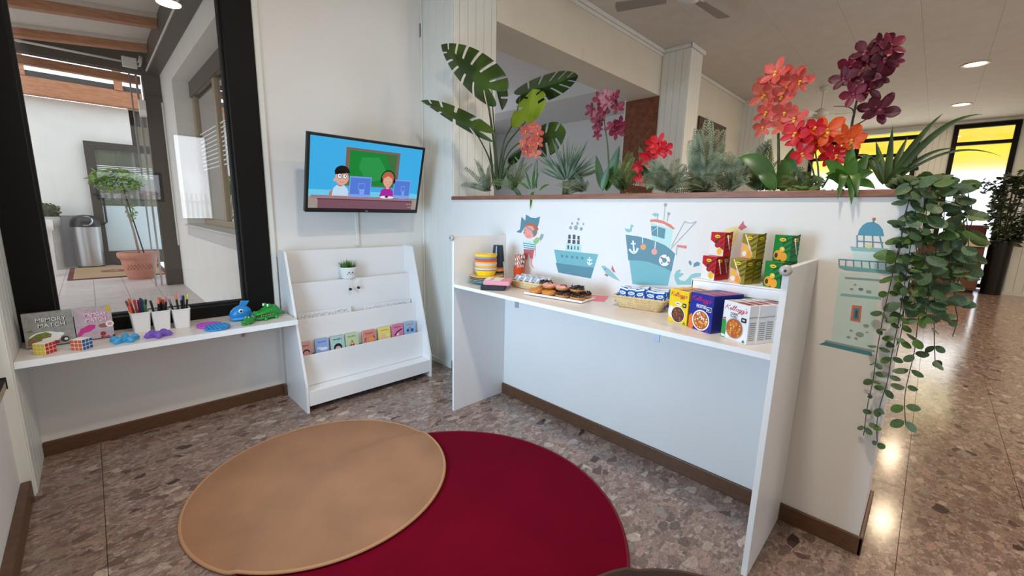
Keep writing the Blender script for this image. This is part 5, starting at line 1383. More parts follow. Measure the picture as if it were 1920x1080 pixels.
# ================================================================ rugs
M_RUGB = mat('beige_plush', srgb(160, 114, 82), .95, noise=.16, nscale=3.2, bump=.5, bscale=420)
M_RUGBE = mat('beige_binding', srgb(180, 134, 96), .9)
M_RUGR = mat('crimson_plush', srgb(110, 0, 28), .95, spec=.1, noise=.12, nscale=3.0, bump=.5, bscale=420)
M_RUGRE = mat('crimson_binding', srgb(108, 2, 32), .9)
M_RUGD = mat('dark_brown_plush', srgb(58, 40, 30), .95, noise=.15, nscale=4, bump=.5, bscale=420)
M_RUGDE = mat('dark_brown_binding', srgb(84, 60, 42), .9)
def rug(label, x, y, r, m1, m2, over=()):
    """a plush disc with a round binding; it rises where it lies over another rug (centre x, y, radius)"""
    t = thing('round_rug', label, 'rug', (x, y, 0))
    def lift(px, py):
        h = 0
        for ox, oy, orad in over:
            d = orad + .03 - math.hypot(x + px - ox, y + py - oy)
            k = min(1, max(0, d / .05)); h = max(h, .0165 * k * k * (3 - 2 * k))
        return h
    n = 144; rad = [r - .010] + [r * q for q in (.95, .9, .85, .8, .75, .7, .65, .6, .5, .4, .3, .2, .1)]
    v = []; f = []
    for q, rr_ in enumerate(rad):
        for i in range(n):
            a = 2 * PI * i / n; px, py = rr_ * math.cos(a), rr_ * math.sin(a)
            v.append((px, py, .0125 + lift(px, py)))
    for q in range(len(rad) - 1):
        for i in range(n):
            j = (i + 1) % n; f.append((q * n + i, q * n + j, (q + 1) * n + j, (q + 1) * n + i))
    f.append(tuple((len(rad) - 1) * n + i for i in range(n)))
    MB().add(v, f, 0, True).obj('pile', m1, t)
    v = []; f = []; m_ = 8
    for i in range(n):
        a = 2 * PI * i / n
        for k in range(m_):
            b = 2 * PI * k / m_; q = r - .008 + .008 * math.cos(b); px, py = q * math.cos(a), q * math.sin(a)
            v.append((px, py, .0078 + .0072 * math.sin(b) + lift(px, py)))
    for i in range(n):
        j = (i + 1) % n
        for k in range(m_):
            k2 = (k + 1) % m_; f.append((i * m_ + k, j * m_ + k, j * m_ + k2, i * m_ + k2))
    MB().add(v, f, 0, True).obj('binding', m2, t)
RED = (1.021, 1.428, .842)
rug('large round crimson rug lying partly under the beige one', RED[0], RED[1], RED[2], M_RUGR, M_RUGRE)
rug('round beige rug overlapping the crimson one', .764, 2.145, .640, M_RUGB, M_RUGBE, (RED,))
rug('round dark brown rug at the bottom edge, in front of the crimson one', 1.091, .2, .592, M_RUGD, M_RUGDE, (RED,))

# ================================================================ vinyl wall stickers on the low wall (y, z on the plane x = XB)
ST = {}
def sm(k, c):
    if k not in ST: ST[k] = mat('sticker_' + k, c, .5)
    return ST[k]
SMATS = [sm('teal', srgb(116, 178, 184)), sm('slate', srgb(92, 138, 152)), sm('mint', srgb(184, 222, 218)), sm('darkteal', srgb(74, 140, 148)), sm('coral', srgb(222, 118, 98)), sm('pink', srgb(238, 160, 146)), sm('rose', srgb(196, 98, 104)), sm('white', srgb(240, 244, 244)), sm('charcoal', srgb(78, 84, 92)), sm('orange', srgb(232, 158, 92)), sm('yellow', srgb(232, 218, 150)), sm('brown', srgb(178, 108, 78)), sm('green', srgb(150, 196, 130)), sm('bluetop', srgb(82, 152, 178)), sm('grey', srgb(150, 164, 166)), sm('palemint', srgb(206, 230, 226)), sm('midteal', srgb(140, 190, 188))]
TEAL, SLATE, MINT, DTEAL, CORAL, PINK, ROSE, WHT, CHAR, ORG, YEL, BRN, GRN, BLT, GRY, PMINT, MTEAL = range(17)
def sticker(label, polys, lines=(), late=()):
    ys = [p[0] for pl, _ in polys for p in pl]; zs = [p[1] for pl, _ in polys for p in pl]
    cy, cz = sum(ys) / len(ys), min(zs)
    t = Print(Matrix(((0, 0, -1, 0), (-1, 0, 0, 0), (0, 1, 0, 0), (0, 0, 0, 1))), SMATS, .0003, .00005)
    for pl, m_ in polys: t.p([(-(p[0] - cy), p[1] - cz) for p in pl], m_)
    for pl, wd, m_ in lines: t.line([(-(p[0] - cy), p[1] - cz) for p in pl], wd, m_)
    for pl, m_ in late: t.p([(-(p[0] - cy), p[1] - cz) for p in pl], m_)
    o = t.mb.obj('wall_sticker', SMATS, None, loc=(XB, cy, cz))
    return tag(o, label, 'sticker', 'nautical stickers on the low wall')
def yd(c, r, n=14, rz=None):
    return disc(c[0], c[1], r, n, rz)
def P1(l): return l[0]

sticker('wall sticker of a pirate child with eye patch and striped shirt', [
 ([(2.209, 1.308), (2.170, 1.330), (2.158, 1.423), (2.119, 1.394), (2.115, 1.440), (2.062, 1.418), (2.021, 1.415), (1.976, 1.428), (1.988, 1.375), (2.022, 1.336), (2.117, 1.355), (2.158, 1.303)][::1], SLATE),
 (yd(P1([(2.047, 1.327)]), .050, 20, .048), BRN),
 (yd(P1([(2.079, 1.318)]), .054, 22, .052), PINK),
 ([(2.150, 1.354), (2.119, 1.397), (1.984, 1.390), (1.993, 1.360), (2.012, 1.337), (2.038, 1.358), (2.101, 1.360), (2.144, 1.339)], SLATE),
 ([(2.117, 1.355), (2.065, 1.361), (2.023, 1.351), (2.006, 1.326), (1.986, 1.338), (2.003, 1.360), (2.039, 1.381), (2.113, 1.378)], BRN),
 (yd(P1([(2.031, 1.313)]), .015, 12, .017), SLATE),
 (yd(P1([(2.116, 1.328)]), .0045, 8), CHAR),
 ([(2.134, 1.241), (2.092, 1.252), (2.044, 1.247), (2.018, 1.237), (2.010, 1.192), (2.127, 1.183)], PMINT),
 ([(2.127, 1.187), (2.021, 1.191), (2.033, 1.120), (2.060, 1.126), (2.072, 1.160), (2.091, 1.107), (2.124, 1.116)], ROSE),
 ([(2.118, 1.116), (2.097, 1.111), (2.105, 1.050), (2.121, 1.048)], PINK), ([(2.060, 1.126), (2.039, 1.124), (2.037, 1.081), (2.015, 1.056), (2.030, 1.058), (2.052, 1.076)], PINK),
 ([(2.017, 1.230), (2.007, 1.231), (2.008, 1.146), (2.013, 1.138)], PINK),
 ([(2.039, 1.251), (2.004, 1.280), (1.974, 1.278), (1.982, 1.247), (2.012, 1.226)], GRN), ([(1.978, 1.274), (1.960, 1.309), (1.935, 1.303), (1.944, 1.280), (1.963, 1.256)], GRY)],
 [([(2.123, 1.359), (2.037, 1.320)], .006, SLATE)] + [(l, .006, DTEAL) for l in ([(2.134, 1.230), (2.017, 1.226)], [(2.133, 1.214), (2.016, 1.211)], [(2.127, 1.199), (2.011, 1.196)])] + [([(2.098, 1.283), (2.067, 1.288)], .003, ROSE)],
 [(yd(P1([(2.126, 1.308)]), .010, 10, .007), CORAL)])
sticker('wall sticker of a teal steamship with three funnels and smoke', [
 ([(1.838, 1.206), (1.478, 1.204), (1.523, 1.044), (1.792, 1.051)], TEAL),
 ([(1.819, 1.115), (1.507, 1.115), (1.523, 1.044), (1.792, 1.051)], SLATE),
 ([(1.740, 1.206), (1.739, 1.256), (1.612, 1.254), (1.609, 1.206)], MINT)] +
 [(l, CHAR) for l in ([(1.725, 1.257), (1.720, 1.314), (1.702, 1.315), (1.699, 1.259)], [(1.685, 1.256), (1.685, 1.316), (1.663, 1.317), (1.659, 1.258)], [(1.646, 1.256), (1.646, 1.311), (1.629, 1.312), (1.625, 1.257)])] +
 [(l, CHAR) for l in ([(1.723, 1.218), (1.725, 1.243), (1.711, 1.244), (1.710, 1.219)], [(1.696, 1.217), (1.693, 1.242), (1.685, 1.242), (1.683, 1.218)], [(1.666, 1.219), (1.667, 1.244), (1.659, 1.244), (1.657, 1.220)], [(1.640, 1.218), (1.641, 1.242), (1.633, 1.243), (1.631, 1.218)])] +
 [(yd(c, r, 10), GRY) for c, r in zip([(1.705, 1.361), (1.662, 1.363), (1.619, 1.357), (1.694, 1.389), (1.651, 1.391), (1.604, 1.389), (1.644, 1.418)], (.012, .016, .012, .009, .010, .007, .009))] +
 [(yd(c, .010, 10), SLATE) for c in [(1.766, 1.168), (1.725, 1.168), (1.680, 1.168), (1.641, 1.168), (1.598, 1.169)]],
 [(l, .008, WHT) for l in ([(1.541, 1.181), (1.541, 1.129)], [(1.560, 1.162), (1.519, 1.162)], [(1.559, 1.148), (1.541, 1.129), (1.518, 1.145)])] + [(l, .004, WHT) for l in ([(1.727, 1.286), (1.627, 1.285)],)])
sticker('wall sticker of a pale fish leaping beside the tugboat', [
 ([(1.453, 1.132), (1.430, 1.137), (1.390, 1.118), (1.358, 1.095), (1.310, 1.055), (1.359, 1.065), (1.410, 1.086)], MTEAL), ([(1.378, 1.120), (1.373, 1.147), (1.347, 1.103), (1.362, 1.105)], ROSE), ([(1.418, 1.088), (1.395, 1.081), (1.401, 1.070), (1.425, 1.081)], ROSE), (yd(P1([(1.420, 1.115)]), .006, 8), SLATE)])
hull_top = [(1.296, 1.337), (1.219, 1.332), (1.162, 1.323), (1.099, 1.309), (1.047, 1.291), (1.012, 1.270), (0.986, 1.249)]
sticker('wall sticker of a big blue tugboat with anchor and lifebuoy', [
 (hull_top + [(1.011, 1.068), (1.227, 1.047)], TEAL),
 (hull_top + [(0.997, 1.150), (1.058, 1.171), (1.140, 1.190), (1.208, 1.192), (1.266, 1.187)], SLATE),
 ([(1.143, 1.411), (1.010, 1.381), (1.018, 1.276), (1.054, 1.294), (1.099, 1.312), (1.125, 1.316)], MINT),
 ([(1.148, 1.429), (1.113, 1.433), (1.069, 1.425), (1.025, 1.406), (0.999, 1.384), (1.010, 1.381), (1.064, 1.408), (1.112, 1.418), (1.147, 1.417)], CORAL),
 ([(1.139, 1.393), (1.104, 1.395), (1.098, 1.336), (1.131, 1.343)], SLATE), ([(1.097, 1.392), (1.053, 1.382), (1.054, 1.326), (1.095, 1.336)], SLATE),
 (yd(P1([(1.177, 1.273)]), .0175, 16), ORG), (yd(P1([(1.107, 1.251)]), .0175, 16), PINK),
 (yd(P1([(1.043, 1.208)]), .032, 24), WHT), (yd(P1([(1.043, 1.208)]), .014, 18), SLATE),
 ([(1.306, 1.374), (1.285, 1.372), (1.271, 1.369), (1.266, 1.398), (1.256, 1.398), (1.248, 1.389), (1.258, 1.379), (1.256, 1.361), (1.273, 1.351), (1.291, 1.353)], MTEAL),
 ([(1.141, 1.459), (1.123, 1.468), (1.100, 1.463), (1.099, 1.451), (1.121, 1.447)], MTEAL), (yd(P1([(1.065, 1.512)]), .010, 10), GRY), (yd(P1([(1.042, 1.464)]), .009, 10), GRY)],
 [([(1.245, 1.305), (1.232, 1.240)], .010, WHT), ([(1.257, 1.286), (1.226, 1.288)], .008, WHT), ([(1.265, 1.254), (1.250, 1.239), (1.232, 1.231), (1.216, 1.245), (1.210, 1.264)], .012, WHT), ([(1.185, 1.328), (1.183, 1.294)], .005, WHT), ([(1.105, 1.308), (1.105, 1.269)], .005, WHT),
  ([(1.106, 1.451), (1.104, 1.433)], .004, GRY), ([(1.067, 1.506), (1.066, 1.428)], .0028, GRY), ([(1.044, 1.458), (1.047, 1.423)], .004, GRY),
  ([(1.010, 1.288), (0.950, 1.426)], .0032, GRY), ([(1.012, 1.276), (0.888, 1.428)], .0032, GRY), ([(0.950, 1.426), (0.932, 1.418), (0.910, 1.419), (0.888, 1.428)], .003, GRY), ([(0.979, 1.244), (0.978, 1.296)], .004, GRY), ([(1.130, 1.364), (1.103, 1.386)], .003, MINT),
  ([(1.066, 1.224), (1.053, 1.216)], .010, ROSE), ([(1.024, 1.201), (1.014, 1.196)], .010, ROSE), ([(1.032, 1.230), (1.027, 1.237)], .010, ROSE), ([(1.060, 1.189), (1.054, 1.195)], .010, ROSE)],
 [(l, c) for l, c in (([(0.979, 1.299), (0.926, 1.297), (0.927, 1.283), (0.977, 1.288)], CORAL),)])
sticker('wall sticker of a teal whale tail and spout behind the juice riser', [
 ([(0.975, 1.108), (0.980, 1.132), (0.971, 1.156), (0.951, 1.168), (0.945, 1.162), (0.952, 1.147), (0.935, 1.149), (0.928, 1.144), (0.947, 1.124), (0.958, 1.120), (0.942, 1.107), (0.919, 1.107), (0.901, 1.127), (0.891, 1.145), (0.867, 1.157), (0.834, 1.161), (0.827, 1.099), (0.958, 1.081)], MTEAL),
 ([(0.909, 1.215), (0.901, 1.222), (0.891, 1.209), (0.893, 1.194), (0.905, 1.202)], SLATE), ([(0.881, 1.187), (0.880, 1.207), (0.862, 1.220), (0.847, 1.210), (0.851, 1.199)], SLATE)])
sticker('wall sticker of a pale yellow fish behind the juice cartons', [
 ([(0.761, 1.376), (0.737, 1.396), (0.709, 1.408), (0.684, 1.406), (0.674, 1.396), (0.680, 1.370), (0.695, 1.322), (0.715, 1.283), (0.739, 1.270)], YEL), ([(0.684, 1.403), (0.664, 1.438), (0.659, 1.420), (0.644, 1.408), (0.668, 1.391)], ROSE)])
sticker('wall sticker of a mint and blue lighthouse near the end of the low wall', [
 ([(0.263, 1.231), (0.133, 1.242), (0.113, 0.909), (0.254, 0.924)], PMINT),
 ([(0.273, 0.929), (0.106, 0.923), (0.105, 0.914), (0.276, 0.919)], GRY), ([(0.295, 0.904), (0.272, 0.920), (0.115, 0.914), (0.110, 0.896)], DTEAL),
 ([(0.246, 1.143), (0.117, 1.147), (0.115, 1.136), (0.249, 1.131)], MTEAL), ([(0.243, 1.215), (0.122, 1.219), (0.121, 1.210), (0.242, 1.206)], GRY),
 ([(0.272, 1.269), (0.264, 1.261), (0.093, 1.257), (0.098, 1.244), (0.245, 1.242), (0.268, 1.251)], TEAL),
 ([(0.230, 1.327), (0.132, 1.331), (0.125, 1.258), (0.221, 1.261)], PMINT), ([(0.242, 1.344), (0.123, 1.344), (0.125, 1.327), (0.235, 1.327)], MTEAL),
 ([(0.224, 1.392), (0.222, 1.414), (0.213, 1.434), (0.201, 1.445), (0.181, 1.448), (0.163, 1.438), (0.149, 1.419), (0.141, 1.392)], BLT), (yd(P1([(0.181, 1.459)]), .006, 12), BRN),
 (yd(P1([(0.183, 1.351)]), .010, 14, .011), YEL),
 ([(0.203, 1.099), (0.171, 1.100), (0.167, 1.031), (0.201, 1.032)], CORAL), ([(0.196, 1.088), (0.177, 1.089), (0.174, 1.039), (0.193, 1.040)], DTEAL), ([(0.189, 1.078), (0.181, 1.080), (0.180, 1.047), (0.187, 1.048)], CHAR)] +
 [(yd(c, r, 10, r * .75), k) for c, r, k in zip([(0.214, 1.166), (0.205, 1.186), (0.184, 1.170), (0.158, 1.163), (0.147, 1.020), (0.162, 0.979), (0.192, 0.989), (0.197, 0.959), (0.140, 0.993), (0.172, 0.960)], (.006, .005, .008, .009, .010, .014, .006, .007, .005, .006), (GRY, GRY, SLATE, GRY, GRY, GRY, GRY, GRY, GRY, GRY))],
 [(l, .004, SLATE) for l in ([(0.226, 1.392), (0.219, 1.341)], [(0.204, 1.393), (0.197, 1.343)], [(0.177, 1.394), (0.169, 1.345)], [(0.154, 1.391), (0.139, 1.345)], [(0.223, 1.368), (0.140, 1.367)], [(0.273, 1.287), (0.098, 1.289)], [(0.273, 1.287), (0.268, 1.263)], [(0.249, 1.287), (0.246, 1.260)], [(0.224, 1.287), (0.219, 1.261)], [(0.198, 1.288), (0.193, 1.261)], [(0.173, 1.288), (0.167, 1.260)], [(0.146, 1.288), (0.142, 1.260)], [(0.122, 1.289), (0.118, 1.261)], [(0.182, 1.456), (0.182, 1.444)])])

# ================================================================ plants in the long planter on the low wall
PX_ = 2.44
def V3(l, x=PX_): return [Vector((x, a, b)) for a, b in l]
M_MON = leafmat('monstera_green', srgb(46, 68, 18), srgb(74, 98, 28), 5, .4, .2)
M_MOND = leafmat('monstera_dark', srgb(30, 52, 16), srgb(50, 80, 26), 5, .4, .15)
M_LIME = leafmat('monstera_lime', srgb(122, 142, 22), srgb(150, 170, 44), 6, .4, .3)
M_STEM = mat('plant_stem_green', srgb(62, 78, 40), .5)
M_STEMD = mat('plant_stem_dark', srgb(58, 52, 36), .55)
M_LILY = leafmat('orchid_leaf', srgb(38, 74, 24), srgb(70, 116, 42), 4, .35, .15)
M_GREYG = leafmat('grey_green_blade', srgb(78, 98, 78), srgb(120, 140, 118), 9, .55, .15)
M_FERN = leafmat('grey_green_fern', srgb(94, 108, 82), srgb(156, 166, 138), 14, .6, .2)
M_FERND = leafmat('olive_fern', srgb(74, 92, 48), srgb(122, 142, 84), 14, .6, .2)
M_MOSS = leafmat('bright_moss', srgb(76, 104, 26), srgb(122, 146, 46), 30, .8, .1)
M_ALOE = leafmat('aloe_blade', srgb(40, 62, 26), srgb(76, 102, 48), 6, .45, .15)
M_GREEN = leafmat('fresh_green_leaf', srgb(48, 92, 26), srgb(86, 138, 46), 7, .4, .2)
M_SUCC = leafmat('pale_succulent', srgb(92, 116, 56), srgb(136, 156, 92), 8, .5, .15)

def leaf_lance(P0, P1, wd, sag=0.0, nrm=None, fold=.25, n=10, shape=0.8, droop=None):
    """a lance-shaped leaf from P0 to P1, half width wd, folded along its midrib"""
    P0, P1 = Vector(P0), Vector(P1); d = P1 - P0
    nrm = Vector(nrm) if nrm else Vector((-1, -.25, .25))
    s = d.cross(nrm).normalized(); nn = s.cross(d).normalized()
    mb = MB(); v = []; f = []
    for i in range(n + 1):
        t = i / n
        w_ = wd * (math.sin(PI * min(1, t ** shape * .97 + .03))) ** .8 if i < n else 0.0005
        c = P0 + d * t + Vector((0, 0, sag * 4 * t * (1 - t)))
        if droop: c = c + Vector(droop) * t * t
        v += [c - s * w_ + nn * w_ * fold, c, c + s * w_ + nn * w_ * fold]
    for i in range(n):
        a = i * 3; f += [(a, a + 3, a + 4, a + 1), (a + 1, a + 4, a + 5, a + 2)]
    return mb.add(v, f, 0, True)
HEART = [(0, .0), (-.10, .12), (-.19, .34), (-.19, .58), (-.08, .83), (.10, .98), (.30, 1.0), (.50, .92), (.68, .75), (.84, .47), (.94, .22), (1.0, .0)]
def leaf_mon(P0, P1, S1, S2, bulge, slits=(), start=.30, cup=.8):
    """monstera leaf: midrib P0 to P1, half-width vectors S1 and S2; heart outline cut into fingers by slits (place along the rim, width)"""
    P0, P1, S1, S2, bl = Vector(P0), Vector(P1), Vector(S1), Vector(S2), Vector(bulge)
    d = P1 - P0
    rim = [(p.x, p.y) for p in smooth([Vector((a, b, 0)) for a, b in HEART], 6)]
    L_ = [0.0]
    for (x0, y0), (x1, y1) in zip(rim[:-1], rim[1:]): L_.append(L_[-1] + math.hypot(x1 - x0, y1 - y0))
    L_ = [q / L_[-1] for q in L_]
    def at(t):
        for i in range(len(L_) - 1):
            if t <= L_[i + 1]:
                k = (t - L_[i]) / (L_[i + 1] - L_[i]); return (rim[i][0] + (rim[i + 1][0] - rim[i][0]) * k, rim[i][1] + (rim[i + 1][1] - rim[i][1]) * k)
        return rim[-1]
    ts = sorted(set([i / 60 for i in range(61)] + [c + s_ * w_ / 2 for c, w_ in slits for s_ in (-1, 1)]))
    mb = MB(); m_ = 10
    for side, S in ((1, S1), (-1, S2)):
        def pt(t, u):
            cx, cy = at(t); mx = max(0.0, (t - .30) / .70) * .97
            ax, wx = mx + (cx - mx) * u, cy * u
            return P0 + d * ax + S * wx + bl * (wx * wx * cup + (ax - .4) ** 2 * .8) - bl * .2
        for t0, t1 in zip(ts[:-1], ts[1:]):
            if t1 - t0 < 1e-5: continue
            tm = (t0 + t1) / 2
            cut = [c for c, w_ in slits if abs(tm - c) < w_ / 2]
            for q in range(m_):
                u0, u1 = q / m_, (q + 1) / m_
                if cut and u0 >= start: continue
                mb.add([pt(t0, u0), pt(t1, u0), pt(t1, u1), pt(t0, u1)], [(0, 1, 2, 3)] if side > 0 else [(3, 2, 1, 0)], 0, True)
    return mb
def stem(par, pts, r, nm='stem', m=None, n=7):
    return MB().tube(pts, r, n).obj(nm, m or M_STEM, par)
def plant(nm, label, cat, base, group=None):
    t = thing(nm, label, cat, (0, 0, 0), 0, group)
    t.location = base
    return t
def rel(mb, t):
    L = t.location; mb.v = [(a - L.x, b - L.y, c - L.z) for a, b, c in mb.v]; return mb

# ---- monstera
mo = plant('monstera_plant', 'tall monstera with split leaves at the column end of the planter', 'plant', (2.44, 2.545, 1.531))
def mleaf(a, b, s1, s2, m, x=PX_, bulge=(-.05, 0, 0), dx=0.0, **k):
    p0, p1 = a, b
    P0, P1 = Vector((x, p0[0], p0[1])), Vector((x + dx, p1[0], p1[1]))
    o = rel(leaf_mon(P0, P1, s1, s2, bulge, **k), mo).obj('leaf', m, mo)
    bmm = bmesh.new(); bmm.from_mesh(o.data); bmesh.ops.remove_doubles(bmm, verts=bmm.verts, dist=.0004); bmm.to_mesh(o.data); bmm.free()
    md = o.modifiers.new('thickness', 'SOLIDIFY'); md.thickness = .0015
    return o
mA = [(2.487, 2.354), (2.944, 2.733)]; mleaf(mA[0], mA[1], (.03, -.125, .100), (.03, .120, -.085), M_MON, x=2.20, dx=-.10, bulge=(.05, 0, 0), slits=((.36, .017), (.48, .019), (.58, .021), (.68, .024), (.78, .024), (.89, .02)), start=.30)
mB_ = [(2.486, 2.040), (3.111, 2.333)]; mleaf(mB_[0], mB_[1], (.04, -.04, .085), (.06, .02, -.030), M_MON, x=2.10, bulge=(0, 0, -.03), dx=-.08, slits=((.44, .022), (.58, .025), (.72, .027), (.86, .027)), start=.34)
mC = [(2.375, 2.336), (1.885, 2.390)]; mleaf(mC[0], mC[1], (.09, .03, .135), (.10, -.02, -.05), M_MOND, bulge=(0, 0, -.02), dx=.05, slits=((.40, .017), (.51, .020), (.63, .022), (.74, .022), (.86, .022)), start=.30)
mD = [(2.317, 2.143), (2.239, 2.350)]; mleaf(mD[0], mD[1], (.03, .165, -.01), (.03, -.175, .03), M_LIME, x=2.42, bulge=(-.04, 0, 0), slits=((.60, .05), (.80, .04)), start=.45)
mE = [(2.223, 1.994), (1.955, 2.025)]; mleaf(mE[0], mE[1], (.05, .02, .13), (.05, 0, -.11), M_MON, x=2.47, bulge=(0, 0, -.02), slits=((.50, .04), (.72, .045)))
mF = [(2.724, 2.451), (2.655, 2.277)]; mleaf(mF[0], mF[1], (.04, -.055, .02), (.04, .05, -.01), M_MOND, x=2.50, bulge=(.03, 0, 0), slits=((.6, .05),))
mG = [(2.562, 1.887), (2.418, 1.941)]; mleaf(mG[0], mG[1], (.03, 0, .05), (.03, 0, -.05), M_MOND, x=2.5, bulge=(.02, 0, 0), slits=((.6, .04),))
for xs_, l, r0 in (((2.20, 2.27, 2.34, 2.40, 2.43), [[(2.533, 2.370)][0], [(2.555, 2.228)][0], [(2.578, 2.024)][0], [(2.607, 1.827)][0], [(2.609, 1.633)][0]], .010), ((2.10, 2.18, 2.30, 2.42), [[(2.534, 2.052)][0], [(2.540, 1.975)][0], [(2.574, 1.857)][0], [(2.618, 1.650)][0]], .006)):
    q = smooth([Vector((x_, a_, b_)) for x_, (a_, b_) in zip(xs_, l)]); rel(MB().tube(q, [r0 * (.6 + .8 * i / len(q)) for i in range(len(q))], 7), mo).obj('stem', M_STEM, mo)
for l, r0 in ( ([(2.386, 2.330), (2.444, 2.163), (2.554, 2.027), (2.605, 1.831), (2.613, 1.642)], .007), ([(2.317, 2.139), (2.423, 2.070), (2.540, 1.968), (2.598, 1.788), (2.613, 1.642)], .008), ([(2.223, 1.994), (2.408, 1.980), (2.543, 1.869), (2.594, 1.642)], .006), ([(2.717, 2.442), (2.692, 2.216), (2.639, 1.875), (2.620, 1.643)], .006), ([(2.556, 1.886), (2.585, 1.787), (2.607, 1.642)], .005)):
    q = smooth(V3(l)); rel(MB().tube(q, [r0 * (.6 + .8 * i / len(q)) for i in range(len(q))], 7), mo).obj('stem', M_STEM, mo)
for l in ([(2.581, 1.650), (2.524, 1.867)], [(2.646, 1.643), (2.715, 2.043)], [(2.594, 1.651), (2.427, 1.869)]):
    a, b = V3(l, 2.42); rel(leaf_lance(a, b, .012), mo).obj('sheath', M_MOND, mo)

# ---- orchids
def petal_mesh(L_, W__, cup, name, m, n=7):
    v = []; f = []; mb = MB(); k = 4
    for i in range(n + 1):
        t = i / n; w_ = W__ * (math.sin(PI * (t * .94 + .03))) ** .62 * (.55 + .62 * t if t < .75 else 1.0)
        for j in range(-k, k + 1):
            u = j / k
            v.append((w_ * u, L_ * t, cup * (t * t) + .10 * W__ * u * u * 1.6))
    r_ = 2 * k + 1
    for i in range(n):
        for j in range(2 * k):
            a = i * r_ + j; f.append((a, a + 1, a + r_ + 1, a + r_))
    return mb.add(v, f, 0, True).mesh(name, [m])
def petalmat(name, edge, mid, vein, white=.0):
    """petal: darker or paler towards the rim, fine streaks along it"""
    m = leafmat(name, edge, mid, 22, .5, .25, stretch=(3.2, .7, 1))
    nt = m.node_tree
    return m
def orchid(label, cat_group, mats, flowers, stems, leaves, x, base, nm='orchid', five=True, stem_m=None):
    t = plant(nm, label, 'flower', base)
    me = [petal_mesh(1.0, .40, .12, 'petal', m) for m in mats]
    me2 = [petal_mesh(1.0, .27, .10, 'petal', m) for m in mats]
    lipm = mats[-1]
    rr = random.Random(len(flowers) * 7 + int(x * 100))
    for (y, z), r, face, mi in flowers:
        # face: (yaw, pitch, spin)
        d = Vector((-math.cos(face[0]) * math.cos(face[1]), -math.sin(face[0]) * math.cos(face[1]), math.sin(face[1])))
        q = d.to_track_quat('Z', 'Y').to_matrix().to_4x4()
        Mf = Matrix.Translation(Vector((x + rr.uniform(-.03, .03), y, z)) - t.location) @ q @ Matrix.Rotation(face[2], 4, 'Z')
        c = MB(); c.ball((0, 0, .10), (.13, .10, .14), 0, 8, 6); c.ball((0, -.14, .06), (.11, .16, .06), 0, 8, 6)
        fo = share('flower', c.mesh('flower_centre', [lipm]), t, Mf @ Matrix.Scale(r, 4))
        for k in range(5):
            a = k * 2 * PI / 5 + rr.uniform(-.10, .10)
            mm = me[mi] if k in (1, 4, 2, 3) else me2[mi]
            if k in (2, 3): mm = me2[mi]
            share('petal', mm, fo, Matrix.Rotation(a, 4, 'Z') @ Matrix.Rotation(rr.uniform(.0, .30), 4, 'X') @ Matrix.Scale(rr.uniform(.9, 1.08), 4))
    for pts, r0 in stems:
        q = smooth(pts); rel(MB().tube(q, [r0 * (1.1 - .6 * i / len(q)) for i in range(len(q))], 7), t).obj('stem', stem_m or M_STEM, t)
    for P0, P1, w_, sag in leaves:
        rel(leaf_lance(P0, P1, w_, sag), t).obj('leaf', M_LILY, t)
    return t
M_CORAL = petalmat('coral_petal', srgb(184, 52, 58), srgb(228, 118, 102), 0)
M_CORALL = petalmat('coral_petal_light', srgb(204, 78, 72), srgb(240, 150, 124), 0)
M_WINE = petalmat('wine_petal', srgb(92, 16, 40), srgb(142, 42, 70), 0)
M_WINED = petalmat('dark_wine_petal', srgb(58, 12, 30), srgb(108, 34, 54), 0)
M_WINEL = petalmat('speckled_wine_petal', srgb(112, 24, 44), srgb(206, 148, 156), 0)
M_RED = petalmat('red_petal', srgb(188, 12, 32), srgb(226, 44, 60), 0)
M_REDO = petalmat('red_orange_petal', srgb(196, 24, 30), srgb(240, 120, 30), 0)
M_YELC = mat('flower_yellow_lip', srgb(236, 180, 60), .5)
M_WLIP = mat('pale_flower_lip', srgb(226, 176, 180), .5)
M_DLIP = mat('wine_flower_lip', srgb(150, 60, 84), .5)
rf = random.Random(77)
def fl(l, rads, mis):
    return [(c, r, (rf.uniform(-.1, .75), rf.uniform(-.45, .35), rf.uniform(-.6, .6)), m_) for c, r, m_ in zip(l, rads, mis)]
bz = 1.531
orchid('small coral orchid between the monstera and the spiky grey plant', '', [M_CORAL, M_CORALL, M_YELC], fl([(2.270, 2.055), (2.201, 2.077), (2.151, 2.026), (2.236, 2.005), (2.289, 1.960), (2.148, 1.959), (2.222, 1.947), (2.182, 1.897), (2.253, 1.907)], [.054] * 9, [0, 1, 0, 1, 1, 0, 1, 1, 0]),
       [(V3([(2.176, 1.638), (2.172, 1.782), (2.194, 1.917), (2.226, 2.034)], 2.42), .004)], [(Vector((2.42, 2.31, 1.54)), Vector((2.38, 2.42, 1.66)), .018, .02)], 2.41, (2.42, 2.30, bz))
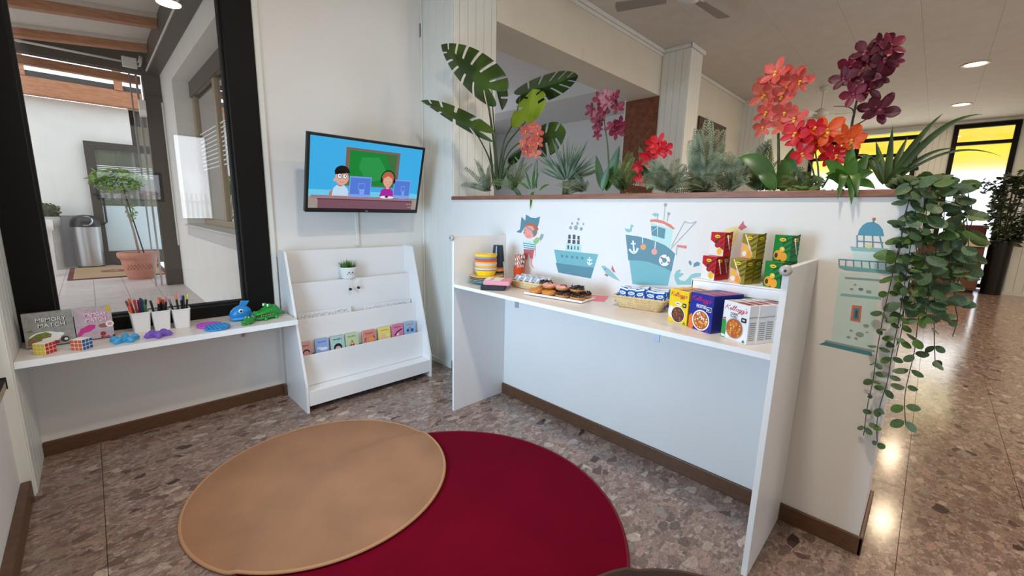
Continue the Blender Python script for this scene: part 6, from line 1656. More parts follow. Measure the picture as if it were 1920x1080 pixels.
orchid('wine red speckled orchid standing left of the brown panel', '', [M_WINE, M_WINEL, M_DLIP], fl([(1.613, 2.198), (1.553, 2.182), (1.673, 2.195), (1.732, 2.135), (1.687, 2.092), (1.672, 2.057), (1.601, 2.145), (1.541, 2.123), (1.622, 2.103), (1.665, 2.016), (1.567, 2.008), (1.506, 2.020), (1.510, 1.969), (1.670, 1.970)], [.056, .052, .050, .050, .052, .050, .056, .052, .05, .04, .050, .054, .056, .036], [1, 0, 0, 0, 1, 0, 1, 0, 0, 0, 0, 0, 0, 0]),
       [(V3([(1.551, 1.625), (1.568, 1.801), (1.589, 1.928), (1.620, 2.070), (1.587, 2.162)], 2.44), .006)], [tuple(V3([(1.545, 1.604), (1.469, 1.878)], 2.40)) + (.036, .0), tuple(V3([(1.570, 1.605), (1.639, 1.832)], 2.40)) + (.026, .0), tuple(V3([(1.553, 1.604), (1.509, 1.757)], 2.36)) + (.024, .0)], 2.43, (2.43, 1.70, bz))
orchid('bright red flowers low among the ferns, left of the tall grey fern', '', [M_RED, M_RED, M_RED], fl([(1.224, 1.874), (1.171, 1.833), (1.213, 1.822), (1.317, 1.809), (1.290, 1.772), (1.347, 1.748), (1.330, 1.668), (1.263, 1.866)], [.056, .054, .05, .048, .05, .045, .048, .045], [0, 0, 0, 0, 0, 0, 0, 0]),
       [(V3([(1.265, 1.609), (1.264, 1.718), (1.245, 1.809), (1.210, 1.867)], 2.44), .004), (V3([(1.275, 1.609), (1.308, 1.705), (1.333, 1.785)], 2.44), .004)], [tuple(V3([(1.261, 1.605), (1.376, 1.876)], 2.47)) + (.03, .0), tuple(V3([(1.268, 1.605), (1.176, 1.744)], 2.41)) + (.024, .0)], 2.43, (2.43, 1.38, bz), nm='red_orchid')
orchid('large coral orchid in the middle right of the planter', '', [M_CORAL, M_CORALL, M_YELC], fl([(0.699, 2.059), (0.646, 2.139), (0.575, 2.108), (0.600, 2.085), (0.618, 2.033), (0.674, 1.968), (0.680, 1.899), (0.586, 1.951), (0.545, 1.916), (0.573, 1.901), (0.549, 2.087), (0.680, 2.117), (0.596, 1.889)], [.082, .070, .066, .068, .062, .058, .052, .064, .066, .060, .058, .055, .056], [1, 0, 0, 1, 0, 0, 0, 0, 0, 1, 0, 0, 1]),
       [(V3([(0.580, 1.597), (0.596, 1.735), (0.616, 1.886), (0.629, 1.974), (0.621, 2.058)], 2.45), .007)], [tuple(V3([(0.572, 1.586), (0.757, 1.751)], 2.36)) + (.042, .05), tuple(V3([(0.562, 1.586), (0.540, 1.790)], 2.44)) + (.040, .0), tuple(V3([(0.567, 1.586), (0.651, 1.661)], 2.34)) + (.03, .02)], 2.43, (2.44, .76, bz))
orchid('tallest orchid with dark wine speckled flowers near the end of the planter', '', [M_WINED, M_WINEL, M_WINE, M_DLIP], fl([(0.324, 2.075), (0.273, 2.177), (0.240, 2.157), (0.251, 2.112), (0.366, 2.109), (0.304, 2.126), (0.273, 2.060), (0.289, 2.013), (0.334, 1.990), (0.257, 1.931), (0.242, 1.916), (0.376, 2.059), (0.320, 2.036), (0.315, 2.153), (0.227, 2.109)], [.085, .056, .062, .060, .058, .060, .062, .060, .056, .064, .072, .054, .062, .058, .045], [1, 0, 2, 0, 2, 0, 0, 0, 2, 0, 0, 0, 2, 0, 2]),
       [(V3([(0.312, 1.595), (0.318, 1.716), (0.329, 1.853), (0.328, 1.919), (0.324, 1.984), (0.299, 2.066), (0.268, 2.143)], 2.46), .006), (V3([(0.329, 1.879), (0.332, 1.931), (0.355, 1.952), (0.376, 1.957), (0.408, 1.962)], 2.46), .003), (V3([(0.330, 1.862), (0.286, 1.887), (0.255, 1.917)], 2.46), .003)], [], 2.43, (2.45, .36, bz), stem_m=M_STEMD)
orchid('scarlet flowers with orange throats below the coral orchid', '', [M_RED, M_REDO, M_YELC], fl([(0.528, 1.847), (0.490, 1.752), (0.512, 1.821), (0.415, 1.851), (0.451, 1.867), (0.387, 1.744), (0.337, 1.815), (0.365, 1.738), (0.441, 1.791), (0.491, 1.855), (0.318, 1.802), (0.428, 1.813)], [.066, .058, .06, .076, .05, .058, .066, .052, .052, .05, .056, .055], [0, 0, 0, 1, 0, 0, 1, 0, 1, 0, 1, 0]),
       [(V3([(0.413, 1.598), (0.430, 1.700), (0.447, 1.772), (0.423, 1.852)], 2.44), .004), (V3([(0.421, 1.598), (0.455, 1.701), (0.494, 1.764)], 2.44), .004), (V3([(0.401, 1.598), (0.363, 1.696), (0.338, 1.797)], 2.44), .004)], [], 2.42, (2.43, .52, bz), nm='red_orchid')

# ---- spiky grey-green fan plant
yu = plant('yucca_plant', 'spiky grey-green fan of stiff narrow leaves right of the monstera', 'plant', (2.44, 2.02, bz))
rr = random.Random(21)
bc = Vector((2.42, 2.02, 1.575))
ycent = [(1.907, 1.679), (1.935, 2.008)]
bc = Vector((2.44, ycent[0][0], ycent[0][1]))
for k in range(64):
    an = R(rr.uniform(8, 172)); L_ = rr.uniform(.26, .345) * (1 - .18 * abs(math.cos(an)))
    d = Vector((rr.uniform(-.55, .45), -math.cos(an), math.sin(an) * .95)).normalized()
    e = bc + d * L_; e.z = max(e.z, 1.56)
    rel(leaf_lance(bc + d * .02, e, .0085, 0, nrm=(-1, rr.uniform(-.5, .5), .3), fold=.5, n=5, shape=.55), yu).obj('blade', M_GREYG, yu)
rel(MB().tube([Vector((2.44, ycent[0][0], 1.531)), bc], [.03, .024], 8), yu).obj('stem', M_STEM, yu)

# ---- ferns
def frond(P0, P1, wd, sag=.02, n=16, lw=.0036, nrm=(-1, 0, .2), fwd=.6, dense=1.0):
    P0, P1 = Vector(P0), Vector(P1); d = P1 - P0
    s = d.cross(Vector(nrm)).normalized(); nn = s.cross(d).normalized()
    mb = MB(); pts = [P0 + d * (i / 8) + Vector((0, 0, sag * 4 * (i / 8) * (1 - i / 8))) for i in range(9)]
    mb.tube(pts, [.0022 * (1 - .7 * i / 8) for i in range(9)], 5)
    dn_ = d.normalized()
    for i in range(1, n):
        t = i / n * .98
        c = P0 + d * t + Vector((0, 0, sag * 4 * t * (1 - t)))
        w_ = wd * (math.sin(PI * min(1, t ** .7 * .96 + .04))) ** .7
        for sd in (1, -1):
            dr = (s * sd + dn_ * fwd + nn * .25).normalized()
            e = c + dr * w_; mdl = c + dr * w_ * .5; o_ = dn_ * lw
            mb.add([c, mdl + o_, e, mdl - o_], [(0, 1, 2, 3)], 0)
            # side needles
            for u in (.35, .65):
                c2 = c + dr * w_ * u
                for s3 in (1, -1):
                    e2 = c2 + (dn_ * s3 * .8 + dr * .7).normalized() * w_ * .46
                    mb.add([c2, (c2 + e2) / 2 + dr * lw * .55, e2, (c2 + e2) / 2 - dr * lw * .55], [(0, 1, 2, 3)], 0)
    return mb
def fern(label, base, tips, m, wd, sag=.02, n=16, x0=PX_, nm='fern_plant'):
    t = plant(nm, label, 'plant', (x0, base[0], bz))
    rr_ = random.Random(int(base[0] * 1000))
    for (y, z), k in [q for q in tips for _ in (0, 1)]:
        y += rr_.uniform(-.03, .03); z += rr_.uniform(-.03, .012); k += rr_.uniform(-.03, .03)
        P0 = Vector((x0 + rr_.uniform(-.02, .02), base[0] + rr_.uniform(-.02, .02), base[1])); P1 = Vector((x0 + k, y, z))
        rel(frond(P0, P1, wd * rr_.uniform(.8, 1.15), sag, n), t).obj('frond', m, t)
    return t
def tips(l, ks): return list(zip(l, ks))
fern('feathery fern at the column end beneath the monstera', [(2.746, 1.628)][0], tips([(3.060, 1.857), (2.992, 1.785), (2.905, 1.929), (2.841, 1.889), (2.998, 1.693), (2.771, 1.862), (2.683, 1.835), (3.090, 1.662), (2.853, 1.778), (2.622, 1.746), (2.524, 1.867)], (-.04, .05, .0, -.08, -.10, .06, -.05, .0, .08, -.1, .05)), M_FERN, .030)
fern('brownish fern between the monstera and the small coral orchid', [(2.425, 1.630)][0], tips([(2.524, 1.867), (2.434, 1.894), (2.345, 1.855), (2.582, 1.702), (2.227, 1.729), (2.389, 1.785), (2.309, 1.672), (2.490, 1.761)], (.06, .1, .08, -.1, -.08, -.12, -.14, .0)), M_FERND, .032)
fern('low grey fern right of the spiky fan plant', [(1.750, 1.609)][0], tips([(1.832, 1.694), (1.780, 1.728), (1.699, 1.707), (1.644, 1.653), (1.885, 1.634), (1.608, 1.613), (1.729, 1.630), (1.794, 1.595)], (-.12, -.1, -.1, -.14, -.12, -.15, -.17, -.16)), M_FERN, .030)
fern('brown tinged fern behind the wine red orchid', [(1.440, 1.610)][0], tips([(1.515, 1.832), (1.467, 1.854), (1.412, 1.824), (1.360, 1.773), (1.527, 1.733), (1.419, 1.728), (1.484, 1.681), (1.371, 1.677), (1.435, 1.646)], (.08, .1, .06, .08, -.05, -.1, -.12, -.1, -.12)), M_FERND, .036)
fern('spreading grey-green fern around the bright red flowers', [(1.139, 1.601)][0], tips([(1.290, 1.784), (1.220, 1.764), (1.136, 1.803), (1.045, 1.767), (1.008, 1.692), (1.297, 1.658), (1.209, 1.640), (1.096, 1.651), (1.001, 1.619), (1.249, 1.703), (1.166, 1.715), (1.054, 1.694)], (-.02, -.08, .08, .06, -.08, -.14, -.16, -.16, -.14, -.1, -.1, -.1)), M_FERN, .042)
tf = fern('tall cone shaped grey fern rising above the middle of the planter', [(0.961, 1.612)][0], tips([(0.944, 2.002), (0.980, 1.938), (0.903, 1.945), (1.008, 1.873), (0.868, 1.870), (0.984, 1.806), (0.871, 1.797), (1.015, 1.765), (0.839, 1.753), (0.942, 1.900)], (.0, -.05, .04, -.02, .03, -.06, .02, -.05, -.03, -.08)), M_FERN, .055, n=22)
fern('grey-green fern to the right of the tall cone fern', [(0.801, 1.597)][0], tips([(0.885, 1.756), (0.845, 1.808), (0.793, 1.772), (0.739, 1.746), (0.717, 1.811), (0.745, 1.680), (0.889, 1.658), (0.812, 1.656), (0.702, 1.638), (0.672, 1.840), (0.651, 1.863)], (-.06, .04, .0, -.06, .05, -.1, -.12, -.14, -.12, .06, .08)), M_FERN, .040)
fern('low grey fern spilling at the ledge below the tall cone fern', [(0.945, 1.591)][0], tips([(1.047, 1.626), (1.004, 1.648), (0.929, 1.631), (0.870, 1.616), (0.827, 1.598), (1.066, 1.596), (0.968, 1.589)], (-.14, -.15, -.16, -.16, -.14, -.15, -.17)), M_FERN, .034)
fern('dark green fern behind the large coral orchid', [(0.648, 1.594)][0], tips([(0.731, 1.719), (0.703, 1.822), (0.656, 1.869), (0.627, 1.777), (0.700, 1.665), (0.739, 1.626), (0.632, 1.662), (0.538, 1.645), (0.519, 1.707)], (.08, .1, .1, .06, .0, -.06, -.04, .0, .08)), M_FERND, .034)
fern('mossy fern in front of the scarlet flowers', [(0.465, 1.588)][0], tips([(0.519, 1.669), (0.488, 1.685), (0.450, 1.666), (0.408, 1.628), (0.529, 1.612), (0.425, 1.604)], (.0, .06, .04, -.06, -.1, -.12)), M_FERND, .030)
# moss mounds
def mound(label, l, rx, rz, m, nm='moss_mound'):
    y, z = l
    t = leaf_ball(rx, rz, 260, .022, random.Random(int(y * 100))).ball((0, 0, 0), (rx * .85, rx * .85, rz * .8), 0, 14, 8).obj(nm, m, None, loc=(2.40, y, 1.535 + rz * .5))
    t['kind'] = 'thing'
    return tag(t, label, 'moss', 'moss mounds between the plants')
mound('bright green moss mound under the red flowers', [(1.332, 1.606)][0], .10, .035, M_MOSS)
mound('moss mound beneath the monstera stems', [(2.602, 1.623)][0], .08, .03, M_MOSS)
mound('moss mound right of the spiky fan plant', [(1.743, 1.607)][0], .07, .025, M_MOSS)
mound('moss mound below the scarlet flowers', [(0.337, 1.586)][0], .07, .03, M_MOSS)
# ---- succulent
su = plant('succulent', 'pale green succulent with thick rounded leaves before the scarlet flowers', 'plant', (2.36, [(0.456, 1.595)][0][0], bz))
for k in range(16):
    a = k * 2.4; q = .018 + .0042 * k
    p = Vector((q * math.cos(a) * .8, q * math.sin(a), .030 + .030 * (1 - k / 16)))
    MB().ball((0, 0, 0), (.030, .020, .010), 0, 10, 6, M=Matrix.Translation(p) @ Matrix.Rotation(a, 4, 'Z') @ Matrix.Rotation(-.5, 4, 'Y')).obj('leaf', M_SUCC, su)
# ---- bamboo-like plant hanging over the ledge at the left
bp = plant('bladed_plant', 'green bladed plant with one leaf hanging over the ledge below the small coral orchid', 'plant', (2.36, [(2.227, 1.637)][0][0], bz))
for l, x0, x1, w_, sg in (([(2.175, 1.625), (2.235, 1.765)], 2.36, 2.36, .010, 0), ([(2.159, 1.625), (2.157, 1.828)], 2.36, 2.38, .011, 0), ([(2.148, 1.624), (2.091, 1.743)], 2.36, 2.35, .010, 0), ([(2.192, 1.625), (2.305, 1.683)], 2.36, 2.34, .010, .01), ([(2.090, 1.613), (1.970, 1.651)], 2.36, 2.33, .010, .01)):
    rel(leaf_lance((x0, l[0][0], l[0][1]), (x1, l[1][0], l[1][1]), w_, sg), bp).obj('leaf', M_GREEN, bp)
lh = [(2.090, 1.664), (2.076, 1.575), (2.056, 1.474)]
rel(leaf_lance((2.30, lh[0][0], 1.60), (2.228, lh[2][0], lh[2][1]), .013, .035, n=14), bp).obj('leaf', M_GREEN, bp)
# ---- broad leaved green plant over the ledge
gp = plant('peace_lily', 'fresh green leafy plant drooping over the ledge near the end of the planter', 'plant', (2.38, [(0.309, 1.609)][0][0], bz))
for l, x0, x1, w_, sg in (([(0.313, 1.607), (0.393, 1.713)], 2.38, 2.36, .026, .02), ([(0.309, 1.607), (0.340, 1.669)], 2.38, 2.30, .024, .0), ([(0.304, 1.607), (0.292, 1.728)], 2.38, 2.38, .026, 0), ([(0.298, 1.606), (0.251, 1.736)], 2.38, 2.42, .026, 0), ([(0.297, 1.600), (0.222, 1.658)], 2.38, 2.40, .024, .02), ([(0.308, 1.600), (0.369, 1.631)], 2.38, 2.28, .022, .02), ([(0.293, 1.595), (0.194, 1.579)], 2.38, 2.26, .022, .02), ([(0.297, 1.627), (0.256, 1.515)], 2.31, 2.205, .020, .05), ([(0.289, 1.622), (0.241, 1.540)], 2.31, 2.20, .018, .05), ([(0.303, 1.623), (0.303, 1.536)], 2.31, 2.20, .016, .05), ([(0.320, 1.605), (0.396, 1.663)], 2.38, 2.44, .022, .02), ([(0.303, 1.618), (0.319, 1.792)], 2.40, 2.44, .022, 0), ([(0.295, 1.613), (0.199, 1.738)], 2.40, 2.46, .020, .01)):
    rel(leaf_lance((x0, l[0][0], l[0][1]), (x1, l[1][0], l[1][1]), w_, sg), gp).obj('leaf', M_GREEN, gp)
# ---- long bladed aloe at the end
al = plant('aloe_plant', 'long curved aloe like blades spreading right at the end of the planter', 'plant', (2.42, [(0.171, 1.608)][0][0], bz))
for l, x0, x1, w_, sg in (([(0.175, 1.608), (0.187, 1.842)], 2.42, 2.42, .013, 0), ([(0.171, 1.608), (0.044, 1.877)], 2.42, 2.44, .012, .03), ([(0.164, 1.607), (-0.065, 1.856)], 2.42, 2.42, .013, .07), ([(0.163, 1.601), (-0.132, 1.697)], 2.42, 2.40, .006, .07), ([(0.163, 1.601), (-0.008, 1.740)], 2.42, 2.44, .009, .04), ([(0.166, 1.596), (-0.027, 1.628)], 2.42, 2.38, .005, .02), ([(0.185, 1.606), (0.302, 1.738)], 2.42, 2.46, .016, .04), ([(0.178, 1.606), (0.238, 1.794)], 2.42, 2.47, .015, .0), ([(0.177, 1.601), (0.098, 1.655)], 2.42, 2.34, .012, .03), ([(0.174, 1.606), (0.139, 1.805)], 2.42, 2.50, .013, .01)):
    rel(leaf_lance((x0, l[0][0], l[0][1]), (x1, l[1][0], l[1][1]), w_, sg, fold=.45, n=14, shape=.6), al).obj('blade', M_ALOE, al)
cv_ = smooth(V3([(0.185, 1.606), (0.205, 1.653), (0.227, 1.710), (0.246, 1.720), (0.257, 1.698), (0.257, 1.671)]), 4)
mbc = MB()
for i in range(len(cv_) - 1):
    w0 = .014 * (1 - i / len(cv_)); w1 = .014 * (1 - (i + 1) / len(cv_))
    mbc.add([cv_[i] + Vector((-w0, 0, w0 * .2)), cv_[i] + Vector((w0, 0, 0)), cv_[i + 1] + Vector((w1, 0, 0)), cv_[i + 1] + Vector((-w1, 0, w1 * .2))], [(0, 1, 2, 3)], 0, True)
rel(mbc, al).obj('blade', M_ALOE, al)
# ---- wilted twig with tiny leaves behind
tw = plant('twig_plant', 'thin curling twigs with tiny leaves at the end of the planter', 'plant', (2.50, .16, bz))
for l in ([(0.129, 1.596), (0.102, 1.666), (0.102, 1.709), (0.118, 1.728)], [(0.129, 1.596), (0.065, 1.610), (-0.006, 1.607), (-0.032, 1.586)], [(0.112, 1.595), (0.050, 1.620), (0.005, 1.635)]):
    rel(MB().tube(smooth(V3(l, 2.50)), .003, 5), tw).obj('twig', M_STEMD, tw)
for c in [(0.118, 1.728), (0.095, 1.705), (0.119, 1.689), (0.086, 1.669), (0.123, 1.645)]:
    rel(leaf_lance((2.5, c[0], c[1]), (2.48, c[0] + .03, c[1] + .015), .010), tw).obj('leaf', M_ALOE, tw)

# ---- trailing vine over the end of the low wall
vi = plant('trailing_vine', 'trailing vine with round dark green leaves hanging over the end of the low wall', 'plant', (2.34, .10, 1.58))
M_VINE = leafmat('vine_leaf', srgb(44, 72, 48), srgb(84, 112, 76), 24, .5, .12)
M_VINE2 = leafmat('vine_leaf_pale', srgb(66, 92, 62), srgb(112, 136, 96), 24, .5, .15)
M_VINE3 = leafmat('vine_leaf_fresh', srgb(56, 92, 38), srgb(96, 126, 58), 24, .5, .15)
def round_leaf(m, asp=.62):
    mb = MB(); n = 8; k = 3; v = []; f = []
    for i in range(n + 1):
        t = i / n; w_ = asp * .5 * (math.sin(PI * (t * .97 + .015))) ** .55
        for j in range(-k, k + 1):
            u = j / k; v.append((w_ * u, t, .10 * t * t - .10 * abs(u) * w_))
    r_ = 2 * k + 1
    for i in range(n):
        for j in range(2 * k):
            a = i * r_ + j; f.append((a, a + 1, a + r_ + 1, a + r_))
    mb.tube([(0, -.16, -.02), (0, 0, 0)], .018, 5)
    return mb.add(v, f, 0, True).mesh('vine_leaf', [m])
VL = [round_leaf(M_VINE), round_leaf(M_VINE), round_leaf(M_VINE2, .66), round_leaf(M_VINE3, .7)]
rv = random.Random(31)

STRANDS = [
  (2.215, [(0.092, 1.551), (0.088, 1.478), (0.087, 1.435), (0.091, 1.331), (0.095, 1.198), (0.098, 1.082), (0.097, 0.932), (0.093, 0.811), (0.095, 0.686), (0.090, 0.560)], 0.050, 0.085),
  (2.225, [(0.072, 1.556), (0.061, 1.431), (0.053, 1.162), (0.051, 1.069), (0.052, 0.941), (0.050, 0.811), (0.057, 0.719), (0.057, 0.628), (0.045, 0.545)], 0.056, 0.085),
  (2.240, [(0.058, 1.556), (0.023, 1.335), (-0.004, 1.169), (-0.003, 1.077), (-0.010, 0.953), (-0.008, 0.857), (-0.009, 0.759), (-0.027, 0.644)], 0.066, 0.080),
  (2.280, [(0.025, 1.567), (-0.001, 1.433), (-0.026, 1.238), (-0.044, 1.099), (-0.060, 0.989), (-0.077, 0.894)], 0.066, 0.070),
  (2.340, [(-0.018, 1.560), (-0.043, 1.434), (-0.075, 1.259), (-0.096, 1.141), (-0.110, 1.082), (-0.107, 1.014)], 0.060, 0.075),
  (2.260, [(0.085, 1.543), (0.069, 1.479), (0.068, 1.371), (0.044, 1.252), (0.045, 1.148), (0.038, 1.023), (0.039, 0.915)], 0.066, 0.075),
  (2.240, [(0.039, 1.565), (0.033, 1.480), (0.025, 1.374), (-0.005, 1.259), (-0.019, 1.161), (-0.021, 1.050)], 0.070, 0.062),
  (2.320, [(0.005, 1.569), (-0.019, 1.453), (-0.029, 1.335), (-0.053, 1.218), (-0.070, 1.077)], 0.070, 0.065),
  (2.360, [(-0.030, 1.570), (-0.067, 1.503), (-0.091, 1.407), (-0.102, 1.310), (-0.089, 1.218)], 0.072, 0.062),
  (2.300, [(0.055, 1.574), (0.018, 1.520), (-0.018, 1.463), (-0.047, 1.377), (-0.057, 1.290), (-0.077, 1.193)], 0.072, 0.062),
  (2.220, [(0.085, 1.546), (0.093, 1.449), (0.089, 1.400), (0.086, 1.351), (0.094, 1.300)], 0.066, 0.075),
  (2.270, [(0.067, 1.563), (0.058, 1.480), (0.050, 1.391), (0.033, 1.302), (0.030, 1.201), (0.010, 1.111)], 0.072, 0.060),
  (2.380, [(-0.044, 1.571), (-0.075, 1.542), (-0.094, 1.465), (-0.086, 1.377), (-0.093, 1.288)], 0.074, 0.070),
  (2.290, [(0.039, 1.568), (0.007, 1.539), (-0.043, 1.520), (-0.075, 1.436), (-0.076, 1.341)], 0.074, 0.065),
]
first = True
for xs_, l, sz, sp_ in STRANDS:
    top = Vector((2.36, max(.055, min(.30, l[0][0] + .05)), 1.585))
    pts = smooth([top, Vector((min(xs_, 2.30) if l[0][0] > .06 else xs_, l[0][0], 1.60))] + V3(l, xs_)[1:], 6)
    st_ = rel(MB().tube(pts, .0015, 5), vi).obj('strand', M_STEMD, vi)
    acc = 0.0; nxt = .03
    for a, b in zip(pts[:-1], pts[1:]):
        seg = (b - a).length
        while acc + seg > nxt:
            c = a + (b - a) * ((nxt - acc) / seg); dd = (b - a).normalized()
            base_a = rv.uniform(0, PI)
            for sd in (0, 1):
                an = base_a + sd * PI + rv.uniform(-.4, .4)
                out_ = Vector((math.cos(an) * .7 - .12, math.sin(an), 0)); out_ = (out_ - dd * out_.dot(dd)).normalized()
                yv = (out_ + dd * rv.uniform(.0, 1.1)).normalized()
                nv = Vector((-.75, -.25, .55)) + Vector((rv.uniform(-.5, .5), rv.uniform(-.5, .5), rv.uniform(-.4, .4)))
                zv = (nv - yv * nv.dot(yv)).normalized(); xv = yv.cross(zv)
                s_ = sz * rv.uniform(.7, 1.1) * (.92 if c.z > 1.1 else .74)
                o_ = c + yv * s_ * .12
                if o_.x + yv.x * s_ > 2.245 and o_.y + yv.y * s_ > .04 and o_.z < 1.56: 
                    yv = Vector((-abs(yv.x) - .3, yv.y, yv.z)).normalized(); zv = (nv - yv * nv.dot(yv)).normalized(); xv = yv.cross(zv)
                M = frame(o_ - vi.location, xv * s_, yv * s_, zv * s_)
                share('leaf', rv.choice(VL), vi, M)
            nxt += sp_ * rv.uniform(.8, 1.2) * .86
        acc += seg

# ================================================================ the hall beyond the low wall
M_FAN = mat('white_fan_metal', srgb(206, 200, 190), .4)
M_FANG = mat('grey_fan_blade', srgb(150, 142, 130), .5)
def fan(label, x, y, zm, a0, L_, m):
    t = thing('ceiling_fan', label, 'ceiling fan', (x, y, ZC))
    h = ZC - zm
    MB().lathe([(0, -.07), (.045, -.07), (.065, -.03), (.07, -.0005)], 24).obj('canopy', M_FAN, t)
    MB().lathe([(.013, -h + .08), (.013, -.065)], 12).obj('rod', M_FAN, t)
    MB().lathe([(0, -h - .09), (.05, -h - .085), (.10, -h - .05), (.115, -h), (.10, -h + .05), (.04, -h + .09), (0, -h + .09)], 28).obj('motor', M_FAN, t)
    for k in range(3):
        a = a0 + k * 2 * PI / 3
        M = Matrix.Rotation(a, 4, 'Z') @ Matrix.Translation((0, 0, -h - .02)) @ Matrix.Rotation(R(11), 4, 'X')
        bl = MB().prism([(.20, -.055), (L_, -.07), (L_ + .012, 0), (L_, .07), (.20, .055)], -.004, .004, 0, M).obj('blade', m, t, bevel=.002)
        MB().prism([(.09, -.018), (.26, -.03), (.26, .03), (.09, .018)], .0045, .011, 0, M).obj('blade_arm', M_FAN, bl)
fan('ceiling fan nearest to the snack counter, cut by the top edge of the picture', 4.13, 1.90, 3.47, R(113), .66, M_FANG)
fan('small looking white ceiling fan far away behind the orchids', 9.2, 1.69, 3.26, R(-78), .62, M_FAN)
M_LAMP = mat('lamp_glow', (1.0, .86, .62, 1), .4, emit=9.0)
M_LAMPR = mat('lamp_rim', srgb(226, 214, 190), .4)
def downlight(label, x, y, group='recessed downlights in the hall ceiling', w_=26, tint=(1.0, .78, .52)):
    t = thing('downlight', label, 'lamp', (x, y, ZC), 0, group)
    MB().lathe([(.115, -.0005), (.145, -.0005), (.15, -.006), (.145, -.012), (.118, -.010), (.115, -.0005)], 32, cap=False).obj('rim', M_LAMPR, t)
    MB().lathe([(0, -.004), (.114, -.004)], 28, cap=False).obj('diffuser', M_LAMP, t)
    l = bpy.data.lights.new('downlight_lamp', 'AREA'); l.shape = 'DISK'; l.size = .22; l.energy = w_; l.color = tint
    o = bpy.data.objects.new('downlight_lamp', l); COL.objects.link(o); o.parent = t; o.location = (0, 0, -.016)
downlight('recessed downlight in the hall ceiling, the nearer of the two in view', 9.22, -.07)
downlight('recessed downlight in the hall ceiling, the farther one near the far windows', 12.1, -.01)
for x, n_ in ((3.2, 'first'), (6.2, 'second')): downlight('recessed downlight above the aisle, %s from the play corner, out of the picture' % n_, x, -.10, 'recessed downlights out of the picture')
for x, n_ in ((6.2, 'nearest'), (9.2, 'middle'), (12.1, 'farthest')): downlight('recessed downlight over the right side of the hall, %s one, out of the picture' % n_, x, -2.9, 'recessed downlights over the right side of the hall')
downlight('recessed downlight above the play corner, out of the picture', .9, .55, 'recessed downlights out of the picture', 44, (1.0, .90, .78))  # unseen lamp added to warm and brighten the corner walls
# framed dark picture on the hall wall
pc = thing('wall_picture', 'dark brown framed picture on the cream hall wall behind the tall fern', 'picture', (7.85, 2.999, 2.1))
MB().box(-.62, .62, -.03, 0, 0, .98).obj('frame', mat('dark_brown_frame', srgb(70, 42, 30), .5), pc, bevel=.006)
MB().box(-.54, .54, -.034, -.031, .08, .90).obj('canvas', mat('brown_canvas', srgb(104, 66, 46), .7, noise=.25, nscale=4), pc)
# maroon low cabinet behind the fern
cbn = thing('wall_cabinet', 'dark red brown cabinet against the hall wall seen between the ferns', 'cabinet', (7.8, 2.80, 0))
MB().box(-.55, .55, -.18, .19, .06, 1.95).obj('body', mat('red_brown_wood', srgb(92, 44, 34), .45, noise=.15, nscale=5), cbn, bevel=.005)
for s in (-1, 1):
    d_ = MB().box(s * .275 - .265, s * .275 + .265, -.20, -.181, .10, 1.90).obj('door', mat('red_brown_door', srgb(104, 52, 40), .4), cbn, bevel=.004)
    MB().tube([(s * .05, -.225, 1.0), (s * .05, -.225, 1.14)], .007).tube([(s * .05, -.202, 1.01), (s * .05, -.225, 1.01)], .005).tube([(s * .05, -.202, 1.13), (s * .05, -.225, 1.13)], .005).obj('handle', M_CHROME, d_)
MB().box(-.53, .53, -.15, .19, 0, .059).obj('plinth', M_BLACKM, cbn)
# brown counter with a pale top
bc_ = thing('bar_counter', 'brown panelled counter with pale top far away at the glazed wall', 'counter', (13.38, -.12, 0))
M_BRN = mat('brown_counter_panel', srgb(112, 70, 48), .45, noise=.12, nscale=5)
MB().box(-.35, .35, -.66, .62, .06, .98).obj('body', M_BRN, bc_, bevel=.006)
for k in range(4): MB().box(-.366, -.351, -.64 + k * .315, -.33 + k * .315, .10, .95).obj('panel', M_BRN, bc_, bevel=.008)
MB().box(-.42, .42, -.70, .66, .981, 1.12).obj('worktop', mat('cream_worktop', srgb(214, 198, 172), .4), bc_, bevel=.008)
MB().box(-.32, .32, -.62, .60, 0, .059).obj('plinth', M_BLACKM, bc_)
# dark red chair back behind the counter
ch = thing('armchair', 'dark red upholstered chair behind the far counter', 'chair', (13.86, -.56, 0), rotz=0)
M_MAR = mat('maroon_upholstery', srgb(88, 16, 30), .6)
MB().box(-.24, .24, -.25, .25, .40, .50).obj('seat', M_MAR, ch, bevel=.03)
MB().box(.18, .26, -.25, .25, .52, 1.42).obj('backrest', M_MAR, ch, bevel=.03)
for sx in (-1, 1):
    for sy in (-1, 1): MB().tube([(sx * .20, sy * .21, .0), (sx * .20, sy * .21, .40)], [.014, .02]).obj('leg', M_BLACK, ch)
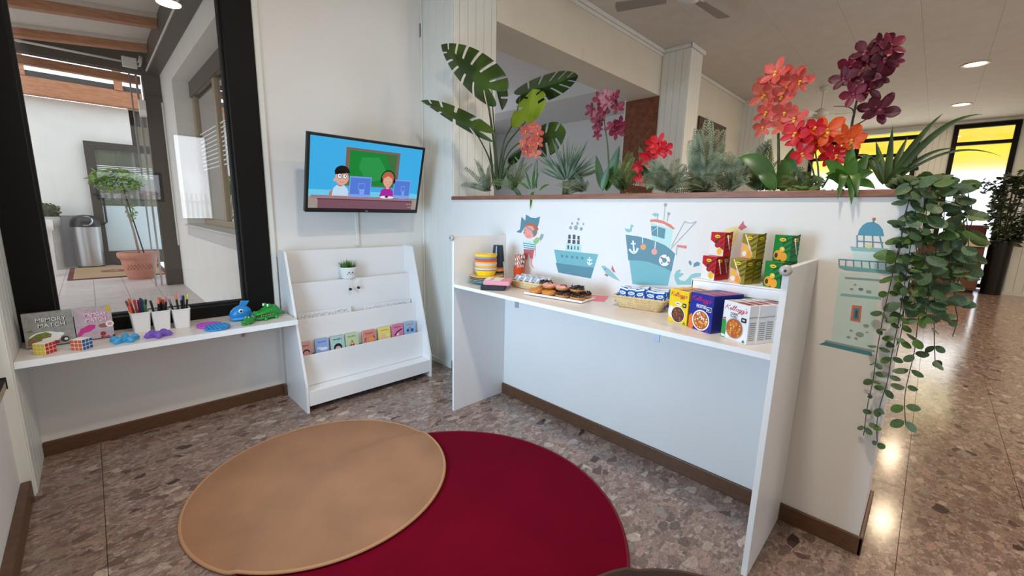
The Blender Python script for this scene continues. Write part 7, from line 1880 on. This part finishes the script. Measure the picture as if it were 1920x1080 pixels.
# tall plant in a black column pot
tp2 = thing('potted_plant', 'tall leafy plant in a black column pot beside the right white column', 'potted plant', (13.25, -1.0, 0))
MB().lathe([(.145, 0), (.15, .02), (.175, 1.09), (.18, 1.12), (.16, 1.12), (.155, 1.04), (0, 1.04)], 28).obj('pot', M_BLACK, tp2)
rr = random.Random(3)
M_FIC = leafmat('dark_ficus_leaf', srgb(24, 34, 20), srgb(52, 66, 38), 4, .45, .1)
bl_ = leaf_ball(.33, .80, 900, .13, rr); bl_.obj('foliage', M_FIC, tp2, loc=(0, -.05, 1.75))
for k in range(4):
    a = k * 1.7; MB().tube(smooth([Vector((.05 * math.cos(a), .05 * math.sin(a), .9)), Vector((.08 * math.cos(a), .08 * math.sin(a), 1.5)), Vector((.16 * math.cos(a), .16 * math.sin(a), 2.2))]), .014, 6).obj('stem', M_STEMD, tp2)
for k in range(5):
    y = .26 + .07 * k; sp = leaf_ball(.10, .08, 20, .10, rr); sp.obj('branch_leaf', M_FIC, tp2, loc=(-.1, .20 + .09 * k, 2.28 - .07 * (k % 3)))
# yellow awning outside the far glazing
aw = thing('sun_awning', 'yellow fabric awning outside the far windows', 'awning', (15.0, .8, 3.4))
M_AWN = leafmat('yellow_awning_cloth', srgb(250, 214, 40), srgb(255, 222, 84), 2, .7, .42)
v = []
for k in range(9):
    y = -2.6 + k * .65
    v += [(-.5, y, .45), (1.6, y, -.35), (1.6, y, -.62)]
f = []
for k in range(8):
    a = k * 3; f += [(a, a + 3, a + 4, a + 1), (a + 1, a + 4, a + 5, a + 2)]
o = MB().add(v, f, 0).obj('cloth', M_AWN, aw)
MB().tube([(1.6, -2.6, -.35), (1.6, 2.6, -.35)], .02).obj('front_bar', M_OUTW, aw)
for y in (-2.4, 2.4): MB().tube([(-.5, y, .35), (.6, y, -.1), (1.58, y, -.38)], .02).obj('arm', M_OUTW, aw)
struct(MB().box(14.4, 40, -20, 20, -.2, -.02).obj('ground_terrace', mat('pale_terrace', srgb(206, 204, 198), .8)))
bpy.context.view_layer.update()
